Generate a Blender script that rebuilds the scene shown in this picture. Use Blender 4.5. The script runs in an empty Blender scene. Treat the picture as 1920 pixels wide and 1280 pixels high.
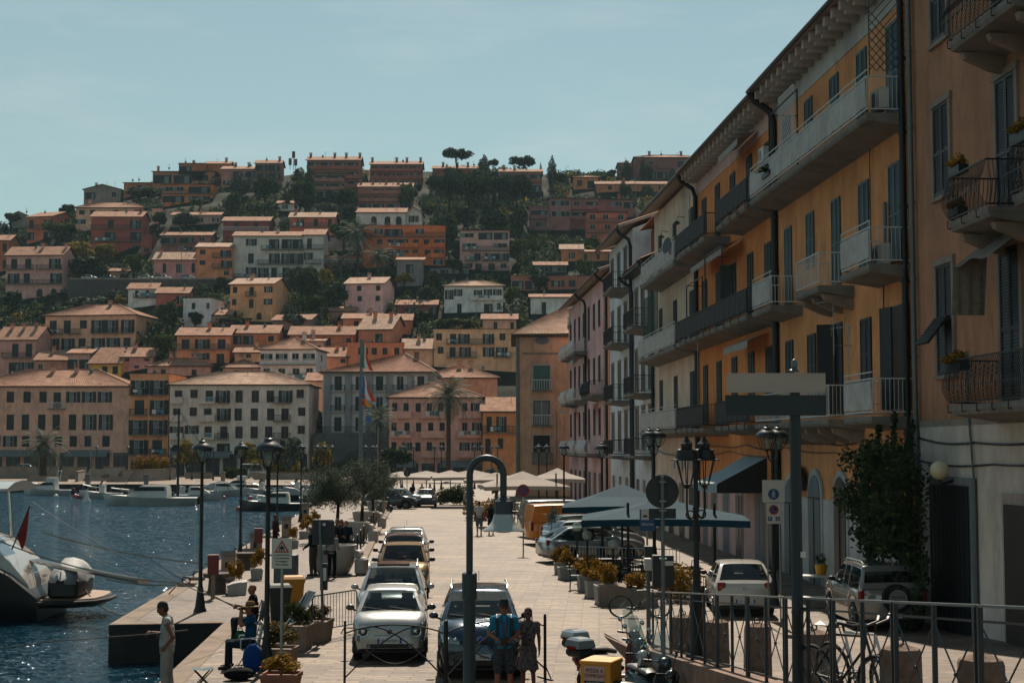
import bpy, math, random
import numpy as np
from mathutils import Vector, Matrix
R = math.radians
random.seed(7)
SC = bpy.context.scene
COL = SC.collection
F = 2800.0; CAMZ = 4.65; HOR = 838.0
PITCH = math.atan((HOR-640)/F)
CP, SP = math.cos(PITCH), math.sin(PITCH)
def ray(u, v):
    a = (u-960)/F; b = (640-v)/F
    return Vector((a, CP-b*SP, SP+b*CP))
def P(u, v, Y):
    d = ray(u, v); k = Y/d.y
    return Vector((d.x*k, Y, CAMZ+d.z*k))
def G(u, v, z=0.0):
    d = ray(u, v); k = (z-CAMZ)/d.z
    return Vector((d.x*k, d.y*k, z))
def XU(u, Y):            # x of image column u at depth Y near eye level
    return (u-960)/F*Y
# ---------------------------------------------------------------- mesh builder
class MB:
    def __init__(s): s.v=[]; s.f=[]; s.m=[]; s.X=None
    def add(s, vs, fs, m=0):
        o=len(s.v)
        if s.X is not None: vs=[s.X@Vector(p) for p in vs]
        s.v.extend([tuple(p) for p in vs]); s.f.extend([tuple(i+o for i in f) for f in fs]); s.m.extend([m]*len(fs))
        return s
    def box(s,x0,x1,y0,y1,z0,z1,m=0):
        return s.add([(x0,y0,z0),(x1,y0,z0),(x1,y1,z0),(x0,y1,z0),(x0,y0,z1),(x1,y0,z1),(x1,y1,z1),(x0,y1,z1)],
            [(0,3,2,1),(4,5,6,7),(0,1,5,4),(1,2,6,5),(2,3,7,6),(3,0,4,7)],m)
    def cbox(s,c,d,m=0):
        return s.box(c[0]-d[0]/2,c[0]+d[0]/2,c[1]-d[1]/2,c[1]+d[1]/2,c[2]-d[2]/2,c[2]+d[2]/2,m)
    def rbox(s,x0,x1,y0,y1,z0,z1,r=.03,m=0,n=3):
        # box with rounded vertical edges and chamfered top/bottom
        def ring(z,ins):
            pts=[]
            for cx,cy,a0 in ((x1-r,y0+r,-90),(x1-r,y1-r,0),(x0+r,y1-r,90),(x0+r,y0+r,180)):
                for k in range(n+1):
                    a=R(a0+90*k/n); pts.append((cx+(r-ins)*math.cos(a),cy+(r-ins)*math.sin(a),z))
            return pts
        c=r*.6
        s.loft([ring(z0,c),ring(z0+c,0),ring(z1-c,0),ring(z1,c)],m,True,True)
        return s
    def loft(s,rings,m=0,cap0=False,cap1=False,closed=True):
        n=len(rings[0]); vs=[p for r in rings for p in r]; fs=[]
        for i in range(len(rings)-1):
            for j in range(n if closed else n-1):
                k=(j+1)%n
                fs.append((i*n+j,i*n+k,(i+1)*n+k,(i+1)*n+j))
        if cap0: fs.append(tuple(range(n-1,-1,-1)))
        if cap1: fs.append(tuple((len(rings)-1)*n+j for j in range(n)))
        return s.add(vs,fs,m)
    def cyl(s,p0,p1,r0,r1=None,n=8,m=0,cap=True):
        if r1 is None: r1=r0
        p0=Vector(p0); p1=Vector(p1); d=(p1-p0)
        if d.length<1e-6: return s
        d.normalize(); a=Vector((0,0,1)) if abs(d.z)<.9 else Vector((1,0,0))
        x=d.cross(a).normalized(); y=d.cross(x)
        def rg(p,r): return [p+x*(r*math.cos(2*math.pi*k/n))-y*(r*math.sin(2*math.pi*k/n)) for k in range(n)]
        return s.loft([rg(p0,r0),rg(p1,r1)],m,cap,cap)
    def tube(s,pts,r,n=6,m=0,cap=True):
        pts=[Vector(p) for p in pts]; rr=r if isinstance(r,(list,tuple)) else [r]*len(pts)
        rings=[]; prev=None
        for i,p in enumerate(pts):
            d=(pts[min(i+1,len(pts)-1)]-pts[max(i-1,0)])
            if d.length<1e-9: d=Vector((0,0,1))
            d.normalize()
            if prev is None:
                a=Vector((0,0,1)) if abs(d.z)<.9 else Vector((1,0,0)); x=d.cross(a).normalized()
            else:
                x=prev-d*prev.dot(d)
                if x.length<1e-6: x=d.orthogonal()
                x.normalize()
            prev=x; y=d.cross(x)
            rings.append([p+x*(rr[i]*math.cos(2*math.pi*k/n))+y*(rr[i]*math.sin(2*math.pi*k/n)) for k in range(n)])
        return s.loft(rings,m,cap,cap)
    def bar(s,p0,p1,w,h,m=0):
        p0=Vector(p0); p1=Vector(p1); d=(p1-p0).normalized()
        a=Vector((0,0,1)) if abs(d.z)<.95 else Vector((0,1,0))
        x=d.cross(a).normalized()*(w/2); y=x.cross(d).normalized()*(h/2)
        return s.loft([[p0+x+y,p0-x+y,p0-x-y,p0+x-y],[p1+x+y,p1-x+y,p1-x-y,p1+x-y]],m,True,True)
    def lathe(s,prof,n=12,c=(0,0,0),m=0,cap=True,sx=1,sy=1):
        rings=[[(c[0]+r*sx*math.cos(2*math.pi*k/n),c[1]+r*sy*math.sin(2*math.pi*k/n),c[2]+z) for k in range(n)] for r,z in prof]
        return s.loft(rings,m,cap,cap)
    def sph(s,c,r,n=10,m=0,k=6):
        if not isinstance(r,(list,tuple)): r=(r,r,r)
        rings=[]
        for i in range(k+1):
            a=-math.pi/2+math.pi*i/k; rr=max(math.cos(a),.02)
            rings.append([(c[0]+r[0]*rr*math.cos(2*math.pi*j/n),c[1]+r[1]*rr*math.sin(2*math.pi*j/n),c[2]+r[2]*math.sin(a)) for j in range(n)])
        return s.loft(rings,m,True,True)
    def cap_(s,p0,p1,r0,r1,n=10,m=0):   # capsule
        p0=Vector(p0);p1=Vector(p1)
        s.cyl(p0,p1,r0,r1,n,m); s.sph(p0,r0,n,m); s.sph(p1,r1,n,m); return s
    def prism(s,poly,a0,a1,axis='y',m=0):
        # poly = list of 2D; axis = extrusion axis
        def mk(p,t):
            return {'y':(p[0],t,p[1]),'x':(t,p[0],p[1]),'z':(p[0],p[1],t)}[axis]
        n=len(poly); vs=[mk(p,a0) for p in poly]+[mk(p,a1) for p in poly]
        fs=[tuple(range(n)),tuple(range(2*n-1,n-1,-1))]+[(i,i+n,(i+1)%n+n,(i+1)%n) for i in range(n)]
        return s.add(vs,fs,m)
    def quad(s,a,b,c,d,m=0): return s.add([a,b,c,d],[(0,1,2,3)],m)
    def torus(s,c,Rr,r,axis='x',n=24,k=6,m=0):
        rings=[]
        for i in range(n+1):
            a=2*math.pi*i/n; ring=[]
            for j in range(k):
                b=2*math.pi*j/k; q=Rr+r*math.cos(b); h=r*math.sin(b)
                p={'x':(h,q*math.cos(a),q*math.sin(a)),'y':(q*math.cos(a),h,q*math.sin(a)),'z':(q*math.cos(a),q*math.sin(a),h)}[axis]
                ring.append((c[0]+p[0],c[1]+p[1],c[2]+p[2]))
            rings.append(ring)
        return s.loft(rings,m)
    def mesh(s,name,mats,smooth=None,fix=True):
        me=bpy.data.meshes.new(name); me.from_pydata(s.v,[],s.f)
        for m in (mats if isinstance(mats,(list,tuple)) else [mats]): me.materials.append(m)
        me.polygons.foreach_set('material_index',s.m)
        if fix:
            import bmesh
            bm=bmesh.new(); bm.from_mesh(me); bmesh.ops.recalc_face_normals(bm,faces=bm.faces); bm.to_mesh(me); bm.free()
        if smooth is not None:
            me.polygons.foreach_set('use_smooth',[True]*len(me.polygons)); me.set_sharp_from_angle(angle=R(smooth))
        me.update(); return me
    def build(s,name,mats,parent=None,smooth=None,loc=None,rot=None,**kw):
        return obj(name,s.mesh(name,mats,smooth),parent,loc,rot,**kw)
def obj(name,me,parent=None,loc=None,rot=None,label=None,cat=None,group=None,kind=None,scale=None):
    o=bpy.data.objects.new(name,me); COL.objects.link(o)
    if parent is not None: o.parent=parent
    if loc is not None: o.location=loc
    if rot is not None: o.rotation_euler=rot if hasattr(rot,'__len__') else (0,0,rot)
    if scale is not None: o.scale=scale if hasattr(scale,'__len__') else (scale,)*3
    return tag(o,label,cat,group,kind)
def tag(o,label=None,cat=None,group=None,kind=None):
    if label: o['label']=label
    if cat: o['category']=cat
    if group: o['group']=group
    if kind: o['kind']=kind
    return o
def thing(name,label,cat,loc=(0,0,0),rz=0,group=None,kind=None):
    o=obj(name,None,None,loc,rz,label,cat,group,kind); o.empty_display_size=.3; return o
def copy_tree(o,loc=None,rz=None,label=None,parent=None,scale=None,group=None):
    c=o.copy(); COL.objects.link(c); c.parent=parent
    if loc is not None: c.location=loc
    if rz is not None: c.rotation_euler=(0,0,rz)
    if scale is not None: c.scale=scale if hasattr(scale,'__len__') else (scale,)*3
    if label: c['label']=label
    if group: c['group']=group
    for ch in list(o.children): copy_tree(ch,parent=c)
    return c
# ---------------------------------------------------------------- materials
MATS={}
def srgb(h):
    if isinstance(h,str):
        h=h.lstrip('#'); c=[int(h[i:i+2],16)/255 for i in (0,2,4)]
        return tuple(x/12.92 if x<=.04045 else ((x+.055)/1.055)**2.4 for x in c)
    return tuple(h)
def mat(name,col,rough=.6,metal=0,var=.0,vs=1.5,bump=0,bs=20,spec=.5,trans=0,emit=0,alpha=1,coat=0,col2=None,streak=0,sss=0,coord='Object'):
    if name in MATS: return MATS[name]
    m=bpy.data.materials.new(name); m.use_nodes=True; MATS[name]=m
    nt=m.node_tree; N=nt.nodes; L=nt.links; b=N['Principled BSDF']
    c=srgb(col)
    b.inputs['Base Color'].default_value=(*c,1); b.inputs['Roughness'].default_value=rough
    b.inputs['Metallic'].default_value=metal; b.inputs['Specular IOR Level'].default_value=spec
    if trans: b.inputs['Transmission Weight'].default_value=trans
    if coat: b.inputs['Coat Weight'].default_value=coat; b.inputs['Coat Roughness'].default_value=.04
    if emit: b.inputs['Emission Color'].default_value=(*c,1); b.inputs['Emission Strength'].default_value=emit
    if alpha<1: b.inputs['Alpha'].default_value=alpha
    if var or bump or streak:
        tc=N.new('ShaderNodeTexCoord')
    if var:
        nz=N.new('ShaderNodeTexNoise'); nz.inputs['Scale'].default_value=vs; nz.inputs['Detail'].default_value=6; nz.inputs['Roughness'].default_value=.62
        L.new(tc.outputs[coord],nz.inputs['Vector'])
        rp=N.new('ShaderNodeValToRGB'); rp.color_ramp.elements[0].position=.32; rp.color_ramp.elements[1].position=.68
        d=srgb(col2) if col2 else tuple(x*(1-var) for x in c)
        e=tuple(min(1,x*(1+var*.35)) for x in c)
        rp.color_ramp.elements[0].color=(*d,1); rp.color_ramp.elements[1].color=(*(c if col2 else e),1)
        L.new(nz.outputs['Fac'],rp.inputs['Fac']); out=rp.outputs['Color']
        if streak:
            mp=N.new('ShaderNodeMapping'); mp.inputs['Scale'].default_value=(.9,.9,.3); L.new(tc.outputs[coord],mp.inputs['Vector'])
            n2=N.new('ShaderNodeTexNoise'); n2.inputs['Scale'].default_value=1.6; n2.inputs['Detail'].default_value=8; n2.inputs['Roughness'].default_value=.7; L.new(mp.outputs[0],n2.inputs['Vector'])
            mr=N.new('ShaderNodeMapRange'); mr.inputs['From Min'].default_value=.47; mr.inputs['From Max'].default_value=.72; mr.inputs['To Min'].default_value=1; mr.inputs['To Max'].default_value=1-streak
            L.new(n2.outputs['Fac'],mr.inputs['Value'])
            mx=N.new('ShaderNodeMix'); mx.data_type='RGBA'; mx.blend_type='MULTIPLY'; mx.inputs[0].default_value=1
            L.new(out,mx.inputs[6]); L.new(mr.outputs[0],mx.inputs[7]); out=mx.outputs[2]
        L.new(out,b.inputs['Base Color'])
    if bump:
        n3=N.new('ShaderNodeTexNoise'); n3.inputs['Scale'].default_value=bs; n3.inputs['Detail'].default_value=4
        L.new(tc.outputs[coord],n3.inputs['Vector'])
        bp=N.new('ShaderNodeBump'); bp.inputs['Strength'].default_value=bump; bp.inputs['Distance'].default_value=.02
        L.new(n3.outputs['Fac'],bp.inputs['Height']); L.new(bp.outputs[0],b.inputs['Normal'])
    return m
def plaster(col,streak=.38,var=.26):
    col=col.lstrip('#'); c=srgb(col); l=.3*c[0]+.55*c[1]+.15*c[2]; w=min(1,(max(c)-min(c))/max(c)/.4); c=[min(.82,(x*.86+l*.14)*(k*w+1.68*g*(1-w))) for x,k,g in zip(c,(2.0,1.66,1.80),(1,1,.97))]; return mat('plaster_'+col,c,.9,var=var,vs=.35,bump=.25,bs=6,streak=streak,spec=.15)
def brickmat(name,c1,c2,mortar,w,h,ms,rot=0,rough=.68,scale=1,off=.5,bump=.4):
    m=bpy.data.materials.new(name); m.use_nodes=True; nt=m.node_tree; N=nt.nodes; L=nt.links; b=N['Principled BSDF']
    tc=N.new('ShaderNodeTexCoord'); mp=N.new('ShaderNodeMapping'); mp.inputs['Rotation'].default_value=(0,0,rot); L.new(tc.outputs['Object'],mp.inputs['Vector'])
    br=N.new('ShaderNodeTexBrick'); L.new(mp.outputs[0],br.inputs['Vector'])
    br.inputs['Scale'].default_value=scale; br.inputs['Brick Width'].default_value=w; br.inputs['Row Height'].default_value=h; br.inputs['Mortar Size'].default_value=ms
    br.inputs['Mortar Smooth'].default_value=.3
    br.inputs['Color1'].default_value=(*srgb(c1),1); br.inputs['Color2'].default_value=(*srgb(c2),1); br.inputs['Mortar'].default_value=(*srgb(mortar),1); br.offset=off
    nz=N.new('ShaderNodeTexNoise'); nz.inputs['Scale'].default_value=.35; nz.inputs['Detail'].default_value=8; nz.inputs['Roughness'].default_value=.65; L.new(tc.outputs['Object'],nz.inputs['Vector'])
    mr=N.new('ShaderNodeMapRange'); mr.inputs['From Min'].default_value=.3; mr.inputs['From Max'].default_value=.7; mr.inputs['To Min'].default_value=.5; mr.inputs['To Max'].default_value=1.22; L.new(nz.outputs['Fac'],mr.inputs['Value'])
    n4=N.new('ShaderNodeTexNoise'); n4.inputs['Scale'].default_value=5; n4.inputs['Detail'].default_value=6; L.new(tc.outputs['Object'],n4.inputs['Vector'])
    m4=N.new('ShaderNodeMapRange'); m4.inputs['From Min'].default_value=.3; m4.inputs['From Max'].default_value=.7; m4.inputs['To Min'].default_value=.6; m4.inputs['To Max'].default_value=1.28; L.new(n4.outputs['Fac'],m4.inputs['Value'])
    mm=N.new('ShaderNodeMath'); mm.operation='MULTIPLY'; L.new(mr.outputs[0],mm.inputs[0]); L.new(m4.outputs[0],mm.inputs[1])
    mx=N.new('ShaderNodeMix'); mx.data_type='RGBA'; mx.blend_type='MULTIPLY'; mx.inputs[0].default_value=1
    L.new(br.outputs['Color'],mx.inputs[6]); L.new(mm.outputs[0],mx.inputs[7]); L.new(mx.outputs[2],b.inputs['Base Color'])
    b.inputs['Roughness'].default_value=rough; b.inputs['Specular IOR Level'].default_value=.4
    bp=N.new('ShaderNodeBump'); bp.inputs['Strength'].default_value=bump; bp.inputs['Distance'].default_value=.02
    ad=N.new('ShaderNodeMath'); ad.operation='MULTIPLY_ADD'; ad.inputs[1].default_value=-1; L.new(br.outputs['Fac'],ad.inputs[0]); L.new(n4.outputs['Fac'],ad.inputs[2])
    L.new(ad.outputs[0],bp.inputs['Height']); L.new(bp.outputs[0],b.inputs['Normal'])
    return m
def leafmat(name,c1,c2,c3=None,trans=.15,rough=.8):
    if name in MATS: return MATS[name]
    m=bpy.data.materials.new(name); m.use_nodes=True; MATS[name]=m; nt=m.node_tree; N=nt.nodes; L=nt.links; b=N['Principled BSDF']
    gi=N.new('ShaderNodeNewGeometry'); rp=N.new('ShaderNodeValToRGB')
    rp.color_ramp.elements[0].color=(*srgb(c1),1); rp.color_ramp.elements[1].color=(*srgb(c2),1)
    if c3: e=rp.color_ramp.elements.new(.85); e.color=(*srgb(c2),1); rp.color_ramp.elements[2].color=(*srgb(c3),1)
    L.new(gi.outputs['Random Per Island'],rp.inputs['Fac']); L.new(rp.outputs[0],b.inputs['Base Color'])
    b.inputs['Roughness'].default_value=rough; b.inputs['Specular IOR Level'].default_value=.12
    tr=N.new('ShaderNodeBsdfTranslucent'); L.new(rp.outputs[0],tr.inputs['Color']); mx=N.new('ShaderNodeMixShader'); mx.inputs[0].default_value=trans
    L.new(b.outputs[0],mx.inputs[1]); L.new(tr.outputs[0],mx.inputs[2]); L.new(mx.outputs[0],N['Material Output'].inputs['Surface'])
    return m
def glassmat(name,col=(.6,.7,.7),alpha=.35,rough=.02):
    if name in MATS: return MATS[name]
    m=bpy.data.materials.new(name); m.use_nodes=True; MATS[name]=m; nt=m.node_tree; N=nt.nodes; L=nt.links
    b=N['Principled BSDF']; b.inputs['Base Color'].default_value=(*srgb(col),1); b.inputs['Roughness'].default_value=rough; b.inputs['Specular IOR Level'].default_value=.7
    t=N.new('ShaderNodeBsdfTransparent'); t.inputs['Color'].default_value=(.75,.85,.85,1); mx=N.new('ShaderNodeMixShader'); mx.inputs[0].default_value=alpha
    L.new(t.outputs[0],mx.inputs[1]); L.new(b.outputs[0],mx.inputs[2]); L.new(mx.outputs[0],N['Material Output'].inputs['Surface']); return m
M_IRON=mat('iron_dark','#080f12',.45,var=.3,vs=6,spec=.4)
M_IRONW=mat('iron_white','#c9cccb',.5,var=.15,vs=8)
M_GREY=mat('metal_grey','#5d686c',.45,.3,var=.2,vs=5)
M_STEEL=mat('galvanised','#87908f',.4,.7,var=.2,vs=8)
M_SHUT=mat('shutter_green','#08171b',.6,var=.25,vs=3)
M_SHUTB=mat('shutter_brown','#2b1d1b',.65,var=.25,vs=3)
M_SHUTG=mat('shutter_grey','#55686c',.6,var=.2,vs=3)
M_PANE=mat('window_pane','#070d10',.3,spec=.25)
M_CURT=mat('curtain_white','#6d7779',.8,var=.2,vs=4)
M_FRAME=mat('frame_white','#a9a9a2',.6,var=.15,vs=5)
M_STONE=mat('stone_trim','#8d7f72',.85,var=.3,vs=2,bump=.3,bs=12)
M_CONC=mat('concrete','#8c8379',.9,var=.3,vs=1.2,bump=.4,bs=14)
M_CONCD=mat('concrete_dark','#4d4a47',.9,var=.35,vs=1.0,bump=.4,bs=10)
M_WHITE=mat('white_paint','#c8c7c1',.5,var=.12,vs=2)
M_BLACK=mat('black_plastic','#0b0d0f',.5)
M_RUB=mat('rubber','#0a0a0b',.8)
M_SLAB=mat('balcony_slab','#7d7a74',.9,var=.35,vs=1.2,bump=.2,bs=10,streak=.3)
M_WOOD=mat('wood','#4a3426',.7,var=.4,vs=5)
# ---------------------------------------------------------------- camera, light, sky
cam=bpy.data.cameras.new('Camera'); co=bpy.data.objects.new('Camera',cam); COL.objects.link(co)
co.location=(0,0,CAMZ); co.rotation_euler=(R(90)+PITCH,0,0)
cam.sensor_width=36; cam.lens=F/1920*36; cam.clip_start=.1; cam.clip_end=5000
SC.camera=co
SUN_EL=R(47); SUN_AZ=R(0.6)   # azimuth measured clockwise from +Y
sun=bpy.data.lights.new('Sun','SUN'); sun.energy=3.3; sun.angle=R(.5); sun.color=(1,.86,.70)
so=bpy.data.objects.new('Sun',sun); COL.objects.link(so); so.location=(0,0,60)
sd=Vector((math.sin(SUN_AZ)*math.cos(SUN_EL),math.cos(SUN_AZ)*math.cos(SUN_EL),math.sin(SUN_EL)))
so.rotation_euler=(-sd).to_track_quat('-Z','Y').to_euler()
w=bpy.data.worlds.new('World'); SC.world=w; w.use_nodes=True
nt=w.node_tree; N=nt.nodes; L=nt.links; bg=N['Background']
sk=N.new('ShaderNodeTexSky'); sk.sky_type='NISHITA'; sk.sun_disc=False; sk.sun_elevation=SUN_EL; sk.sun_rotation=SUN_AZ
sk.altitude=0; sk.air_density=1.5; sk.dust_density=0.0; sk.ozone_density=3
# faint streaks of high cloud, then a teal tint as in the photograph
tc=N.new('ShaderNodeTexCoord'); mp=N.new('ShaderNodeMapping'); mp.inputs['Scale'].default_value=(3,3,14); mp.inputs['Rotation'].default_value=(0,.2,.3)
L.new(tc.outputs['Generated'],mp.inputs['Vector'])
nz=N.new('ShaderNodeTexNoise'); nz.inputs['Scale'].default_value=1.6; nz.inputs['Detail'].default_value=8; nz.inputs['Roughness'].default_value=.6; L.new(mp.outputs[0],nz.inputs['Vector'])
mr=N.new('ShaderNodeMapRange'); mr.inputs['From Min'].default_value=.5; mr.inputs['From Max'].default_value=.8; mr.inputs['To Min'].default_value=0; mr.inputs['To Max'].default_value=.4; L.new(nz.outputs['Fac'],mr.inputs['Value'])
hs=N.new('ShaderNodeHueSaturation'); hs.inputs['Saturation'].default_value=.50; L.new(sk.outputs[0],hs.inputs['Color'])
tm=N.new('ShaderNodeMix'); tm.data_type='RGBA'; tm.blend_type='MULTIPLY'; tm.inputs[0].default_value=1; tm.inputs[7].default_value=(.78,.97,.93,1); L.new(hs.outputs[0],tm.inputs[6])
ml=N.new('ShaderNodeMix'); ml.data_type='RGBA'; ml.inputs[7].default_value=(9,10,10,1); L.new(mr.outputs[0],ml.inputs[0]); L.new(tm.outputs[2],ml.inputs[6])
L.new(ml.outputs[2],bg.inputs['Color']); bg.inputs['Strength'].default_value=.034
SC.view_settings.view_transform='Standard'; SC.view_settings.look='None'; SC.view_settings.exposure=1.0; SC.view_settings.gamma=1
SC.cycles.max_bounces=6; SC.cycles.transparent_max_bounces=24; SC.cycles.caustics_reflective=False; SC.cycles.caustics_refractive=False
# ---------------------------------------------------------------- terrain
RID=[(-900,470),(-300,450),(0,432),(60,425),(150,388),(230,362),(300,338),(400,325),(600,318),(800,318),(1000,325),(1200,318),(1300,312),(1600,330),(2400,380)]
def ridge_z(u):
    v=np.interp(u,[a for a,b in RID],[b for a,b in RID])
    return CAMZ+(HOR-v)/F*485
def hn(x,y):
    return math.sin(x*.11+1.3)*math.cos(y*.09)*.9+math.sin(x*.041+y*.07)*1.3
def gz(x,y):
    if y<254: return 0.0
    u=960+F*x/max(y,1); zr=ridge_z(u); s=(y-254)/(485-254)
    if s<=1:
        z=zr*s
        k=7.5; q=z/k; fl=math.floor(q); fr=q-fl         # soft terraces
        z=k*(fl+ (fr*.7 if fr<.6 else .42+(fr-.6)*1.45))
        return z+hn(x,y)*min(1,s*6)*.6
    return zr-(y-485)*.12+hn(x,y)*.6
def hillhit(u,v):
    lo=255.0
    y=lo
    while y<486:
        x=(u-960)/F*y; d=P(u,v,y)
        if gz(d.x,y)>=d.z: return y
        y+=1.0
    return 484.0
mb=MB(); xs=np.linspace(-330,300,150); ys=np.concatenate([np.linspace(253,490,110),np.linspace(500,900,14)])
vs=[(x,y,gz(x,y)-(0.05 if y<254 else 0)) for y in ys for x in xs]; n=len(xs)
fs=[(j*n+i,j*n+i+1,(j+1)*n+i+1,(j+1)*n+i) for j in range(len(ys)-1) for i in range(n-1)]
mb.add(vs,fs)
M_HILL=mat('hill_ground','#232a1d',.95,var=.6,vs=.12,col2='#151b14',bump=1,bs=1.2,spec=.1)
mb.build('hillside',M_HILL,smooth=60,kind='structure')
# ---------------------------------------------------------------- quay / land and water
QA=G(204,1171); QB=G(420,1167); QC=G(308,1280)
def qx(Y): return QA.x-.0655*(Y-QA.y)          # outer edge of the promenade
FQ=188.0
def nx(Y): return QB.x-.0655*(Y-QB.y)
land=[(nx(-40),-40),(nx(QB.y),QB.y),(QA.x,QA.y),(qx(FQ-4),FQ-4),(-45,FQ+1),(-230,FQ+3),(-230,256),(260,256),(260,-40)]
M_PAVE=brickmat('paving_slabs','#85725e','#574838','#382f27',.95,.25,.014,rot=R(3.3))
M_PAVE2=brickmat('paving_setts','#776555','#514237','#332a24',.26,.18,.014,rot=R(3.3))
M_COPE=mat('quay_coping','#7e6b59',.85,var=.35,vs=1.1,bump=.4,bs=8,col2='#594a3c')
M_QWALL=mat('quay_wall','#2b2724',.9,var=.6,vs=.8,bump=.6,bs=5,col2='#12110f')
m=MB(); npg=len(land)
m.add([(x,y,0) for x,y in land],[tuple(range(npg))[::-1]],0)
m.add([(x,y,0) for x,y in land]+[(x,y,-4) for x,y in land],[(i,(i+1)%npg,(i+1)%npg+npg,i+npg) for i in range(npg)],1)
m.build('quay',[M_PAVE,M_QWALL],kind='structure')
def strip(name,pts,w,z,mt,h=None,side=1):
    m=MB(); L1=[]; L2=[]
    for i,p in enumerate(pts):
        p=Vector((*p,0)); a=Vector((*pts[max(i-1,0)],0)); b=Vector((*pts[min(i+1,len(pts)-1)],0)); d=(b-a).normalized(); nn=Vector((d.y,-d.x,0))*side
        L1.append((p.x,p.y,z)); q=p+nn*w; L2.append((q.x,q.y,z))
    k=len(pts)
    if h is None: m.add(L1+L2,[(i,i+1,k+i+1,k+i) for i in range(k-1)])
    else:
        for i in range(k-1):
            a,b,c,d=L1[i],L1[i+1],L2[i+1],L2[i]
            m.add([(*p[:2],h) for p in (a,b,c,d)]+[(*p[:2],z) for p in (a,b,c,d)],[(0,1,2,3),(4,5,6,7),(0,1,5,4),(1,2,6,5),(2,3,7,6),(3,0,4,7)])
    return m.build(name,mt,kind='structure')
strip('quay_coping',[(QA.x,QA.y+.03),(qx(FQ-4.5),FQ-4.5)],.55,.012,M_COPE)
strip('quay_edge',[(QA.x+.05,QA.y+.03),(QB.x,QB.y+.03)],.45,.008,M_COPE,side=-1)
strip('quay_coping_near',[(nx(-10),-10),(nx(QB.y-.02),QB.y-.02)],.5,.012,M_COPE)
strip('far_coping',[(-45,FQ+1.02),(-230,FQ+3.02)],.9,.012,M_COPE)
# promenade of small setts between the quay edge and the kerb
def kx(Y): return -2.2-.0608*Y
strip('promenade',[(qx(40)+.56,40.0),(qx(184)+.56,184)],1,.004,M_PAVE2) if False else None
m=MB(); a=[(qx(40.2)+.56,40.2),(kx(40.2)-.3,40.2),(kx(150)-.3,150),(qx(150)+.56,150)]
m.add([(x,y,.004) for x,y in a],[(0,1,2,3)]); m.build('promenade',M_PAVE2,kind='structure')
strip('kerb',[(kx(60),60),(kx(140),140)],.3,0,M_COPE,h=.1,side=-1)
M_ROAD2=mat('plaza_paving','#7d6d5e',.9,var=.3,vs=.25,bump=.1,bs=3,col2='#6b5b4f')
m=MB(); m.add([(-228,FQ+4.5,.006),(kx(150),FQ+4.5,.006),(kx(150),247,.006),(-228,247,.006)],[(0,1,2,3)]); m.build('plaza_paving',M_ROAD2,kind='structure')
# sea
mw=bpy.data.materials.new('sea_water'); mw.use_nodes=True; nt=mw.node_tree; N=nt.nodes; L=nt.links; b=N['Principled BSDF']
b.inputs['Base Color'].default_value=(.004,.040,.064,1); b.inputs['Roughness'].default_value=.045; b.inputs['IOR'].default_value=1.24
tc=N.new('ShaderNodeTexCoord'); hs=[]
for sc,st,di,sy in ((.55,.9,.6,1.5),(2.2,1.0,.26,1.5),(6.5,1.0,.13,1.2)):
    mp=N.new('ShaderNodeMapping'); mp.inputs['Scale'].default_value=(sc,sc*sy,1); mp.inputs['Rotation'].default_value=(0,0,.25); L.new(tc.outputs['Object'],mp.inputs['Vector'])
    nz=N.new('ShaderNodeTexNoise'); nz.inputs['Scale'].default_value=1; nz.inputs['Detail'].default_value=3; nz.inputs['Roughness'].default_value=.55; L.new(mp.outputs[0],nz.inputs['Vector'])
    bp=N.new('ShaderNodeBump'); bp.inputs['Strength'].default_value=st; bp.inputs['Distance'].default_value=di; L.new(nz.outputs['Fac'],bp.inputs['Height'])
    if hs: L.new(hs[-1].outputs[0],bp.inputs['Normal'])
    hs.append(bp)
L.new(hs[-1].outputs[0],b.inputs['Normal'])
df=N.new('ShaderNodeBsdfDiffuse'); df.inputs[0].default_value=(.003,.022,.038,1); gl=N.new('ShaderNodeBsdfGlossy'); gl.inputs['Roughness'].default_value=.032; gl.inputs['Color'].default_value=(.85,.95,1,1)
fr=N.new('ShaderNodeFresnel'); fr.inputs[0].default_value=1.33; mx=N.new('ShaderNodeMixShader'); acc=None
# wave slopes straight from noise, so that far waves keep their steepness and glint
for sc,k in ((.7,.6),(2.6,1.5),(8.0,2.3)):
    mp=N.new('ShaderNodeMapping'); mp.inputs['Scale'].default_value=(sc,sc*1.5,1); mp.inputs['Rotation'].default_value=(0,0,.3); L.new(tc.outputs['Object'],mp.inputs['Vector'])
    nz=N.new('ShaderNodeTexNoise'); nz.inputs['Scale'].default_value=1; nz.inputs['Detail'].default_value=2; L.new(mp.outputs[0],nz.inputs['Vector'])
    ma=N.new('ShaderNodeVectorMath'); ma.operation='MULTIPLY_ADD'; ma.inputs[1].default_value=(k,k,0); ma.inputs[2].default_value=(-k/2,-k/2,0); L.new(nz.outputs['Color'],ma.inputs[0])
    if acc: ad=N.new('ShaderNodeVectorMath'); ad.operation='ADD'; L.new(acc.outputs[0],ad.inputs[0]); L.new(ma.outputs[0],ad.inputs[1]); acc=ad
    else: acc=ma
ad=N.new('ShaderNodeVectorMath'); ad.operation='ADD'; ad.inputs[1].default_value=(0,0,1); L.new(acc.outputs[0],ad.inputs[0]); nn=N.new('ShaderNodeVectorMath'); nn.operation='NORMALIZE'; L.new(ad.outputs[0],nn.inputs[0])
for q in (df,gl,fr): L.new(nn.outputs[0],q.inputs['Normal'])
L.new(fr.outputs[0],mx.inputs[0]); L.new(df.outputs[0],mx.inputs[1]); L.new(gl.outputs[0],mx.inputs[2]); L.new(mx.outputs[0],N['Material Output'].inputs['Surface'])
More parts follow.
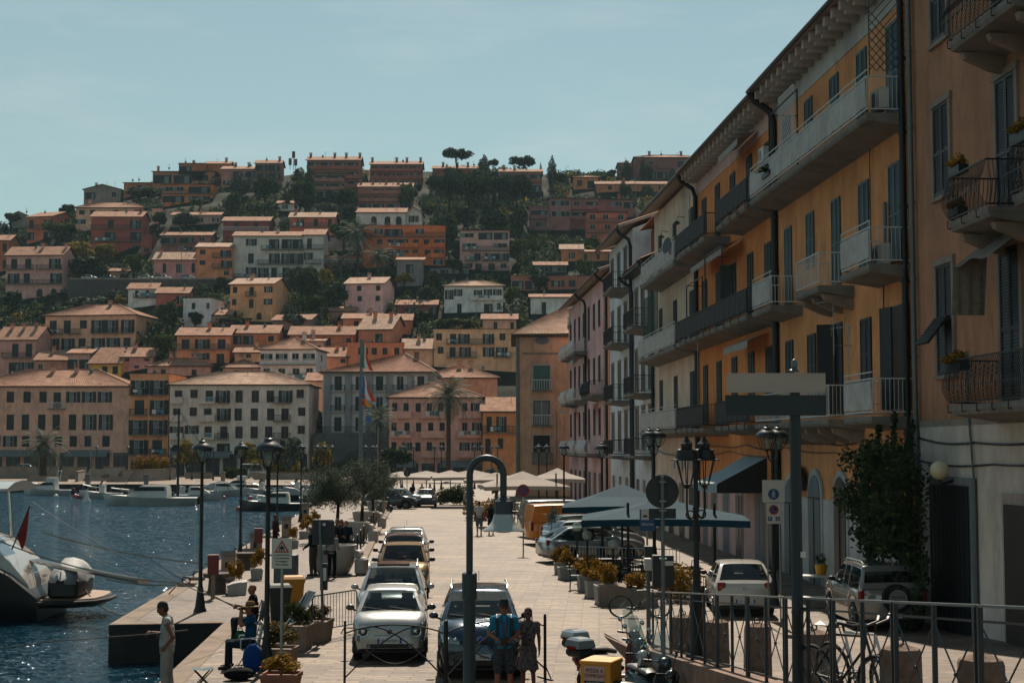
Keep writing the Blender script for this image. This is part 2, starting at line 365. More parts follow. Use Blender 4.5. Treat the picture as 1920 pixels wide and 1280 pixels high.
m=MB(); m.add([(-260,-60,-1),(20,-60,-1),(20,195,-1),(-260,195,-1)],[(0,1,2,3)]); m.build('sea',mw,kind='structure')

if 1:
    mh=bpy.data.materials.new('haze_air'); mh.use_nodes=True; N=mh.node_tree.nodes; N.remove(N['Principled BSDF']); v=N.new('ShaderNodeVolumePrincipled'); v.inputs['Color'].default_value=(.55,.85,1,1); v.inputs['Density'].default_value=.00006; v.inputs['Anisotropy'].default_value=.3
    mh.node_tree.links.new(v.outputs[0],N['Material Output'].inputs['Volume']); m=MB(); m.box(-420,380,-70,920,-6,135); o=m.build('haze',mh,kind='stuff',label='thin sea haze over the harbour and hill'); SC.cycles.volume_bounces=0
# ---------------------------------------------------------------- houses
M_TILE=[mat('roof_tile_%d'%i,c,.9,var=.45,vs=.9,col2=d,bump=.6,bs=5,spec=.15) for i,(c,d) in enumerate((('#b08770','#85604e'),('#bda18c','#937462'),('#9c705a','#734e3f')))]
M_RIM=mat('eave_dark','#3d3029',.9)
WMESH={}
def q5(x): return round(x*5)/5
def win_mesh(kind,w,h,sh):
    """one window: reveal, panes/shutters, frame. origin bottom centre, wall face at y=0, looking to -y"""
    key=(kind,w,h,sh.name)
    if key in WMESH: return WMESH[key]
    m=MB()
    fr=.07
    if kind in 'wW':        # closed louvred shutters, standing a little proud
        for s in (-1,1):
            x0,x1=(-w/2,-.012) if s<0 else (.012,w/2)
            m.box(x0,x1,-.06,-.02,0,h,0)
            n=max(4,int(h/.22))
            for k in range(n):
                z=.1+k*(h-.2)/n; m.box(x0+.07,x1-.07,-.075,-.058,z,z+.09,0)
    elif kind in 'oO':      # open shutters folded on the wall, pane with pale frame
        m.box(-w/2,w/2,-.012,.0,0,h,1)
        m.box(-w/2,-w/2+fr,-.035,-.01,0,h,2); m.box(w/2-fr,w/2,-.035,-.01,0,h,2); m.box(-.04,.04,-.035,-.01,0,h,2)
        m.box(-w/2,w/2,-.036,-.011,h-fr,h,2); m.box(-w/2,w/2,-.036,-.011,h*.45,h*.45+.05,2)
        m.box(fr-w/2,-.1,-.02,-.009,.05,h*.9,3)
        for s in (-1,1):
            a=s*(w/2+.02); bx=s*(w/2+w*.48); x0,x1=min(a,bx),max(a,bx)
            m.box(x0,x1,-.09,-.04,0,h,0)
    elif kind=='p':         # pane without shutters
        m.box(-w/2,w/2,-.012,0,0,h,1)
        for a,b_,c,d in ((-w/2,-w/2+fr,0,h),(w/2-fr,w/2,0,h),(-.03,.03,0,h)): m.box(a,b_,-.04,-.01,c,d,2)
        m.box(-w/2,w/2,-.045,-.012,0,fr,2); m.box(-w/2,w/2,-.045,-.012,h-fr,h,2)
    elif kind=='g':         # glazed veranda strip
        m.box(-w/2,w/2,-.012,0,0,h,1); n=max(3,int(w/1.1))
        for k in range(n+1):
            x=-w/2+k*w/n; m.box(x-.04,x+.04,-.05,-.01,0,h,2)
        m.box(-w/2,w/2,-.052,-.012,h-fr,h,2); m.box(-w/2,w/2,-.052,-.012,0,fr,2)
        for k in range(n): 
            if (k*7+int(w))%3==0: x=-w/2+k*w/n; m.box(x+.06,x+w/n-.06,-.02,-.01,.1,h-.1,3)
    elif kind=='k':         # dark opening (loggia)
        m.box(-w/2,w/2,-.012,0,0,h,1); m.box(-w/2-.06,w/2+.06,-.05,0,h,h+.08,2)
        m.box(w*.1,w*.35,-.02,-.011,.1,h*.85,3)
    elif kind=='a':         # arched opening
        m.prism([(-w/2,0),(w/2,0)]+[(w/2*math.cos(a),h-w/2+w/2*math.sin(a)) for a in [math.pi*i/8 for i in range(9)]],-.03,0,'y',1)
    me=m.mesh('window',[sh,M_PANE,M_FRAME,M_CURT],fix=True); WMESH[key]=me; return me
def corr(m,a,b,c,d,sp=.42,amp=.06,mi=0):
    """tile sheet: a-b eave edge, d-c ridge edge, corrugated along a-b"""
    a,b,c,d=map(Vector,(a,b,c,d)); n=max(2,int((b-a).length/sp)*2); nn=(b-a).cross(d-a).normalized()
    if nn.z<0: nn=-nn
    vs=[];fs=[]
    for i in range(n+1):
        t=i/n; o=nn*(amp if i%2 else 0)
        vs+= [a.lerp(b,t)+o, d.lerp(c,t)+o]
    for i in range(n): fs.append((2*i,2*i+2,2*i+3,2*i+1))
    m.add(vs,fs,mi)
BAL={}
def balcony(parent,x0,x1,z,depth=1.0,col=None,rail='dark',solid=False):
    m=MB(); m.box(x0,x1,-depth,0,z-.16,z,0)
    if solid: 
        m.box(x0,x1,-depth,-depth+.12,z,z+.95,0); m.box(x0,x0+.1,-depth+.12,0,z,z+.95,0); m.box(x1-.1,x1,-depth+.12,0,z,z+.95,0)
    else:
        m.box(x0,x1,-depth,-depth+.05,z+.92,z+1,1); n=max(3,int((x1-x0)/.22))
        for k in range(n+1): x=x0+.03+(x1-x0-.06)*k/n; m.box(x-.022,x+.022,-depth+.01,-depth+.045,z,z+.92,1)
        for s in (x0,x1-.05):
            m.box(s,s+.05,-depth+.05,0,z+.92,z+1,1)
            for k in range(3): y=-depth+.25+k*.25; m.box(s+.01,s+.04,y,y+.03,z,z+.92,1)
    return m.build('balcony',[col or M_SLAB,M_IRON if rail=='dark' else M_IRONW],parent)
CHM=None
def house(label,cat,name,u0,u1,vt,vb,wall='c9a98a',roof='gx',rh=2.2,depth=9,yaw=0,rows=(),bal=(),sh=None,tile=0,Y=None,ch=(),side='',ov=.5,zb=None,group=None,wh=None,base=3.0,band=False,frontgable=False):
    sh=sh or M_SHUT
    if Y is None: Y=hillhit((u0+u1)/2,vb)
    pl=P(u0,vb,Y); pr=P(u1,vb,Y)
    if yaw:
        # keep left corner, find the right corner on the rotated line so it projects to u1
        t=math.tan(R(yaw)); a=(u1-960)/F
        # x=pl.x+s, y=Y+s*t ; x=a*y
        s=(a*Y*1.0-pl.x)/(1-a*t); W=s/math.cos(R(yaw))
    else: W=pr.x-pl.x
    H=P(u0,vt,Y).z-pl.z; z0=pl.z if zb is None else zb
    if zb is not None: H=P(u0,vt,Y).z-zb
    T=thing(name,label,cat,(pl.x,Y,z0),R(yaw),group)
    M_W=plaster(wall)
    m=MB()
    if roof=='gy':   # gable facing the viewer
        m.prism([(0,-base),(W,-base),(W,H),(W/2,H+rh),(0,H)],0,depth,'y')
    elif roof=='gx':
        m.prism([(0,-base),(depth,-base),(depth,H),(depth/2,H+rh),(0,H)],0,W,'x')
    else: m.box(0,W,0,depth,-base,H)
    if band:
        nr=max(1,len(rows))
        for k in range(1,nr): m.box(-.03,W+.03,-.06,0,H*k/nr-.12,H*k/nr+.05,1)
    m.build('wall',[M_W,M_STONE],T)
    r=MB(); tm=[M_TILE[tile],M_RIM,M_W]
    if roof=='gx':
        corr(r,(-ov,-ov,H-ov*rh*2/depth+.12),(W+ov,-ov,H-ov*rh*2/depth+.12),(W+ov,depth/2,H+rh+.12),(-ov,depth/2,H+rh+.12))
        corr(r,(W+ov,depth+ov,H-ov*rh*2/depth+.12),(-ov,depth+ov,H-ov*rh*2/depth+.12),(-ov,depth/2,H+rh+.12),(W+ov,depth/2,H+rh+.12))
        e=H-ov*rh*2/depth
        r.prism([(-ov,e-.06),(depth/2,H+rh-.02),(depth+ov,e-.06),(depth+ov,e+.1),(depth/2,H+rh+.11),(-ov,e+.1)],-ov,W+ov,'x',1)
    elif roof=='gy':
        e=H-ov*rh*2/W
        corr(r,(-ov,depth+ov,e+.12),(-ov,-ov,e+.12),(W/2,-ov,H+rh+.12),(W/2,depth+ov,H+rh+.12))
        corr(r,(W+ov,-ov,e+.12),(W+ov,depth+ov,e+.12),(W/2,depth+ov,H+rh+.12),(W/2,-ov,H+rh+.12))
        r.prism([(-ov,e-.06),(W/2,H+rh-.02),(W+ov,e-.06),(W+ov,e+.1),(W/2,H+rh+.11),(-ov,e+.1)],-ov,depth+ov,'y',1)
    elif roof=='hip':
        k=min(W,depth)/2+ov*.5; a,b_,c,d=(-ov,-ov,H+.12),(W+ov,-ov,H+.12),(W+ov,depth+ov,H+.12),(-ov,depth+ov,H+.12)
        if W>=depth: p,q=(k,depth/2,H+rh),(W-k,depth/2,H+rh)
        else: p,q=(W/2,k,H+rh),(W/2,depth-k,H+rh)
        if W>=depth:
            corr(r,a,b_,q,p); corr(r,b_,c,q,q); corr(r,c,d,p,q); corr(r,d,a,p,p)
        else:
            corr(r,a,b_,p,p); corr(r,b_,c,q,p); corr(r,c,d,q,q); corr(r,d,a,p,q)
        r.box(-ov,W+ov,-ov,depth+ov,H-.05,H+.1,1)
        for s,e in ((a,p),(b_,q),(p,q)): r.tube([Vector(s)+Vector((0,0,.05)),Vector(e)+Vector((0,0,.08))],.11,5,0)
    elif roof=='shed':
        corr(r,(-ov,-ov,H+.1),(W+ov,-ov,H+.1),(W+ov,depth,H+rh+.1),(-ov,depth,H+rh+.1))
        r.prism([(-ov,H-.08),(depth,H+rh-.08),(depth,H+rh+.08),(-ov,H+.08)],-ov,W+ov,'x',1)
        r.prism([(0.2,H),(depth,H),(depth,H+rh-.1)],0.02,W-.02,'x',2)
    elif roof=='flat':
        r.box(-.12,W+.12,-.12,depth+.12,H,H+.3,2); r.box(-.2,W+.2,-.2,depth+.2,H+.3,H+.4,1)
    rf=r.build('roof',tm,T)
    for cx in ch:
        c=MB(); hh=(rh if roof!='flat' else .4)+1.1; c.box(-.35,.35,-.3,.3,-1.4,.9,0); c.box(-.45,.45,-.4,.4,.9,1.0,1); 
        for s in (-.25,.25): c.box(s-.08,s+.08,-.3,.3,1.0,1.3,0)
        c.box(-.48,.48,-.42,.42,1.3,1.42,1)
        yy=depth*.42; c.build('chimney',[M_W,M_TILE[2]],rf,loc=(cx*W,yy,H+(rh*.84 if roof!='flat' else .3)))
    nr=len(rows); RR=random.Random(int(u0*7+vt))
    for k in range(1+int(W>9)):
        c=MB(); hh=.9+RR.random()*1.2; c.cyl((0,0,-.9),(0,0,hh),.035,n=4); c.bar((-.5,0,hh),(.5,0,hh),.04,.04); c.bar((-.35,0,hh-.25),(.35,0,hh-.25),.03,.03)
        if RR.random()<.5: c.sph((.1,-.1,hh*.4),(.35,.1,.35),10)
        c.build('aerial',M_GREY,rf,loc=(W*(.15+.7*RR.random()),depth*.4,H+(rh*.75 if roof!='flat' else .4)))
    if nr:
        fh=H/nr
        for i,row in enumerate(rows):
            zf=H-fh*(i+1); n=len(row)
            w_=q5(min(1.5,max(.9,W/n*.48)))
            for j,ch_ in enumerate(row):
                if ch_=='.': continue
                x=W*(j+.5+(RR.random()-.5)*.16)/n
                if ch_ in 'wWD' and RR.random()<.22: ch_={'w':'o','W':'O','D':'O'}[ch_]
                if ch_ in 'wop': h_=q5(fh*.48); zz=zf+fh*.29
                elif ch_ in 'WOD': h_=q5(fh*.70); zz=zf+fh*.04
                elif ch_=='k': h_=q5(fh*.66); zz=zf+fh*.08
                elif ch_=='g': h_=q5(fh*.5); zz=zf+fh*.28
                elif ch_=='a': h_=q5(fh*.6); zz=zf+fh*.1
                kk={'D':'W'}.get(ch_,ch_)
                ww=w_ if ch_ not in 'kg' else q5(W/n*.86)
                if ch_=='a': ww=q5(min(1.6,W/n*.6))
                if wh and ch_ in wh: ww=wh[ch_]
                nm='window' if ch_!='D' else 'door'
                obj(nm,win_mesh(kk,ww,h_,sh),T,(x,0,zz))
        for (i,a,b_) in [t[:3] for t in bal]: pass
        for t in bal:
            i,a,b_=t[:3]; zf=H-fh*(i+1)
            if RR.random()<.35 and Y<420:
                c=MB(); x0_=W*(a+(b_-a)*.2*RR.random())+.2
                for q in range(3+int(RR.random()*4)):
                    w2=.35+.4*RR.random(); c.box(x0_,x0_+w2,-1.13,-1.09,zf+.95-.4-.4*RR.random(),zf+.95,q%3); x0_+=w2+.08
                    if x0_>W*b_-.7: break
                c.build('laundry',[M_WHITE,M_CURT,mat('laundry_blue','#3f7f92',.8)],T)
            balcony(T,W*a,W*b_,zf+fh*.02,1.0,M_W if (len(t)>3 and 's' in t[3]) else None,'white' if (len(t)>3 and 'w' in t[3]) else 'dark',len(t)>3 and 's' in t[3])
    if side:            # windows on the right hand wall (facing +x)
        fh=H/max(1,nr or 2)
        for i,row in enumerate(side.split('/')):
            n=len(row)
            for j,c_ in enumerate(row):
                if c_=='.': continue
                kk={'D':'W'}.get(c_,c_); o=obj('window',win_mesh(kk,1.0,q5(fh*.44),sh),T,(W,depth*(j+.5)/n,H-fh*(i+1)+fh*.32)); o.rotation_euler=(0,0,R(90))
    return T
OR='b5713f'; CR='c4a080'; PK='b08678'; WH='b3b0a8'; BR='7a4535'; YE='c08a45'; GY='8e8b85'
HS=[
 # far ridge
 dict(l='grey stone villa with a low gable, leftmost on the skyline',u0=157,u1=226,vt=355,vb=376,wall='6f6a62',roof='gy',rh=1.6,rows=('k.p',),ch=(.25,)),
 dict(l='low ochre terrace house at the left end of the ridge complex',u0=232,u1=292,vt=343,vb=362,wall='8a5f34',roof='shed',rh=1.2,rows=('.w.',),depth=7),
 dict(l='ochre ridge house with a long sloping roof above the orange villa',u0=286,u1=402,vt=322,vb=346,wall='8a5f34',roof='shed',rh=1.2,rows=('kkw',),ch=(.05,),depth=8),
 dict(l='small penthouse block with a square brown chimney on the ridge',u0=335,u1=385,vt=308,vb=322,wall='7a4f30',roof='flat',rows=('k.',),ch=(.5,),depth=6,Y=480),
 dict(l='ochre roofed house beside the round pine on the ridge',u0=385,u1=430,vt=307,vb=325,wall='8a5f34',roof='gx',rh=1.3,rows=('.p',),ch=(.8,),depth=7,Y=483),
 dict(l='wide orange villa with two terraces on the upper left slope',u0=303,u1=400,vt=346,vb=381,wall='b06a30',roof='shed',rh=1,rows=('gk','kg'),bal=((0,0,1),),depth=8),
 dict(l='pinkish house with two chimneys and dark ground floor near the pines',u0=415,u1=478,vt=317,vb=352,wall='85695f',roof='gx',rh=1.6,rows=('.kk','wkk'),bal=((0,.3,1),),ch=(.35,.75)),
 dict(l='brown terraced block left of the telephone mast',u0=478,u1=526,vt=306,vb=352,wall='7b5648',roof='gx',rh=1.5,rows=('kk','kk','w.'),bal=((0,0,1),(1,0,1)),ch=(.9,),depth=7),
 dict(l='large terraced brick block with a tiled penthouse, left of two on the skyline',u0=575,u1=674,vt=300,vb=370,wall='7a4d3d',roof='gx',rh=1.8,rows=('kkkk','wkkk','wkkk','.kkw'),bal=((0,0,1,'s'),(1,0,1,'s'),(2,0,1,'s')),ch=(.04,.5,.72,.98)),
 dict(l='lower stepped brick wing with chimneys in front of the skyline block',u0=590,u1=646,vt=325,vb=372,wall='80604f',roof='gx',rh=1.5,rows=('kk','kk','kk'),bal=((0,0,1,'s'),(1,0,1,'s')),ch=(.1,.5,.95)),
 dict(l='large terraced brick block right of the skyline pair',u0=694,u1=790,vt=308,vb=350,wall='7a4d3d',roof='gx',rh=1.7,rows=('kkkk','wkkw','kkkk'),bal=((0,0,1,'s'),(1,0,1,'s')),ch=(.02,.5,.7,.97)),
 dict(l='terraced brick block with five chimneys below the skyline pair',u0=672,u1=772,vt=350,vb=392,wall='7f5a4a',roof='gx',rh=1.8,rows=('.kk.','kkkk','kkkk'),bal=((0,0,1,'s'),(1,0,1,'s')),ch=(.02,.25,.5,.73,.97)),
 dict(l='brick ridge house with three chimneys behind the pine wood',u0=812,u1=902,vt=316,vb=330,wall='7a4d3d',roof='gx',rh=1.4,rows=('...w',),ch=(.2,.5,.72,.97),depth=7,Y=481),
 dict(l='small brick ridge block right of the pine wood',u0=937,u1=1016,vt=322,vb=362,wall='7a5040',roof='gx',rh=1.3,rows=('kkk','kkk'),bal=((0,0,1,'s'),),ch=(.1,.35,),depth=7),
 dict(l='ochre villa with an open loggia beside the tall cypress',u0=1075,u1=1122,vt=333,vb=355,wall='9a6c40',roof='hip',rh=1.3,rows=('wk',)),
 dict(l='long low ochre row house under the cypresses at top right',u0=1118,u1=1250,vt=345,vb=360,wall='96683f',roof='gx',rh=1.2,rows=('.w.w.w.w',),ch=(.4,),depth=6),
 dict(l='long brown apartment house with chimneys on the right skyline',u0=1190,u1=1310,vt=296,vb=336,wall='6c4a42',roof='hip',rh=1.8,rows=('.p..k.','.kk.k.'),bal=((0,.35,.6,'s'),),ch=(.25,.75),depth=10),
 dict(l='small brown house at the left end of the right skyline block',u0=1160,u1=1189,vt=307,vb=336,wall='7a4d40',roof='hip',rh=1,rows=('k','k')),
 # upper slope
 dict(l='small grey house far left behind the brown gable house',u0=18,u1=52,vt=404,vb=420,wall='6c6a66',roof='gy',rh=1.3,rows=('w.',)),
 dict(l='brown house with a broad sloping gable at far left',u0=50,u1=90,vt=407,vb=452,wall='9a5a38',roof='gx',rh=2.4,depth=15,yaw=-14,rows=('W.W','k.k'),bal=((0,.1,.9),),side='.w.w/.w.w'),
 dict(l='cream hip roofed house behind the red brown one',u0=142,u1=268,vt=390,vb=425,wall='b58f70',roof='hip',rh=2.4,rows=('ww.w.w','w.....'),ch=(.15,)),
 dict(l='red brown house with two skylights and washing on the balconies',u0=170,u1=264,vt=406,vb=476,wall='85483a',roof='gx',rh=2,rows=('.W.O','.k.k','...p'),bal=((0,0,1),(1,0,1)),ch=(.92,)),
 dict(l='little pale tower house left of the pink bungalow',u0=285,u1=303,vt=393,vb=420,wall='a38878',roof='flat',rows=('.','w'),depth=5),
 dict(l='low pinkish bungalow with picture windows below the orange villa',u0=322,u1=412,vt=403,vb=422,wall='8c7a72',roof='gx',rh=1.2,rows=('.w.g.g',),ch=(.57,),depth=7),
 dict(l='dark red house with a white balustrade and tiled roof',u0=418,u1=504,vt=414,vb=452,wall='6b3c38',roof='gx',rh=1.6,rows=('.w.w.','.p.pp'),bal=((0,0,1,'w'),),depth=8),
 dict(l='terracotta cottage with a clear wavy tile roof above the white apartments',u0=543,u1=626,vt=407,vb=444,wall='9d5c42',roof='gx',rh=1.8,tile=1,rows=('.O.W.W','......'),bal=((0,0,.85),),depth=8,ch=(.1,)),
 dict(l='brown loggia house with slim white posts left of centre',u0=302,u1=395,vt=441,vb=474,wall='6f5148',roof='gx',rh=1.2,rows=('kkp','.gk'),bal=((0,0,.7),),depth=7,ch=(.02,)),
 dict(l='long pink house with a wavy tile roof beside the road wall',u0=288,u1=368,vt=486,vb=522,wall='a8756c',roof='gx',rh=2.2,tile=1,rows=('.w.g.w',),depth=8,ch=(.1,.95)),
 dict(l='orange three storey house joined to the white apartments',u0=368,u1=435,vt=463,vb=522,wall='b87446',roof='gx',rh=1.5,tile=1,rows=('w.O','w.O','..p'),bal=((0,.45,.98),(1,.45,.98)),depth=9),
 dict(l='large white apartment house with three dark loggia bays and blue washing',u0=437,u1=569,vt=442,vb=522,wall='a5a49e',roof='gx',rh=1.6,rows=('.o.kkk','.W.WWO','.oDDWO'),bal=((0,.4,1),(1,.35,1),(2,.02,1)),depth=9,ch=(.6,)),
 dict(l='white gabled wing at the right end of the white apartment house',u0=569,u1=606,vt=440,vb=522,wall='a5a49e',roof='gx',rh=2,rows=('D.','w.','o.'),bal=((0,0,1),(1,.1,.9)),depth=10),
 dict(l='white villa with three arches and a tower gable',u0=668,u1=760,vt=398,vb=424,wall='b5b2aa',roof='gx',rh=1.8,rows=('.aaa',),depth=9),
 dict(l='white gabled side wing of the arched villa',u0=760,u1=791,vt=398,vb=424,wall='b5b2aa',roof='gy',rh=1.4,rows=('.oo.',),depth=9),
 dict(l='wide saturated orange apartment block with a flat roof and long balconies',u0=680,u1=834,vt=425,vb=502,wall='a85c20',roof='flat',rows=('.gkk.g..','.wkkwwk','.wkowwk','..kk..g'),bal=((1,.3,.68,'s'),(1,.8,1,'s'),(2,.3,.68,'s'),(2,.8,1,'s'),(0,0,1)),depth=11,ch=(.08,.3)),
 dict(l='pale five storey apartment house right of the orange block',u0=862,u1=955,vt=432,vb=508,wall='9a8375',roof='shed',rh=.8,rows=('gkk','g.g','.WWW','oWWp'),bal=((1,.05,1),(2,.1,.4),(2,.45,1),(3,.45,1)),depth=10),
 dict(l='modern mauve apartment house with two wide blue windows',u0=1030,u1=1070,vt=372,vb=432,wall='7d5a52',roof='shed',rh=1,rows=('g','g','.'),depth=9,ch=(.9,)),
 dict(l='mauve apartment wing with deep loggias',u0=1070,u1=1122,vt=373,vb=432,wall='6e4e48',roof='shed',rh=1,rows=('pk','kk','..'),bal=((0,0,1,'s'),(1,0,1,'s')),depth=9),
 dict(l='mauve apartment wing nearest the right hand street houses',u0=1122,u1=1190,vt=374,vb=410,wall='744f49',roof='shed',rh=1,rows=('.gk','...'),depth=9,ch=(.6,)),
 dict(l='low mauve annex with rounded balcony fronts',u0=992,u1=1028,vt=389,vb=432,wall='6e4e48',roof='flat',rows=('k','p'),bal=((0,0,1,'s'),),depth=7),
 dict(l='orange apartment block with green balcony rails below the mauve house',u0=1100,u1=1175,vt=398,vb=455,wall='a0583c',roof='shed',rh=.6,rows=('ppp','ppp','p..'),bal=((0,0,1),(1,0,1)),depth=9),
 dict(l='ochre bungalow with a striped tile roof right of the terraces',u0=1052,u1=1092,vt=467,vb=492,wall='a06a35',roof='gx',rh=1.6,tile=1,rows=('.o.',),depth=7),
 dict(l='long ochre bungalow with small windows behind the street roofs',u0=1092,u1=1150,vt=472,vb=492,wall='8d6038',roof='gx',rh=.8,rows=('w.w.w',),depth=7),
 dict(l='dark low house with a glazed front between hedges',u0=1002,u1=1062,vt=497,vb=514,wall='3b3836',roof='gx',rh=1.1,rows=('gg',),depth=6),
 dict(l='wide brown flat roofed house terrace above the white cottage',u0=958,u1=1110,vt=520,vb=545,wall='7c563f',roof='flat',rows=('kk.ww.',),depth=7),
 # middle slope
 dict(l='orange house cut off by the left edge of the picture',u0=-30,u1=16,vt=450,vb=512,wall='9a5a34',roof='gx',rh=2,rows=('..w','..w')),
 dict(l='pink double house with balconies and a rust tile roof at far left',u0=10,u1=112,vt=478,vb=560,wall='ad8878',roof='gx',rh=2.6,rows=('WW.O','WW.O','..aa'),bal=((0,.02,.5),(0,.55,1),(1,.02,.5),(1,.55,1)),depth=9,yaw=-4,side='.w./.w.',ch=(.55,.97)),
 dict(l='low pale cabin with two dark windows under the road wall',u0=128,u1=190,vt=535,vb=555,wall='8a8084',roof='flat',rows=('.w.w.',),depth=6),
 dict(l='small white cottage with two tall green shutters',u0=240,u1=292,vt=541,vb=575,wall='b8bab8',roof='gx',rh=1.6,rows=('.W.W.','.....'),bal=((0,.2,1),),depth=7),
 dict(l='small brick cottage attached to the white cottage',u0=293,u1=352,vt=549,vb=578,wall='8a5340',roof='gx',rh=1.6,rows=('..o',),depth=7),
 dict(l='white cube house with a roof terrace and a grey side wall',u0=343,u1=393,vt=562,vb=612,wall='adb5b8',roof='flat',rows=('.w.p','....'),depth=9,yaw=-8),
 dict(l='cream yellow house with green shutters in the middle of the slope',u0=431,u1=509,vt=533,vb=602,wall='b98a58',roof='gx',rh=1.9,tile=1,rows=('w.W.w','w.W.w','a..a.'),bal=((0,.38,.62),),depth=12,yaw=-8,side='..',ch=(.35,)),
 dict(l='plain pale pink cube house with four green shutters',u0=647,u1=717,vt=532,vb=590,wall='b5968c',roof='gx',rh=2,tile=1,rows=('.w.w','.w.w','....'),depth=12,yaw=-8,ch=(.5,)),
 dict(l='white villa with a hip roof and garden railing right of centre',u0=833,u1=943,vt=537,vb=588,wall='b3b4b3',roof='hip',rh=1.8,tile=1,rows=('Oo.Oww','.D..kp'),bal=((0,.45,1,'s'),),depth=9),
 dict(l='grey rendered shed house between palm and orange block',u0=744,u1=792,vt=488,vb=540,wall='66676a',roof='shed',rh=1.6,rows=('.k.','...'),depth=7),
 dict(l='low dark red house with a long awning',u0=744,u1=818,vt=571,vb=592,wall='6e3c33',roof='gx',rh=1.3,rows=('.kk.k',),depth=7),
 dict(l='white cottage with a terracotta lower storey at the street roofs',u0=995,u1=1090,vt=557,vb=592,wall='b4b3ae',roof='gx',rh=1,rows=('.W...W',),depth=8),
 dict(l='large cream building with two rows of balconies on the lower left slope',u0=84,u1=252,vt=593,vb=660,wall='b88f6c',roof='hip',rh=3.0,rows=('DDwDDO','DDwDDD'),bal=((0,.04,.2),(0,.24,.4),(0,.52,.98),(1,.02,.4),(1,.52,.98)),depth=13,yaw=-9,side='.ww/.w.',ch=(.6,)),
 dict(l='cream house with two dormers at the left edge',u0=-10,u1=65,vt=636,vb=705,wall='a88270',roof='gx',rh=3,rows=('.WW','.kW'),bal=((0,.2,.9),(1,.4,.9)),depth=10,yaw=-6,ch=(.2,.5,.8)),
 dict(l='small beige house with a pale curtain window in the lower town',u0=66,u1=126,vt=674,vb=708,wall='a07860',roof='gx',rh=2.2,rows=('p..',),depth=9,ch=(.4,)),
 dict(l='narrow grey beige house with two big shuttered openings',u0=127,u1=168,vt=662,vb=706,wall='a08674',roof='gx',rh=1,rows=('kk',),depth=8),
 dict(l='bright yellow house with a dark gable wall in the lower town',u0=168,u1=226,vt=680,vb=710,wall='d08a1e',roof='gx',rh=3.4,rows=('.ww',),depth=11,yaw=-12),
 dict(l='low beige house under broad red hip roofs',u0=276,u1=395,vt=687,vb=710,wall='9c7c68',roof='hip',rh=2.4,rows=('.w..w.',),depth=10,ch=(.3,.7)),
 dict(l='long orange house with a shared balcony and gutters',u0=331,u1=430,vt=628,vb=682,wall='b8784a',roof='gx',rh=1.8,rows=('WWW','.wW'),bal=((0,0,1),),depth=9,ch=(.55,)),
 dict(l='orange house continuing the long row to the right',u0=430,u1=520,vt=624,vb=670,wall='a8693c',roof='gx',rh=1.9,rows=('kk.w','....'),depth=9,ch=(.3,)),
 dict(l='whitish apartments with a glazed top floor veranda',u0=488,u1=592,vt=656,vb=740,wall='b0aba6',roof='hip',rh=2.8,rows=('ggpg','pppp','wwww'),bal=((0,0,1,'w'),(1,.5,1),(2,.2,.9)),depth=10,yaw=-5,side='.w./.w.',ch=(.7,)),
 dict(l='low orange house with several chimneys behind the flagpole',u0=543,u1=662,vt=627,vb=656,wall='a5663e',roof='gx',rh=2,rows=('.w.o.w',),depth=9,ch=(.75,)),
 dict(l='small peach house high behind the flagpole',u0=643,u1=712,vt=597,vb=618,wall='a8714e',roof='gx',rh=1.4,rows=('.w.w',),depth=9,ch=(.7,)),
 dict(l='salmon house with a big pale gable roof and skylight',u0=672,u1=732,vt=617,vb=650,wall='b8704a',roof='gx',rh=3.2,tile=1,rows=('..k.',),depth=12,yaw=-12,ch=(.3,.8)),
 dict(l='flat topped orange house with three dark windows behind the red hip roof',u0=650,u1=754,vt=645,vb=700,wall='b06c40',roof='flat',rows=('.wwww','.....'),depth=10),
 dict(l='small house with a pale tile roof and dish antenna',u0=755,u1=811,vt=653,vb=690,wall='b58c68',roof='gx',rh=2.2,tile=1,rows=('....',),depth=9,ch=(.5,)),
 dict(l='cream yellow apartment house with laundry on a long balcony',u0=813,u1=975,vt=620,vb=695,wall='bf9468',roof='flat',rows=('wWO.Ow.','wWO.OW.','.......'),bal=((0,.15,.7),(1,.15,.5),(1,.7,.9)),depth=11),
 dict(l='grey garden wall house half hidden below the cream villa',u0=511,u1=580,vt=600,vb=618,wall='6a6058',roof='gx',rh=1.4,rows=('....',),depth=8,yaw=-10),
 dict(l='small beige house left of the pale pink cube',u0=617,u1=664,vt=583,vb=604,wall='8d6f5c',roof='gx',rh=1.2,rows=('..w',),depth=7),
 dict(l='cream house under a hip roof beside the whitish apartments',u0=418,u1=486,vt=690,vb=712,wall='a8876c',roof='hip',rh=2.0,rows=('.w.w',),depth=9,ch=(.4,)),
 dict(l='peach house with green shutters left of the flagpole',u0=592,u1=652,vt=668,vb=702,wall='b8764c',roof='gx',rh=2.0,rows=('w.w','w.w'),depth=9,ch=(.6,)),
 dict(l='small ochre house tucked between the long orange row and the apartments',u0=440,u1=492,vt=660,vb=690,wall='b58a58',roof='gx',rh=1.6,rows=('.w.','w.w'),depth=8,ch=(.7,)),
 dict(l='pink house behind the bright yellow one',u0=228,u1=286,vt=668,vb=694,wall='a87868',roof='gx',rh=2.0,rows=('w.w','.w.'),depth=9,ch=(.3,)),
 dict(l='narrow terracotta house above the salmon gable house',u0=716,u1=770,vt=600,vb=628,wall='a0603f',roof='gx',rh=1.6,rows=('.w.',),depth=8),
 dict(l='grey beige house left of the flat topped orange house',u0=560,u1=606,vt=640,vb=668,wall='9c8470',roof='shed',rh=1.4,rows=('w.w',),depth=8,ch=(.5,)),
 dict(l='cream house end behind the cream yellow apartment block',u0=905,u1=968,vt=598,vb=625,wall='a98c70',roof='gx',rh=1.4,rows=('.w.w',),depth=8),
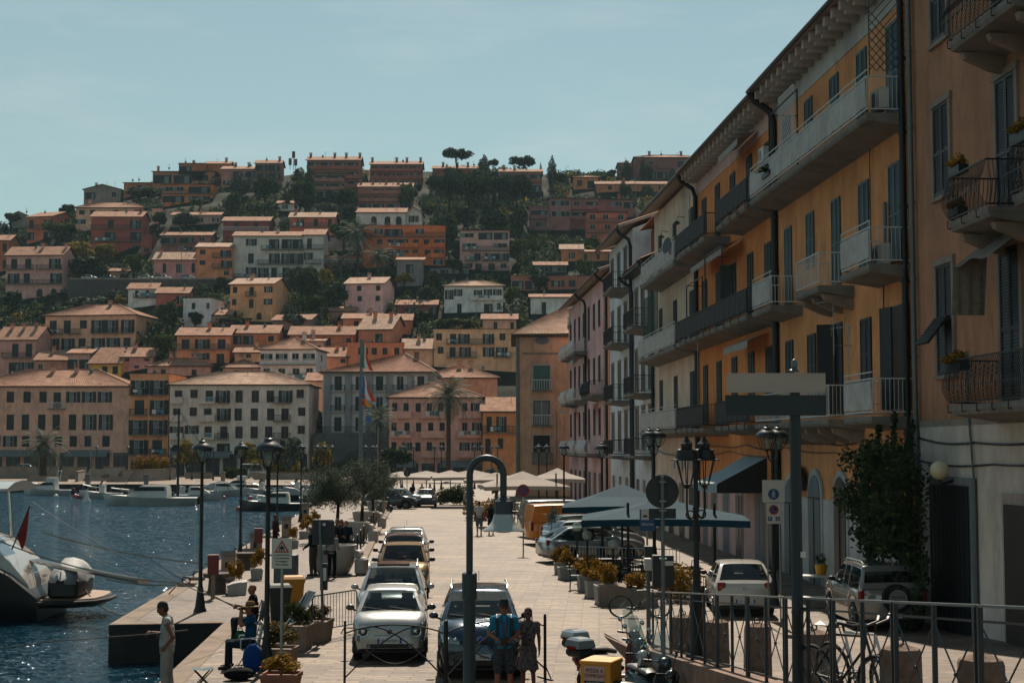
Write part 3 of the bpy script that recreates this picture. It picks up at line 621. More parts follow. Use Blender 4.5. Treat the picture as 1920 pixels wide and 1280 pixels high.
 dict(l='low stone house between the white cube and the cream yellow house',u0=398,u1=432,vt=590,vb=612,wall='8d7a68',roof='gx',rh=1.3,rows=('.w.',),depth=7),
 dict(l='tiny white cottage between the black evergreens',u0=520,u1=560,vt=381,vb=396,wall='b0aaa0',roof='gx',rh=1.1,rows=('.w.w',),depth=6),
 dict(l='plain grey wall block left of the tall hill palm',u0=606,u1=641,vt=447,vb=475,wall='6c6a66',roof='flat',rows=('...',),depth=6),
 dict(l='reddish terraced structure behind the hill palms',u0=608,u1=678,vt=482,vb=506,wall='8a4f3c',roof='flat',rows=('kkkk','kkkk'),bal=((0,0,1,'w'),),depth=6),
 dict(l='low shed with a long grey roof below the pale five storey house',u0=806,u1=878,vt=502,vb=514,wall='77767a',roof='shed',rh=.6,rows=('.k.k',),depth=5),
 dict(l='little ochre porch house above the hill road',u0=206,u1=240,vt=508,vb=522,wall='8d6a48',roof='gx',rh=.9,rows=('.k',),depth=5),
 dict(l='lower brown wing attached right of the red brown house',u0=264,u1=284,vt=442,vb=478,wall='7d4638',roof='flat',rows=('.','w'),depth=6),
]
for h in HS:
    l=h.pop('l'); house(l,'house','house',**h)
# ---------------------------------------------------------------- the row of buildings along the far quay
FR=[
 dict(l='long tan four storey palazzo with regular dark shutters at the far left of the quay',u0=-60,u1=241,vt=725,wall='a58a70',roof='hip',rh=3.2,rows=('wwwwwWooo.','WWWWWWWWO.','wwwwwwwww.','..........'),bal=((0,.495,.6,'w'),),depth=14,ch=(.45,.6),name='palazzo'),
 dict(l='narrow orange quay house with a parapet and eight small balconies',u0=241,u1=314,vt=704,wall='b5814f',roof='flat',rows=('OO','WO','OO','WW','..'),bal=((0,.02,.45),(0,.55,.96),(1,.02,.45),(1,.55,.96),(2,.02,.45),(2,.55,.96),(3,.02,.45),(3,.55,.96)),depth=13,name='apartment_house'),
 dict(l='white quay apartments with brown shutters and a clear wavy tile roof',u0=316,u1=578,vt=722,wall='b0aa9c',roof='hip',rh=2.5,tile=1,sh=M_SHUTB,rows=('WwDOWWWDw','WwDDWDWDw','WoDDWDWDw','aaakaakaa','..........'),bal=((0,.01,.1,'s'),(0,.22,.33,'s'),(0,.35,.43),(0,.75,.87),(1,.01,.1,'s'),(1,.22,.33,'s'),(1,.35,.43),(1,.75,.87),(2,.01,.1,'s'),(2,.22,.33,'s'),(2,.35,.43),(2,.75,.87)),depth=13,name='apartment_house'),
 dict(l='peach house glimpsed between the white and the grey quay buildings',u0=574,u1=612,vt=713,wall='bf8d68',roof='gx',rh=1.5,rows=('p.','..','p.','..'),bal=((1,0,1,'w'),),depth=8,Y=270,name='house'),
 dict(l='pink quay apartments with striped balcony fronts beside the palm',u0=729,u1=904,Y=238,vt=746,wall='b98a74',roof='hip',rh=2.8,rows=('WWwWW.WO','WKwWW.WO','WwwWW.ow','........'),bal=((0,.01,.24,'s'),(0,.35,.6,'s'),(0,.74,.99,'s'),(1,.01,.24,'s'),(1,.35,.6,'s'),(1,.74,.99,'s'),(2,.01,.24,'s'),(2,.35,.6,'s'),(2,.74,.99,'s')),depth=13,name='apartment_house'),
 dict(l='orange quay house with an awning right of the pink apartments',u0=905,u1=972,vt=770,wall='b6783f',roof='gx',rh=2.2,rows=('WO.','Ww.','...'),bal=((0,0,1),),depth=11,name='apartment_house',Y=234),
 dict(l='beige house under a red hip roof with chimneys behind the pink apartments',u0=785,u1=932,vt=709,wall='b0855f',roof='hip',rh=2.4,rows=('......','......'),depth=12,Y=272,ch=(.5,.65),name='house'),
]
M_SHOP=mat('shop_front','#1a2226',.35,var=.4,vs=1)
M_AWN=mat('awning_grey','#6c7577',.8,var=.2,vs=3)
front=[]
for h in FR:
    l=h.pop('l'); nm=h.pop('name'); Y=h.pop('Y',250)
    h['rows']=tuple(r.replace('K','W') for r in h['rows'])
    T=house(l,'building',nm,h.pop('u0'),h.pop('u1'),h.pop('vt'),885,Y=Y,zb=0 if Y<=250 else 3,base=.4,**h); front.append(T)
def shops(T,W,n,h=3.3,awn=()):
    m=MB()
    for k in range(n):
        x0=W*k/n+W/n*.1; x1=W*(k+1)/n-W/n*.1
        m.box(x0,x1,-.03,0,0,h-.5,0); m.box(x0,x1,-.06,-.03,h-.9,h-.8,1); m.box((x0+x1)/2-.04,(x0+x1)/2+.04,-.06,-.03,0,h-.9,1)
    m.build('shop_front',[M_SHOP,M_GREY],T)
    for a,b in awn:
        q=MB(); q.add([(a*W,-.08,h),(b*W,-.08,h),(b*W,-2.2,h-.8),(a*W,-2.2,h-.8),(a*W,-2.2,h-1.15),(b*W,-2.2,h-1.15),(a*W,-2.24,h-.78),(b*W,-2.24,h-.78)],[(0,1,2,3),(3,2,5,4)])
        q.build('awning',M_AWN,T)
Wd=lambda a,b,Y=250:(b-a)/F*Y
shops(front[0],Wd(-60,241),9,4.2,((.2,.47),(.62,.88)))
shops(front[1],Wd(241,314),2,3.0)
shops(front[2],Wd(316,578),8,4.0,((.02,.45),(.5,.97)))
shops(front[4],Wd(729,904,238),6,2.6,((.1,.3),(.55,.9)))
# grey building with pilasters
def pilaster_house():
    Y=254; x0=XU(605,Y); W=XU(812,Y)-x0; H=P(605,697,Y).z; zt=P(605,812,Y).z
    T=thing('town_hall','grey building with tall pilasters, white bays and a broad brown hip roof','building',(x0,Y,0))
    gw=plaster('707476'); wb=plaster('a2a6a9'); m=MB()
    m.box(0,W,0,16,zt,H,0); m.box(-1.2,W+.3,-2.5,16,-.4,zt-.02,3)
    for k in range(6):
        x=.3+(W-1.2)*k/5; m.box(x,x+1.15,-.35,0,zt,H-.1,1)
    m.box(-.2,W+.2,-.5,0,H-.5,H-.05,1)
    for k in range(3):
        a=XU(650,Y)-x0+k*5.2; m.prism([(a,0),(a+3.4,0)]+[(a+1.7+1.7*math.cos(t),2.6+1.4*math.sin(t)) for t in [math.pi*i/8 for i in range(9)]],-2.53,-2.45,'y',2)
    m.build('wall',[wb,gw,M_SHOP,plaster('4c5052')],T)
    fh=(H-zt)/3
    for i in range(3):
        for k in range(5):
            x=.3+1.15+(W-1.2)*k/5; w2=(W-1.2)/5-1.15; c=x+w2/2
            obj('window',win_mesh('p' if (i+k)%2 else 'W',1.2,2.4,M_SHUT),T,(c,0,H-fh*(i+1)+.35))
            if i<2: balcony(T,x+.02,x+w2-.02,H-fh*(i+1)+.25,.9,M_FRAME)
    balcony(T,.1,W-.2,zt+.1,1.2)
    r=MB(); rh=P(605,664,Y+8).z-H
    a,b,c,d=(-.7,-.9,H),(W+.7,-.9,H),(W+.7,17,H),(-.7,17,H); p,q=(W*.72-1,8,H+rh),(W*.72,8,H+rh)
    corr(r,a,b,q,p); corr(r,b,c,q,q); corr(r,c,d,p,q); corr(r,d,a,p,p); r.box(-.7,W+.7,-.9,17,H-.2,H-.03,1)
    r.tube([Vector(b),Vector(q)+Vector((0,0,.1))],.16,5,2)
    rf=r.build('roof',[M_TILE[2],M_RIM,M_TILE[1]],T); 
    c=MB(); c.box(-.4,.4,-.4,.4,-.6,1.0); c.box(-.5,.5,-.5,.5,1.0,1.15); c.build('chimney',M_TILE[2],rf,loc=(W*.83,6,H+rh*.75))
pilaster_house()
# end house standing across the street, sunlit to the right of the flagpole row
def end_house():
    Y=143.0; x0=XU(968,Y); W=XU(1068,Y)-x0; H=P(968,627,Y).z
    T=thing('end_house','weathered brown house end with an oval window and three tall openings','building',(x0,Y,0))
    wl=plaster('a08a68',.4,.35); m=MB(); pk=P(1060,588,Y).z
    m.box(0,W+2,0,14,-.3,H); m.box(-.04,.3,-.05,0,0,H-.1,1)
    m.box(.6,W,-.06,0,P(968,664,Y).z,P(968,661,Y).z,1)
    m.build('wall',[wl,M_STONE],T)
    r=MB(); corr(r,(-.5,-.5,H),(W+3,-.5,H+.1),(W+3,7,H+3.1),(W-.4,7,H+3.1),.3,.07); corr(r,(-.5,14,H),(-.5,-.5,H),(W-.4,7,H+3.1),(W-.4,7.1,H+3.1),.3,.07)
    r.box(-.5,W+3,-.5,14,H-.25,H-.08,1); r.tube([(-.5,-.5,H),(W-.4,7,H+3.2)],.12,5,0); r.build('roof',[M_TILE[1],M_RIM],T)
    m=MB(); n=20; cx=XU(1017,Y)-x0; cz=P(0,638,Y).z; a=.68; b=.38
    m.prism([(cx+a*math.cos(2*math.pi*k/n),cz+b*math.sin(2*math.pi*k/n)) for k in range(n)],-.05,-.0,'y',0); m.build('oval_window',[plaster('5b6468')],T)
    gm=mat('roller_green','#3e6a62',.6,var=.2,vs=3)
    for (va,vb_,kind) in ((685,731,'roller'),(751,797,'door'),(816,866,'dark')):
        xa=XU(1000,Y)-x0; xb=XU(1031,Y)-x0; za=P(0,vb_,Y).z; zb=P(0,va,Y).z
        m=MB(); m.box(xa,xb,-.04,0,za,zb,0); m.box(xa-.07,xa,-.08,0,za,zb+.1,1); m.box(xb,xb+.07,-.08,0,za,zb+.1,1); m.box(xa,xb,-.08,0,zb,zb+.1,1)
        if kind=='door': m.box((xa+xb)/2-.04,(xa+xb)/2+.04,-.06,-.04,za,zb,1); m.box(xa+.1,xb-.1,-.05,-.041,za+.1,zb-.1,2)
        if kind=='roller':
            for k in range(12): z=za+(zb-za)*k/12; m.box(xa,xb,-.055,-.04,z,z+.05,0)
        w_=m.build('window',[gm if kind=='roller' else M_PANE,M_FRAME,M_CURT],T)
        balcony(T,xa-.15,xb+.2,za,.5,M_SLAB,'white' if kind!='dark' else 'white',kind=='dark')
    m=MB(); m.tube([(.2,-.12,H-.2),(.2,-.12,.2)],.07,6); m.tube([(.75*W,-.1,8),(.75*W,-.1,.2)],.04,5); m.build('downpipe',M_GREY,T)
end_house()
# ---------------------------------------------------------------- far plaza: walls, steps, hedges, benches
def wall_thing(label,pts,h,th=.4,z=0,mt=None,cop=True,name='low_wall'):
    T=MB()
    for i in range(len(pts)-1):
        a=Vector((*pts[i],0)); b=Vector((*pts[i+1],0)); d=(b-a).normalized(); n_=Vector((-d.y,d.x,0))*th/2
        for (o,z0,z1,mi) in (((1),z-.1,z+h,0),((1.15),z+h,z+h+.12,1)):
            if mi==1 and not cop: continue
            q=[a-n_*o,b-n_*o,b+n_*o,a+n_*o]
            T.add([(p.x,p.y,z0) for p in q]+[(p.x,p.y,z1) for p in q],[(0,3,2,1),(4,5,6,7),(0,1,5,4),(1,2,6,5),(2,3,7,6),(3,0,4,7)],mi)
    return T.build(name,[mt or M_CONC,M_COPE],label=label,cat='wall')
def gp(u,v,z=0): p=G(u,v,z); return (p.x,p.y)
def up(u,Y): return (XU(u,Y),Y)
wall_thing('long pale retaining wall with a planter edge at the far left quay',[up(-60,222),up(112,222)],1.7)
wall_thing('pale retaining wall block left of the harbour steps',[up(120,219),up(165,219)],1.7)
wall_thing('pale wall block with a round sign right of the harbour steps',[up(197,219),up(236,219)],1.7)
wall_thing('curved pale planter wall ending right of the yellow hedge',[up(236,203),up(270,204),up(300,209),up(330,216)],1.5)
wall_thing('low kerb like wall in front of the left palm',[up(55,204),up(130,204)],.6)
wall_thing('low seat wall by the quay steps',[up(203,200),up(240,200)],.6)
wall_thing('low plaza seat wall behind the right hand boats',[up(350,222),up(400,222)],.8)
wall_thing('long low white kerb wall across the lawn',[up(478,215),up(600,215)],.9)
m=MB()
for k in range(8): m.box(0,4.4,k*.45,8*.45,k*.2-.1,(k+1)*.2)
m.build('quay_steps',M_CONC,loc=(*up(158,205),0),label='short flight of pale steps between the two retaining walls',cat='steps')
wall_thing('slanting cheek wall left of the quay steps',[up(147,202),up(160,212)],1.3)
# bollards on the far quay
for k,(u,v) in enumerate(((164,908),(274,909),(493,905),(418,902))):
    p=G(u,v); m=MB(); m.lathe([(.42,0),(.42,.1),(.3,.16),(.3,1.1),(.4,1.2),(.4,1.3)],12)
    m.build('mooring_post',M_CONC,loc=p,smooth=40,label=['stone mooring post on the far quay near the steps','stone mooring post on the far quay in front of the curved wall','stone mooring post on the far quay right of the yellow bushes','stone mooring post behind the white cruisers'][k],cat='mooring post')
# ---------------------------------------------------------------- foliage
rng=np.random.default_rng(5)
def leaves(n,cen,rad,size,name,mt,aspect=.7,up=0.0,shell=.6):
    """n leaf quads spread over blobs: cen (k,3), rad (k,3)"""
    k=len(cen); w=(rad.prod(1))**(2/3); w=w/w.sum(); bi=rng.choice(k,n,p=w)
    d=rng.normal(size=(n,3)); d/=np.linalg.norm(d,axis=1)[:,None]
    r=(shell+(1-shell)*rng.random(n))[:,None]
    c=cen[bi]+d*rad[bi]*r
    a=rng.normal(size=(n,3)); a[:,2]+=up; a/=np.linalg.norm(a,axis=1)[:,None]
    b=np.cross(a,rng.normal(size=(n,3))); b/=np.linalg.norm(b,axis=1)[:,None]
    s=size*(.6+.8*rng.random(n))[:,None]; a=a*s*.5; b=b*s*.5*aspect
    v=np.stack([c-a,c+b*.9-a*.1,c+a,c-b*.9+a*.1],1).reshape(-1,3)
    return qmesh(v,name,mt)
def qmesh(v,name,mt):
    me=bpy.data.meshes.new(name); n=len(v)//4
    me.vertices.add(len(v)); me.vertices.foreach_set('co',v.astype(np.float32).ravel())
    me.loops.add(len(v)); me.loops.foreach_set('vertex_index',np.arange(len(v),dtype=np.int32))
    me.polygons.add(n); me.polygons.foreach_set('loop_start',np.arange(0,len(v),4,dtype=np.int32)); 
    me.materials.append(mt); me.update(calc_edges=True); me.validate(); return me
L_DARK=leafmat('leaf_dark','#1c2e24','#3d4d2e','#636b38')
L_GREY=leafmat('leaf_olive','#35403a','#5f6858','#868b78')
L_YEL=leafmat('leaf_yellow','#454820','#94802c','#c49c3a')
L_GRN=leafmat('leaf_green','#27381a','#566230','#85843a')
L_PINE=leafmat('leaf_pine','#1c2c20','#33462a','#5a663a')
M_BARK=mat('bark','#2e241c',.95,var=.5,vs=4,bump=.6,bs=9)
M_PBARK=mat('palm_bark','#4a3a2b',.95,var=.5,vs=5,bump=1,bs=12)
def trunk_mb(h,r,lean=0,br=3,spread=1.0,sd=0):
    rr=random.Random(sd); m=MB(); top=Vector((lean,0,h))
    m.tube([(0,0,-.3),(lean*.2,.03,h*.3),(lean*.5,-.04,h*.65),top],[r*1.2,r,r*.8,r*.5],7)
    for k in range(br):
        a=2*math.pi*k/br+rr.random(); s=h*(.55+.2*rr.random()); p=Vector((lean*.45,0,s))
        e=p+Vector((math.cos(a)*spread,math.sin(a)*spread,spread*1.0)); mid=p.lerp(e,.5)+Vector((0,0,.12*spread)); m.tube([p,mid,e],[r*.55,r*.35,r*.15],5)
    return m
def blobs(n,rx,rz,br,seed,flat=1.0):
    g=np.random.default_rng(seed); d=g.normal(size=(n,3)); d/=np.linalg.norm(d,axis=1)[:,None]; q=g.random(n)**.45
    c=d*q[:,None]*np.array([rx,rx,rz]); r=np.repeat((br*(.6+.7*g.random(n)))[:,None],3,1); r[:,2]*=flat; return c,r
def tree_proto(kind,sd):
    """unit tree: height 1, crown width about 1. returns (trunk mesh, crown mesh)"""
    if kind in 'DGYN':
        c,r=blobs(16,.33,.26,.17,sd); c[:,2]+=.62
        cm=leaves(3000,c,r,.1,'crown',{'D':L_DARK,'G':L_GREY,'Y':L_YEL,'N':L_GRN}[kind],shell=.35)
        tm=trunk_mb(.5,.035,.04,4,.22,sd)
    elif kind=='B':   # low bush
        c,r=blobs(14,.38,.3,.2,sd); c[:,2]=np.abs(c[:,2])*1.1+.18
        cm=leaves(2000,c,r,.1,'crown',L_DARK,shell=.35); tm=trunk_mb(.3,.03,.02,3,.2,sd)
    elif kind=='C':   # cypress, width .3
        n=22; z=np.linspace(.08,.97,n); rr=.15*np.sin(np.clip(z*1.15+.12,0,1.15)*2.2)**.7*(1-z**4)+.015
        c=np.stack([rng.normal(0,.01,n),rng.normal(0,.01,n),z],1); r=np.stack([rr,rr,np.full(n,.07)],1)
        cm=leaves(2200,c,r,.05,'crown',L_DARK,.4,up=1.5,shell=.6); tm=trunk_mb(.3,.02,0,0,.1,sd)
    elif kind=='K':   # cedar / pointed conifer, width .6
        n=40; g=np.random.default_rng(sd); z=g.random(n)**.8*.85+.12; a=g.random(n)*6.3; q=.27*(1-z)**.8+.01
        c=np.stack([np.cos(a)*q,np.sin(a)*q,z],1); r=np.stack([.09*(1.1-z),.09*(1.1-z),np.full(n,.035)],1)
        cm=leaves(2600,c,r,.06,'crown',L_PINE,.5,shell=.2); tm=trunk_mb(.8,.025,0,0,.1,sd)
    elif kind=='U':   # umbrella pine, width 1
        c,r=blobs(34,.42,.09,.14,sd,.7); c[:,2]+=.84-.25*(c[:,0]**2+c[:,1]**2)
        cm=leaves(4200,c,r,.06,'crown',L_PINE,.7,up=.6,shell=.3); tm=trunk_mb(.86,.028,.05,6,.28,sd)
    return tm.mesh('trunk',M_BARK,smooth=60),cm
TP={}
def tree(kind,label,loc,h,w=None,var=0,name='tree',cat='tree',group=None,rz=None):
    w=w or h
    if (kind,var) not in TP: TP[(kind,var)]=tree_proto(kind,31*var+ord(kind[0]))
    tm,cm=TP[(kind,var)]
    rz=rz if rz is not None else (loc[0]*7.3+loc[1])%6.28
    T=obj(name,None,None,loc,(0,0,rz),label,cat,group); 
    T.scale=(w,w,h); obj('trunk',tm,T); obj('crown',cm,T); return T
def frond(m,base,az,el,L_,droop,n=9,wd=.22,mi=0,rib=.012):
    pts=[]; p=Vector(base); e=el
    for i in range(n+1):
        pts.append(p.copy()); p=p+Vector((math.cos(az)*math.cos(e),math.sin(az)*math.cos(e),math.sin(e)))*(L_/n); e-=droop/n
    sd=Vector((-math.sin(az),math.cos(az),0))
    m.tube(pts,[rib*(1-.8*i/n) for i in range(n+1)],3,mi)
    for i in range(1,n*3):
        t=i/(n*3); k=min(n-1,int(t*n)); q=pts[k].lerp(pts[k+1],t*n-k); d=(pts[k+1]-pts[k]).normalized()
        lw=wd*math.sin(math.pi*min(1,t*.9+.12))**.6
        for s in (-1,1):
            e2=q+sd*s*lw+d*lw*.7-Vector((0,0,lw*.35)); m.add([q-d*.012*L_,q+d*.012*L_,e2],[(0,1,2)],mi)
def palm(label,loc,h,cr,name='palm_tree',dens=34,sd=1,lmat=None,tr=.22,pool=None):
    rr=random.Random(sd); T=thing(name,label,'palm',loc); m=MB(); tz=h
    m.tube([(0,0,-.3),(.03*h*.3,0,h*.4),(0,0,tz-.3)],[tr*1.25,tr,tr*.95],9); m.sph((0,0,tz-.2),(tr*1.7,tr*1.7,tr*2.2),9)
    for k in range(int(h*2.2)): z=.2+k*.45; m.lathe([(tr*1.02,0),(tr*1.12,.06),(tr*1.0,.1)],9,(0.0,0,min(z,tz-.4)))
    m.build('trunk',M_PBARK,T,smooth=50)
    c=MB()
    for k in range(dens):
        az=k*2.399+rr.random()*.3; q=k/dens; el=R(78-115*q+rr.random()*8); frond(c,(0,0,tz),az,el,cr*(.85+.25*rr.random()),R(60+50*rr.random()),wd=cr*.16,rib=.03)
    c.build('crown',lmat or L_GREY,T); return T
# ---------------------------------------------------------------- trees one can tell apart on the hill: kind,u,v_base,w_px,h_px,label
HT=[
 ('U',857,332,62,56,'umbrella pine with a broken crown, tallest on the skyline'),('C',907,332,26,44,'dark rounded cypress right of the tallest skyline pine'),('U',925,335,26,38,'small umbrella pine beside the dark rounded cypress'),
 ('U',980,345,56,54,'flat topped umbrella pine alone on the skyline'),('C',1014,325,5,30,'thinnest cypress on the skyline'),('C',1035,352,22,62,'tall cypress on the skyline left of the ochre loggia villa'),
 ('D',1052,352,30,28,'round bush at the foot of the tall skyline cypress'),('K',1085,334,22,20,'small fir left of the loggia villa'),('D',1110,332,36,16,'row of bushes behind the ochre loggia villa'),('D',1148,332,26,20,'bush left of the brown skyline apartments'),
 ('C',1175,342,24,44,'wide cypress in front of the brown skyline apartments, leftmost'),('C',1205,342,12,50,'slim cypress in front of the brown skyline apartments'),('C',1215,342,22,36,'cypress in front of the brown skyline balcony'),('C',1260,345,20,32,'cypress near the right street roof'),
 ('C',1168,368,16,30,'short cypress in front of the long low row house'),('C',1180,368,12,22,'smallest cypress beside the low row house'),('C',1218,378,22,34,'cypress touching the street roof line'),('C',1206,376,14,28,'grey cypress left of the street roof line'),
 ('D',499,312,48,30,'round dark pine behind the skyline terrace block'),('D',388,306,60,20,'low round pine behind the ridge houses'),
 ('C',578,395,26,88,'tall dark cedar in front of the skyline terrace blocks'),('K',558,385,44,70,'feathery cedar left of the tall dark cedar'),('D',497,392,56,66,'broad black evergreen left of the cedars'),('D',572,405,66,72,'thick black evergreen mass under the cedars'),
 ('N',538,395,26,36,'pale green tree between the black evergreens'),('D',650,400,50,50,'dark tree right of the stepped brick wing'),('G',622,385,30,30,'grey green tree below the stepped brick wing'),('D',683,382,26,52,'dark tree between the two brick wings'),
 ('N',765,395,50,52,'tall green tree right of the terraced brick block'),('N',850,345,40,36,'bushy pine at the left end of the ridge wood'),('U',840,440,80,120,'big umbrella pine at the left of the pine wood'),('U',880,445,84,124,'big umbrella pine, second in the pine wood'),('U',925,440,86,118,'big umbrella pine in the middle of the pine wood'),('U',965,436,84,108,'big umbrella pine at the right of the pine wood'),('U',905,380,80,60,'pine crown rising at the back of the wood'),('U',940,385,60,50,'second pine crown at the back of the wood'),('D',975,460,50,70,'dark tree under the right edge of the pine wood'),('D',835,480,60,90,'black thicket tree right of the orange apartments'),('D',870,440,60,60,'undergrowth tree below the pines, left'),('D',925,450,70,55,'undergrowth tree below the pines, right'),('C',820,460,30,70,'dark conifer behind the orange apartments'),
 ('N',972,490,40,50,'green tree left of the ochre striped bungalow'),('N',1000,480,34,36,'yellow green tree above the glazed low house'),('N',1110,470,30,26,'bush above the long ochre bungalow'),('N',1095,520,36,40,'green tree in front of the long ochre bungalow'),
 ('Y',150,512,90,62,'wide yellowish tree behind the pink double house'),('N',110,460,70,44,'green tree in front of the brown gable house'),('D',165,535,100,60,'dark tree under the wide yellowish tree'),('Y',200,500,60,46,'yellow shrub tree below the red brown house'),('N',252,520,40,48,'round green tree left of the long pink house'),('D',205,545,36,30,'dark bush above the white cottage'),
 ('D',310,380,40,24,'olive trees left of the orange villa'),('G',260,375,70,30,'grey olive grove below the skyline villa'),('D',128,398,46,32,'dark slope bush below the skyline, far left'),('N',20,425,50,30,'bushes at the far left skyline'),
 ('G',350,430,60,34,'grey bushes beneath the low pinkish bungalow'),('D',300,430,40,36,'dark bush right of the red brown house'),('N',375,395,50,22,'garden bushes under the orange villa'),('G',455,380,50,56,'olive tree right of the orange villa'),('D',440,400,40,40,'dark shrub above the dark red house'),
 ('G',220,575,46,34,'grey shrub left of the white cottage'),('G',165,585,90,34,'long grey hedge tree above the cream building'),('Y',228,582,34,30,'yellow bush above the cream building'),('D',95,590,40,40,'dark round tree above the cream building'),('Y',32,615,30,30,'yellow bush at the left edge'),('D',25,590,60,50,'dark trees at the left edge'),('G',15,620,44,30,'grey bush at the left edge'),
 ('D',312,640,54,80,'dark olive between cream building and white cube'),('N',305,672,50,50,'green tree right of the cream building'),('D',365,615,40,30,'dark bush in front of the white cube'),('D',412,548,36,32,'bush left of the cream yellow house'),('G',445,615,70,24,'hedge in front of the cream yellow house'),
 ('D',575,570,70,70,'large dark tree right of the cream yellow house'),('Y',605,560,44,60,'yellow green tree beside the pale pink cube'),('N',590,590,50,40,'green bush left of the pale pink cube'),('D',630,590,60,60,'dark tree behind the pale pink cube'),('G',545,612,30,44,'grey tree right of the cream yellow house'),('D',610,605,26,30,'small dark round tree above the peach house'),('G',555,620,60,34,'grey bushes above the whitish apartments'),
 ('Y',758,540,44,28,'golden dome shaped tree right of the pale pink cube'),('D',812,560,46,56,'dark grey tree left of the white hip villa'),('D',800,575,50,40,'dark bushes between pink cube and white villa'),('D',850,515,40,34,'dark bush above the white hip villa'),('D',695,580,60,18,'hedge under the pale pink cube'),('D',780,610,60,30,'dark hedge below the dark red house'),('N',850,620,90,24,'garden shrubs below the white hip villa'),('N',960,580,40,50,'shrub right of the white hip villa'),('D',1010,545,60,30,'bushes above the white cottage'),('N',975,620,50,24,'bushes left of the brown end house roof'),
 ('D',725,500,40,30,'dark bush among the hill palms'),('G',560,540,60,40,'olive trees right of the large white apartments'),('D',640,470,60,60,'dark trees between white apartments and hill palm'),('G',610,410,50,34,'grey tree above the terracotta cottage'),('D',655,420,50,34,'dark tree left of the arched villa'),('D',800,610,40,30,'dark bush above the cream yellow apartments'),
]
for i,(k,u,vb,wp,hp,lb) in enumerate(HT):
    Y=hillhit(u,vb); p=P(u,vb,Y); s=Y/F; z=gz(p.x,Y)
    nm={'U':'pine_tree','C':'cypress','K':'cedar','Y':'tree','N':'tree','D':'tree','G':'olive_tree'}[k]
    hh=hp*s; ww=wp*s
    if k=='C': ww=wp*s/.32
    if k=='K': ww=wp*s/.6
    tree(k,lb,(p.x,Y,z-.2),hh,ww,var=i%3,name=nm)
for (u,vb,vt,c,lb,sd) in ((670,512,440,6.5,'tall date palm left of the orange apartments on the hill',3),(708,530,482,5.5,'bushy palm in front of the orange apartments',4),(640,520,492,4.5,'small drooping palm below the tall hill palm',5)):
    Y=hillhit(u,vb); p=P(u,vb,Y); palm(lb,p,P(u,vt,Y).z-p.z,c,sd=sd,dens=40,lmat=L_GREY,tr=.35)
# ---------------------------------------------------------------- scrub that covers the hillside
RECT=[(h['u0']-2,h['u1']+14,h['vt']-10,h['vb']) for h in HS]
def scrub():
    n=9500; cs=[];rs=[]
    g=np.random.default_rng(11)
    while len(cs)<n:
        y=258+(g.random()**.8)*232; x=(g.random()*2.1-1.05)*.42*y - .02*y
        if x>.22*y: continue
        z=gz(x,y); r=.8+1.7*g.random()**2
        u=960+F*x/y; v=HOR-(z+r*1.3-CAMZ)/y*F
        bad=False
        for (a,b,c,d) in RECT:
            if a-6<u<b+6 and c<v<d+1: bad=True;break
        if bad and g.random()<.97: continue
        if v>680 and -60<u<1100: continue
        cs.append((x,y,z+r*.35)); rs.append((r,r,r*.85))
    return np.array(cs),np.array(rs)
c,r=scrub(); k=len(c)//4
idx=np.random.default_rng(3).permutation(len(c))
for j,(mt,lb,fr) in enumerate(((L_DARK,'dark evergreen scrub covering the hillside between the houses',(0,.5)),(L_GRN,'mid green scrub covering the hillside between the houses',(.5,.8)),(L_YEL,'yellowish scrub scattered over the hillside',(.8,.87)),(L_GREY,'grey olive scrub scattered over the hillside',(.87,1)))):
    ii=idx[int(len(c)*fr[0]):int(len(c)*fr[1])]
    me=leaves(len(ii)*34,c[ii],r[ii],.8,'scrub',mt,shell=.5); obj('scrub',me,label=lb,cat='scrub',kind='stuff')
# ---------------------------------------------------------------- road wall, street cars far up, poles
Yw=hillhit(300,549); zw=gz(XU(300,Yw),Yw)
m=MB(); xa,xb=XU(124,Yw),XU(640,Yw)
m.box(xa,xb,Yw-.3,Yw+.3,zw-3,P(0,524,Yw).z,0); m.box(xa,xb,Yw-.4,Yw+.4,P(0,524,Yw).z,P(0,521.5,Yw).z,1); m.build('retaining_wall',[M_CONCD,M_CONC],label='long dark stone retaining wall carrying the hill road',cat='wall')
def pole(label,u,vb,vt,Y=None,r=.09,cat='pole'):
    Y=Y or hillhit(u,vb); p=P(u,vb,Y); h=P(u,vt,Y).z-p.z; m=MB(); m.cyl((0,0,-.5),(0,0,h),r,r*.7,6); m.cyl((0,0,h),(.9,-.3,h+.15),r*.5,r*.5,5); m.sph((.9,-.3,h+.1),(.25,.15,.1),6)
    m.build('street_light_pole',M_GREY,loc=p,label=label,cat=cat)
for a in (('slim street light on the hill road left of the cottages',162,535,462),('slim street light in front of the long pink house',339,548,468),('slim street light by the white apartments',540,525,464),('slim street light at the mauve apartments',1025,445,402),('thin lamp pole at the skyline right of the cypress',1061,335,313),('thin lamp pole in front of the hip villa',925,610,575),('slim street light over the orange ridge villa',435,378,342),('thin pole beside the tall skyline cypress',1036,355,322),('slim street light in front of the white hip villa',893,612,570)):
    pole(a[0],a[1],a[2],a[3])
m=MB(); 
for (x,z0,z1) in ((-.9,0,3.2),(.2,0,5.5),(.9,0,3.0)):
    m.cyl((x,0,-.5),(x,0,z1),.1,.1,6); m.box(x-.5,x+.5,-.15,.15,z1-2.2,z1)
p=P(549,325,484); m.build('phone_mast',M_CONCD,loc=(p.x,484,gz(p.x,484)+3.5),label='telephone mast with panel antennas on the skyline',cat='mast')
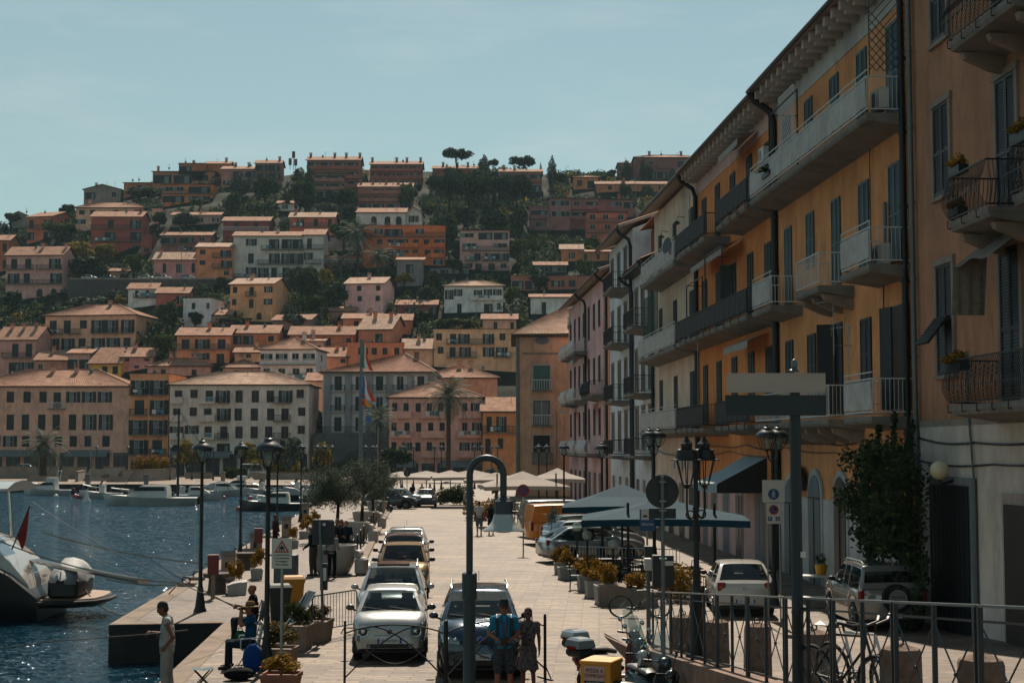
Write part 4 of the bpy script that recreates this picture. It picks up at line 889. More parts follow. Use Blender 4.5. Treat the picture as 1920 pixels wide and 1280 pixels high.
# ---------------------------------------------------------------- the street houses on the right (facade plane X = 11.8 - .0571 Y)
SA=math.atan(.0571); RZ=-math.pi/2+SA
def YW(u,off=11.8): return off*F/(u-800)
def fx(Y,off=13.4): return off-.0571*Y
KD=1.136; OFF=13.4
def Z(z): return z*.978 if z<4 else 4.65+(z-4.65)*KD
class Bld:
    def __init__(s,label,Yf,Yn,H,col,name='town_house',setb=0.0,depth=12,mats=()):
        Yf*=KD; Yn*=KD; H=Z(H); s.Yf=Yf; s.Yn=Yn; s.H=H; s.off=OFF+setb; s.W=(Yf-Yn)/math.cos(SA)
        s.T=thing(name,label,'building',(fx(Yf,s.off),Yf,0),RZ); s.M=plaster(col,.35,.3); s.col=col; s.depth=depth
        s.w=MB(); s.w.box(0,s.W,0,depth,-.3,H,0); s.extra=[M_STONE]+list(mats)
    def x(s,Y): return (s.Yf-Y*KD)/math.cos(SA)
    def finish(s): s.w.build('wall',[s.M]+s.extra,s.T)
    def roof(s,ov=1.0,rh=2.2,z=None,raft=True,mi=0):
        z=z or s.H; r=MB(); W=s.W
        corr(r,(-.1,-ov,z+.18),(W+.1,-ov,z+.18),(W+.1,s.depth/2,z+rh+.3),(-.1,s.depth/2,z+rh+.3),.3,.06)
        corr(r,(W+.1,s.depth+.5,z+.1),(-.1,s.depth+.5,z+.1),(-.1,s.depth/2,z+rh+.3),(W+.1,s.depth/2,z+rh+.3),.3,.06)
        r.prism([(-ov,z+.02),(s.depth/2,z+rh+.12),(s.depth+.5,z),(s.depth+.5,z+.08),(s.depth/2,z+rh+.27),(-ov,z+.14)],-.1,W+.1,'x',1)
        r.prism([(0,z-.02),(s.depth/2,z+rh),(s.depth,z-.02)],.01,W-.01,'x',3)
        rf=r.build('roof',[M_TILE[mi],plaster('8f8b84'),M_IRON,s.M],s.T)
        if raft:
            n=int(W/.9); q=MB(); q.box(0,.24,-ov+.12,0,-.3,.0); q.box(.02,.22,-ov+.3,0,-.42,-.3); me=q.mesh('rafter',plaster('8f8b84'))
            for k in range(n): obj('rafter',me,rf,(.3+k*.9,0,z))
        g=MB(); g.tube([(-.1,-ov-.06,z+.08),(W+.1,-ov-.06,z+.08)],.085,8); g.build('gutter',M_IRON,rf,smooth=50)
    def pipe(s,Y,r=.09,z1=None,mt=None):
        x=s.x(Y); z1=Z(z1) if z1 else s.H-.2; m=MB(); m.tube([(x,-1.0,z1+.15),(x,-.8,z1-.15),(x,-.25,z1-.5),(x,-.13,z1-.9),(x,-.13,.05)],r,8)
        z=.8
        while z<z1-1: m.lathe([(r*1.35,0),(r*1.35,.06)],8,(x,-.13,z)); z+=2.1
        m.build('downpipe',mt or M_IRON,s.T,smooth=50)
    def win(s,Y,z,h,w=1.0,kind='w',mt=None,frame=False,name='window'):
        x=s.x(Y); mt=mt or M_SHUT; T=s.T; m=MB(); h=Z(z+h)-Z(z); z=Z(z); w*=1.08
        m.box(-w/2,w/2,-.008,.0,0,h,1)
        if frame: 
            for a,b in ((-w/2-.16,-w/2),(w/2,w/2+.16)): m.box(a,b,-.07,0,-.02,h,2)
            m.box(-w/2-.2,w/2+.2,-.09,0,h,h+.17,2); m.box(-w/2-.2,w/2+.2,-.1,0,-.12,-.02,2)
        else: m.box(-w/2-.05,w/2+.05,-.06,0,-.06,0,2)
        wo=m.build(name,[mt,M_PANE,M_STONE],T,loc=(x,0,z))
        def leaf(x0,x1):
            q=MB(); q.box(0,.06,-.035,.0,0,h); q.box(x1-x0-.06,x1-x0,-.035,0,0,h); q.box(.06,x1-x0-.06,-.034,-.001,0,.1); q.box(.06,x1-x0-.06,-.034,-.001,h-.08,h); q.box(.06,x1-x0-.06,-.034,-.001,h*.45,h*.45+.08)
            k=.1
            while k<h-.1:
                if not(h*.43<k<h*.45+.08): q.add([(.06,-.03,k),(x1-x0-.06,-.03,k),(x1-x0-.06,-.006,k+.05),(.06,-.006,k+.05)],[(0,1,2,3)])
                k+=.075
            q.box(.06,x1-x0-.06,-.008,-.004,.1,h-.08)
            return q
        if kind=='w':
            for a,b in ((-w/2,-.01),(.01,w/2)): leaf(a,b).build('shutter',mt,wo,loc=(a,-.02,0))
        elif kind=='half':      # one leaf swung open
            leaf(.01,w/2).build('shutter',mt,wo,loc=(.01,-.02,0)); leaf(-w/2,-.01).build('shutter',mt,wo,loc=(-w/2,-.03,0),rot=(0,0,R(-112)))
        elif kind=='open':
            leaf(-w/2,-.01).build('shutter',mt,wo,loc=(-w/2,-.03,0),rot=(0,0,R(-160))); leaf(.01,w/2).build('shutter',mt,wo,loc=(w/2+.0,-.02,0),rot=(0,0,R(-14)))
        return wo
    def balc(s,Yf,Yn,z,pr=1.05,style='bars',th=.26,h=1.0,corbel=False,white=True,endpanel=False):
        x0,x1=s.x(Yf),s.x(Yn); z=Z(z); pr*=1.1; h*=1.04; m=MB(); m.box(x0,x1,-pr,0,z-.12,z,0)
        m.prism([(-pr,z-.12),(0,z-.12),(0,z-th-.1),(-pr+.05,z-th*.75)],x0+.01,x1-.01,'x',0)
        if corbel:
            n=max(2,int((x1-x0)/1.3)+1)
            for k in range(n):
                x=x0+.15+(x1-x0-.5)*k/(n-1); m.prism([(-pr*.85,z-th-.02),(0,z-th-.02),(0,z-th-.5),(-pr*.3,z-th-.42),(-pr*.8,z-th-.16)],x,x+.22,'x',1)
        bo=m.build('balcony',[M_SLAB,M_STONE],s.T)
        m=MB(); mt=M_IRONW if white else M_IRON
        if style=='belly':
            def prof(t):   # t 0..1 up ; outward bulge
                return .22*math.sin(math.pi*min(1,t*1.15))**1.0*(1-t)**.35+.02
            n=int((x1-x0)/.1)
            for k in range(n+1):
                x=x0+.04+(x1-x0-.08)*k/n; m.tube([(x,-pr-prof(t),z+.06+t*(h-.08)) for t in (0,.12,.28,.5,.75,1)],.009,4)
            n2=int(pr/.1)
            for k in range(n2):
                y=-pr+.03+pr*k/n2
                for xs_,sg in ((x0+.03,-1),(x1-.03,1)): m.tube([(xs_+sg*prof(t)*.8,y,z+.06+t*(h-.08)) for t in (0,.12,.28,.5,.75,1)],.009,4)
            for zz in (z+.06,z+h): 
                m.bar((x0,-pr-.02,zz),(x1,-pr-.02,zz),.03,.035); m.bar((x0,-pr,zz),(x0,0,zz),.03,.035); m.bar((x1,-pr,zz),(x1,0,zz),.03,.035)
            m.bar((x0,-pr-.19,z+.42),(x1,-pr-.19,z+.42),.02,.02)
            k=x0
            while k<x1: m.tube([(k+.05,-pr-.06,z+.02),(k+.05,-pr-.06,z-.16),(k+.05,-pr+.1,z-.16)],.016,4); k+=.9
        else:
            tw=.035
            for zz in (z+h,z+.12):
                m.bar((x0+.02,-pr+.04,zz),(x1-.02,-pr+.04,zz),tw,tw); m.bar((x0+.03,-pr+.04,zz),(x0+.03,0,zz),tw,tw); m.bar((x1-.03,-pr+.04,zz),(x1-.03,0,zz),tw,tw)
            sp=.12 if style in('bars','fabric') else .09
            n=int((x1-x0)/sp)
            for k in range(n+1):
                x=x0+.03+(x1-x0-.06)*k/n; m.cyl((x,-pr+.04,z+.12),(x,-pr+.04,z+h),.008 if k%8 else .016,n=5)
            n=max(3,int(pr/sp))
            for xs_ in (x0+.03,x1-.03):
                for k in range(n): y=-pr+.04+(pr-.06)*k/n; m.cyl((xs_,y,z+.12),(xs_,y,z+h),.008 if k else .018,n=5)
            if style=='orn':
                n=int((x1-x0)/.28)
                for k in range(n):
                    x=x0+.17+k*.28
                    m.torus((x,-pr+.04,z+.68),.09,.008,'y',10,4); m.torus((x,-pr+.04,z+.40),.09,.008,'y',10,4)
                    m.bar((x-.1,-pr+.04,z+.14),(x+.1,-pr+.04,z+.95),.014,.014); m.bar((x+.1,-pr+.04,z+.14),(x-.1,-pr+.04,z+.95),.014,.014)
                k=x0+.2
                while k<x1: m.tube([(k,-pr+.02,z+.12),(k,-pr-.06,z+.05),(k,-pr-.06,z-.17),(k,-pr+.06,z-.17)],.018,4); k+=1.5
        ro=m.build('railing',mt,bo)
        if style in ('fabric','orn'):
            m=MB(); n=int((x1-x0)/.35)+1; zt=z+h-.07
            fm=mat('balcony_fabric','#b9b7b2',.85,var=.25,vs=2,streak=.2) if style=='fabric' else mat('balcony_screen_dark','#0b1012',.8,var=.4,vs=6)
            pts=[]
            for k in range(n+1):
                x=x0+.03+(x1-x0-.06)*k/n; o=.015*math.sin(k*2.1); pts+= [(x,-pr+.0-o,z+.18+.012*math.sin(k*1.7)),(x,-pr+.0+o,zt)]
            m.add(pts,[(2*k,2*k+2,2*k+3,2*k+1) for k in range(n)])
            m.build('privacy_screen',fm,bo)
            if style=='fabric':
                q=MB(); q.bar((x0,-pr+.04,z+h+.18),(x1,-pr+.04,z+h+.18),.03,.03)
                for k in range(int((x1-x0)/1.4)+1): q.cyl((x0+.03+k*1.4,-pr+.04,z+h),(x0+.03+k*1.4,-pr+.04,z+h+.18),.015,n=5)
                q.build('handrail',M_IRONW,bo)
        return bo
def louv(*a,**k): pass
# --- B1 orange near
b1=Bld('bright orange house with a long white fabric balcony under the eaves',50,36.2,16.6,'c47e42',mats=[plaster('9d9c98',.3,.3)])
b1.w.box(.02,b1.W-.02,-.05,0,-.3,2.9,2); b1.w.box(.02,b1.W-.02,-.03,0,Z(15.7),b1.H,2)
Y1=[48.4,45.6,42.7,39.95,37.3]
ML=mat('shutter_teal','#3b5358',.55,var=.2,vs=3)
for k,Y in enumerate(Y1):
    b1.win(Y,13.0 if k>=3 else 13.9,2.4 if k>=3 else 1.5,.95,'w',ML)
    b1.win(Y,(9.35 if k in(0,2,3,4) else 10.2),(2.45 if k in(0,2,3,4) else 1.65),.95,'w',ML)
    b1.win(Y,(5.6 if k in (2,4) else 6.3),(2.6 if k in (2,4) else 1.8),1.0,('w','w','half','w','open')[k],M_SHUT)
b1.balc(49.6,36.3,12.85,style='fabric'); b1.balc(38.8,36.25,9.1,style='fabric'); b1.balc(43.6,41,9.1,style='bars',corbel=True); b1.balc(49.4,46.7,9.1,style='fabric')
b1.balc(38.7,36.25,5.4,style='fabric'); b1.balc(43.5,40.2,5.4,style='bars',corbel=True); b1.balc(49.2,44.6,5.4,style='bars',corbel=True)
b1.pipe(49.9,.14); b1.pipe(36.32,.1)
# lattice screen at the near end of the top balcony
m=MB(); x1=b1.x(36.3)
n=7
for k in range(-n,n+1):
    for s in (-1,1):
        y0=-1.05+ (k*.22); pts=[]
        a=(y0,13.9); b=(y0+s*2.3,16.2)
        # clip to y in [-1.05,0]
        t0=0;t1=1
        for (p,q) in ((-1.05-a[0],b[0]-a[0]),):
            pass
        dx=b[0]-a[0]
        ta=(-1.05-a[0])/dx; tb=(0-a[0])/dx
        t0=max(0,min(ta,tb)); t1=min(1,max(ta,tb))
        if t1-t0>.03: m.bar((x1-.03,a[0]+dx*t0,Z(a[1]+2.3*t0)),(x1-.03,a[0]+dx*t1,Z(a[1]+2.3*t1)),.012,.025)
m.bar((x1-.03,-1.03,Z(13.8)),(x1-.03,-1.03,Z(16.3)),.03,.03); m.bar((x1-.03,-1.05,Z(16.25)),(x1-.03,0,Z(16.25)),.03,.03)
m.build('lattice_screen',ML,b1.T)
def lattice(b,Ya,Yb,z0,z1,pr=1.0,mt=None,sp=.22):
    xa,xb=b.x(Ya),b.x(Yb); z0=Z(z0); z1=Z(z1); pr*=1.1; m=MB(); H=z1-z0; k=xa-H
    while k<xb:
        for s in (1,-1):
            a=k if s>0 else k+H; dx=H*s; t0=max(0,min((xa-a)/dx,(xb-a)/dx)); t1=min(1,max((xa-a)/dx,(xb-a)/dx))
            if t1-t0>.02: m.bar((a+dx*t0,-pr,z0+H*t0),(a+dx*t1,-pr,z0+H*t1),.012,.02)
        k+=sp
    m.bar((xa,-pr,z1),(xb,-pr,z1),.03,.03); m.bar((xa,-pr,z0),(xa,-pr,z1),.03,.03); m.bar((xb,-pr,z0),(xb,-pr,z1),.03,.03); m.build('lattice_screen',mt or M_IRONW,b.T)
lattice(b1,46.5,44.6,13.9,15.6,.75)
def arch_door(b,Y,w,zt,mt=None,trim=None):
    x=b.x(Y); m=MB(); n=10; r=w/2
    pr=lambda e:[(x-r-e,0),(x+r+e,0)]+[(x+(r+e)*math.cos(math.pi*i/n),zt-r+(r+e)*math.sin(math.pi*i/n)) for i in range(n+1)]
    m.prism(pr(.2),-.10,-.02,'y',0); m.prism(pr(0),-.125,-.08,'y',1); m.box(x-.03,x+.03,-.15,-.12,0,zt-r,2); m.box(x-r,x+r,-.15,-.12,zt-r-.06,zt-r,2)
    m.build('arched_door',[trim or plaster('8f9492'),mt or M_SHOP,M_WOOD],b.T)
arch_door(b1,42.5,1.3,3.7); arch_door(b1,45.3,1.5,3.7,mat('door_pale','#5a6b70',.5,var=.2)); arch_door(b1,48.3,1.7,3.5,mat('door_pale','#5a6b70'))
m=MB(); xx=b1.x(46.9); m.prism([(xx-.9,3.15),(xx+.9,3.15)]+[(xx+.9*math.cos(math.pi*i/10),3.3+.75*math.sin(math.pi*i/10)) for i in range(11)],-.28,-.16,'y',0); m.prism([(xx-.6,3.3),(xx+.6,3.3)]+[(xx+.6*math.cos(math.pi*i/10),3.3+.55*math.sin(math.pi*i/10)) for i in range(11)],-.3,-.27,'y',1)
m.build('shop_sign',[M_BLACK,M_WHITE],b1.T)
# wires and pipes on the wall
def cable(b,pts,r=.018):
    m=MB(); P_=[]
    for (Ya,za),(Yb,zb) in zip(pts[:-1],pts[1:]):
        for k in range(8):
            t=k/8; P_.append((b.x(Ya+(Yb-Ya)*t),-.07-.01*(k%2),Z(za+(zb-za)*t)-.1*math.sin(math.pi*t)))
    P_.append((b.x(pts[-1][0]),-.07,Z(pts[-1][1]))); m.tube(P_,r,5); m.build('wall_cable',M_IRON,b.T)
cable(b1,((49.8,5.0),(44,4.75),(40,4.85),(36.4,4.65)),.03); cable(b1,((49.8,4.7),(43,4.5),(36.4,4.3))); cable(b1,((40.5,4.7),(40.4,3.9),(40.6,1.6)),.022); cable(b1,((39.6,4.6),(39.5,3.2)),.022)
cable(b1,((39.2,12.6),(39.2,9.2)),.015); cable(b1,((38.2,8.8),(38.2,5.6)),.02)
m=MB(); m.box(b1.x(39.75),b1.x(39.35),-.3,-.02,3.0,3.5); m.build('meter_box',M_CONCD,b1.T)
m=MB(); m.cyl((b1.x(37.9),-.1,Z(10.9)),(b1.x(37.9),-.1,Z(9.2)),.06,n=8); m.build('vent_pipe',M_GREY,b1.T)
b1.roof(1.0); b1.finish()
# AC unit on top balcony
def ac(b,Y,z,pr=.35,label=None):
    x=b.x(Y); z=Z(z); m=MB(); m.rbox(x-.42,x+.42,-pr-.3,-pr,z,z+.6,.03); m.torus((x+.425,-pr-.15,z+.3),.0,.0,'x',3,3) if False else None
    o=m.build('air_conditioner',[M_WHITE],b.T)
    q=MB(); q.torus((x-.1,-pr-.305,z+.3),.22,.012,'y',18,4); q.cyl((x-.1,-pr-.31,z+.3),(x-.1,-pr-.3,z+.3),.21,n=16); q.build('fan_grille',M_GREY,o)
ac(b1,36.75,13.0,.45); ac(b1,37.0,9.15,.4); ac(b1,51.6-1.2,14.3,.2)
def antenna(b,Y,z,h=1.6,pr=.5,n=6,mt=None):
    x=b.x(Y); z=Z(z); m=MB(); m.cyl((x,-pr,z),(x,-pr,z+h),.02,n=5); m.bar((x-.9,-pr-.3,z+h),(x+.3,-pr,z+h),.02,.02)
    for k in range(n): t=k/n; xx=x-.8+t*1.1; m.bar((xx,-pr-.3+t*.3-.0,z+h-.25),(xx,-pr-.3+t*.3,z+h+.25),.012,.012)
    m.bar((x,-pr,z+.3),(x,0,z+.3),.02,.02); m.build('antenna',mt or M_STEEL,b.T)
antenna(b1,41.3,7.2,1.7,.6); antenna(b1,38.9,5.5,2.6,.9,3)
# --- B2 darker orange
b2=Bld('deep orange house with long black ornamental balconies and a cafe awning',64.8,50.02,16.5,'b8732f',mats=[plaster('a38f80',.3,.3)])
b2.w.box(.02,b2.W-.02,-.05,0,-.3,3.0,2); b2.w.box(.02,b2.W-.02,-.03,0,Z(15.6),b2.H,2)
for k,Y in enumerate((63,60.1,57.1,54.1,51.3)):
    b2.win(Y,13.0 if k%2 else 13.7,2.3 if k%2 else 1.5,.95); b2.win(Y,9.3 if k%2 else 9.9,2.4 if k%2 else 1.8,.95,'w' if k!=2 else 'half'); b2.win(Y,5.7 if k in(0,1) else 6.3,2.4 if k in (0,1) else 1.8,.95)
b2.balc(55.5,49.9+.15,12.85,style='orn',white=False); b2.balc(64.5,57.8,12.85,style='orn',white=False); b2.balc(64.7,50.3,9.1,style='orn',white=False)
b2.balc(56,50.3,5.4,style='orn',white=False); b2.balc(64.6,58.4,5.4,style='orn',white=False)
for k,(Y,w_) in enumerate(((63.2,.8),(61.2,1.1),(58.8,1.1),(56.3,1.2),(52.8,1.6),(50.9,1.0))):
    x=b2.x(Y); m=MB(); m.box(x-w_/2-.14,x+w_/2+.14,-.09,-.04,0,2.75,0); m.box(x-w_/2,x+w_/2,-.11,-.06,0,2.6,1); m.box(x-.03,x+.03,-.13,-.1,0,2.6,0)
    m.build('shop_door',[plaster('8b8580'),M_SHOP if k%2 else mat('door_pale','#5a6b70')],b2.T)
def curved_awning(b,Ya,Yb,z,pr=1.5,dz=.9,text=None,mt=None,dark=None):
    xa,xb=b.x(Ya),b.x(Yb); m=MB(); n=8
    for k in range(n):
        a=k/n; c=(k+1)/n; f=lambda t:(-pr*t,z-dz*t**1.0*.8-.06*math.sin(t*3))
        (y0,z0),(y1,z1)=f(a),f(c); m.add([(xa,y0,z0),(xb,y0,z0),(xb,y1,z1),(xa,y1,z1)],[(0,1,2,3)])
    y,zz=-pr,z-dz*.8-.008; m.add([(xa,y,zz),(xb,y,zz),(xb,y-.01,zz-.35),(xa,y-.01,zz-.35)],[(0,1,2,3)])
    m.add([(xb,0,z),(xb,-pr,zz),(xb,-pr,zz-.35),(xb,0,zz-.35)],[(0,1,2,3)],1)
    return m.build('awning',[mt or M_AWN,dark or M_BLACK],b.T)
aw=curved_awning(b2,55.8,51.9,4.25,pr=2.0,dz=1.3,mt=mat('awning_blue_grey','#8fa0a8',.8,var=.15)); AWT=aw
# scalloped retractable awnings under balconies
def scallop(b,Ya,Yb,z,pr=.9):
    xa,xb=b.x(Ya),b.x(Yb); z=Z(z); m=MB(); n=14
    m.add([(xa,-.1,z+.35),(xb,-.1,z+.35),(xb,-pr,z),(xa,-pr,z)],[(0,1,2,3)])
    for k in range(n):
        a=xa+(xb-xa)*k/n; c=xa+(xb-xa)*(k+1)/n; m.add([(a,-pr,z),(c,-pr,z),(c,-pr-.01,z-.22),((a+c)/2,-pr-.02,z-.34),(a,-pr-.01,z-.22)],[(0,1,2,3,4)])
    m.build('awning',mat('awning_cream','#9a948a',.8,var=.2,vs=3),b.T)
scallop(b2,55.3,51.2,8.3); scallop(b2,62,55.2,12.1); scallop(b2,56,52.5,15.6)
# clothes line frames
for (b,Ya,Yb,z0,z1) in ((b2,62.6,59.0,9.1,11.4),(b2,58.4,55.0,9.1,12.1),(b1,47.2,43.6,12.9,15.2)):
    z0=Z(z0); z1=Z(z1); m=MB(); xa,xb=b.x(Ya),b.x(Yb); m.tube([(xa,-1.0,z0),(xa,-1.0,z1-.15),(xa+.15,-1.0,z1),(xb,-1.0,z1)],.03,6); m.tube([(xb,-1.0,z0),(xb,-1.0,z1)],.03,6); m.tube([(xa+.1,-1.0,z1),(xa+.1,0,z1)],.02,5)
    m.build('awning_frame',M_IRON,b.T)
antenna(b2,63.6,12.0,4.0,.6,8); antenna(b2,60.6,5.5,4.2,.9,4); antenna(b2,58.6,9.2,3,.95,3)
cable(b2,((64.6,4.9),(60,4.7),(55,4.75),(50.2,4.6)),.025); cable(b2,((64.6,4.4),(58,4.5),(50.2,4.35)),.02)
b2.pipe(64.6,.11); b2.roof(.95); b2.finish()
# --- B3 cream
b3=Bld('cream yellow house with white lattice balcony and wall lamps',77,64.85,16.6,'dca284',mats=[plaster('b0a694',.3,.3)])
b3.w.box(.02,b3.W-.02,-.04,0,-.3,3.2,2)
for k,Y in enumerate((75,70.6,66.2)):
    b3.win(Y,13.0,2.3,.9); b3.win(Y,9.3,2.3,.9); b3.win(Y,5.6,2.4,.9)
b3.balc(75,64.95,12.75,style='fabric'); b3.balc(76.2,64.95,9.05,style='fabric'); b3.balc(75.8,64.95,5.4,style='fabric'); lattice(b3,74.5,70,10.0,12.0,.98,mat('lattice_green','#24483f'))
for Y in (72.6,68.0):
    m=MB(); x=b3.x(Y); zq=Z(14.9); m.tube([(x,0,zq+.3),(x,-.35,zq+.35),(x,-.4,zq+.1)],.02,5); m.lathe([(.02,.12),(.12,.08),(.2,-.03)],10,(x,-.4,zq)); m.sph((x,-.4,zq-.05),.07,8); m.build('wall_lamp',mat('enamel_green','#35472f'),b3.T)
m=MB(); x=b3.x(65.8); m.lathe([(.02,-.08),(.28,-.03),(.42,.06)],18,(0,0,0)); o=m.build('satellite_dish',M_IRON,b3.T,smooth=50,loc=(x,-1.3,Z(13.55)),rot=(R(80),0,R(20))); m=MB(); q=Z(13.5); m.tube([(x,-1.25,q),(x,-1.2,q-.4),(x+.8,-1.1,q-.45)],.025,5); m.build('dish_arm',M_STEEL,b3.T)
for k,Y in enumerate((75.2,72,69,66.4)):
    x=b3.x(Y); m=MB(); m.box(x-.7,x+.7,-.09,-.03,0,2.8,0); m.box(x-.55,x+.55,-.11,-.06,0,2.65,1); m.build('shop_door',[M_STONE,M_SHUTB if k%2 else M_SHOP],b3.T)
ac(b3,66.5,3.6,.05); ac(b3,69.2,3.5,.05)
cable(b3,((76.8,4.6),(72,4.3),(65,4.4)),.03); b3.roof(.8,raft=False); b3.finish()
# --- B4b white lower with loggia, B4a white
b4=Bld('white house with a lower eave and a brick loggia on top',85,77.05,14.3,'b9bcbc',mats=[plaster('8a4a38',.3,.4)])
b4.w.box(1.2,b4.W-.1,1.0,8,b4.H,Z(16.9),2)
for k,Y in enumerate((83.6,81.2,78.6)):
    for z in (11.2,7.8,4.6): b4.win(Y,z,2.2,.95,'w',mat('shutter_taupe','#5d5450',.6,var=.2),frame=True)
    b4.win(Y,0,2.7,1.2,'x',name='door')
for z in (10.95,7.45,4.2): b4.balc(81.3,77.3,z,style='bars',white=False,pr=1.15,th=.2)
q=b4.H; m=MB(); corr(m,(-.2,-.8,q+.15),(b4.W+.1,-.8,q+.15),(b4.W+.1,1.0,q+.9),(-.2,1.0,q+.9),.3,.05,0); m.box(-.2,b4.W+.1,-.8,1,q-.1,q+.06,1); q=Z(16.9)
corr(m,(.8,.3,q),(b4.W+.1,.3,q),(b4.W+.1,6,q+1),(.8,6,q+1),.3,.05,0); m.build('roof',[M_TILE[0],M_IRON],b4.T)
b4.pipe(77.2,.1,14.2); b4.pipe(84.8,.1,14.2); b4.finish()
b5=Bld('tall white house with dark iron balconies and a black gutter',96,85.05,17.2,'b9bcbc',mats=[])
for k,Y in enumerate((94.4,91.2,88.2)):
    for z in (14.2,10.9,7.6,4.5): b5.win(Y,z,2.2,.95,'w',mat('shutter_taupe','#5d5450'),frame=True)
    b5.win(Y,0,2.7,1.3,'x',name='door')
for z in (13.9,10.7,7.35,4.15): b5.balc(90.5,86.2,z,style='bars',white=False,pr=1.15,th=.2)
b5.pipe(85.4,.11); b5.roof(.95,raft=False); b5.finish()
# --- B6 pink
b6=Bld('dusty pink house with white bulging balconies and laundry',124,96.05,16.0,'c0948a',mats=[plaster('c97a58',.2,.15)])
b6.w.box(b6.W-3.2,b6.W-.02,-.05,0,0,b6.H-.1,2)
for k,Y in enumerate((98.5,101.8,105,108.4,111.8,115.2,118.6,122)):
    for z in (12.4,8.6,5.0): b6.win(Y,z+(.5 if k%3 else 0),1.8 if k%3 else 2.4,1.0)
    b6.win(Y,0,2.7,1.6,'x',name='door')
for z in (11.7,8.1,4.2):
    b6.balc(121,116,z,style='belly',white=True,pr=1.0); b6.balc(114.5,109.5,z,style='belly',white=True,pr=1.0)
b6.balc(107,101,4.2,style='belly',white=True); b6.balc(104,98,8.1,style='belly',white=False)
m=MB()
for k in range(7): x=b6.x(113.5)+k*.5; q=Z(14.5); m.add([(x,-1.25,q),(x+.4,-1.25,q),(x+.42,-1.3,q-1-.2*(k%3)),(x+.02,-1.2,q-.9-.15*(k%2))],[(0,1,2,3)],k%2)
m.build('laundry',[M_WHITE,M_SHUT],b6.T)
for (Ya,z) in ((119,7.5),(112,11.0),(106,7.4)): scallop(b6,Ya,Ya-3.4,z,1.3)
b6.pipe(97,.1); b6.pipe(109.9,.1); b6.roof(.8,raft=False); b6.finish()
# --- B0 nearest beige house, mostly out of frame
b0=Bld('dark beige house with bulging black iron balconies at the right edge',36.1,20,17,'8a6a4a',mats=[plaster('a5a294',.35,.3),M_STONE])
b0.w.box(.3,b0.W,-.05,0,-.3,5.22,2); b0.w.box(0,b0.W,-.07,-.045,5.2,5.35,3)
for k,Y in enumerate((33.8,30.0,26.5)):
    b0.win(Y,13.3 if k else 14,2.6 if k else 2.2,1.05,'w',M_BLACK,True); b0.win(Y,9.3 if k else 10.4,2.9 if k else 2.1,1.05,'w',M_BLACK,True); b0.win(Y,5.6 if k else 6.3,3.1 if k else 2.5,1.05,'w',M_BLACK,True)
for (a,c,z) in ((30.5,28.4,9.25),(27.2,24.5,9.25),(30.7,23.5,5.5),(30.3,27,12.95)): b0.balc(a,c,z,style='belly',white=False,pr=1.1,th=.3,corbel=z>6,h=1.0)
b0.pipe(35.7,.07,17,M_GREY)
x=b0.x(29.6); m=MB(); m.box(x-1.0,x+.9,-.14,-.04,0,3.6,0); m.box(x-.75,x+.7,-.2,-.1,0,3.35,1); m.build('door',[plaster('8d867c'),mat('door_brown','#2c2019',.6,var=.3)],b0.T)
x=b0.x(32.2); m=MB(); m.cyl((x+.2,-.12,3.9),(x+.2,-.12,.1),.06,n=8); m.tube([(x+.2,-.12,3.9),(x-.1,-.1,5.4),(x-.1,-.1,7)],.03,5); m.build('downpipe',M_GREY,b0.T)
cable(b0,((35.9,4.9),(32,4.75),(27,4.85)),.03); cable(b0,((35.9,4.35),(31,4.3),(27,4.5)),.025)
# propped-open shutter on first floor
q=MB(); q.box(-.5,.5,-.9,0,-.02,.02)
for k in range(10): q.box(-.48,.48,-.88+k*.088,-.83+k*.088,.02,.05)
x=b0.x(33.3); m=MB(); m.box(x-1.7,x+1.4,-.16,-.04,0,3.9,0); m.box(x-1.5,x+1.2,-.2,-.1,0,3.7,1)
for k in range(9): m.box(x-1.5+.3*k,x-1.47+.3*k,-.215,-.19,0,3.65,1)
m.build('door',[plaster('5d666a'),mat('door_black_blue','#070d12',.6,var=.4,vs=3)],b0.T)
q.build('propped_shutter',M_BLACK,b0.T,loc=(b0.x(33.8),-.1,Z(7.6)),rot=(R(52),0,0))
# striped awning cloth above the balcony door
m=MB(); x=b0.x(30.6); n=10; pts=[]
for k in range(n+1): t=k/n; pts+=[(x+2.2*t,-.15,Z(8.95)),(x+2.2*t,-1.1,Z(8.35)-.05*math.sin(t*9))]
m.add(pts,[(2*k,2*k+2,2*k+3,2*k+1) for k in range(n)],0)
pts=[]
for k in range(7): pts+=[(x+.02*k,-1.1+k*.13,Z(8.35)+k*.07),(x-.03+.03*(k%2),-1.15+k*.13,Z(7.35))]
m.add(pts,[(2*k,2*k+2,2*k+3,2*k+1) for k in range(6)],0); m.build('awning_cloth',mat('awning_stripe','#7b7268',.85,var=.3,vs=6),b0.T)
b0.roof(.9); b0.finish()
# bracket globe lamp
m=MB(); xb=b0.x(33.3); b=thing('wall_globe_lamp','round milky globe lamp on a bracket beside the dark doorway','lamp',(fx(33.2*KD),33.2*KD,3.85),RZ)
m.tube([(0,0,0),(0,-.45,-.12),(0,-.5,0)],.035,6); m.build('bracket',M_IRON,b); m=MB(); m.sph((0,-.5,.22),.24,16,0,10); m.build('globe',mat('milk_glass','#cfc3a4',.35),b,smooth=60)
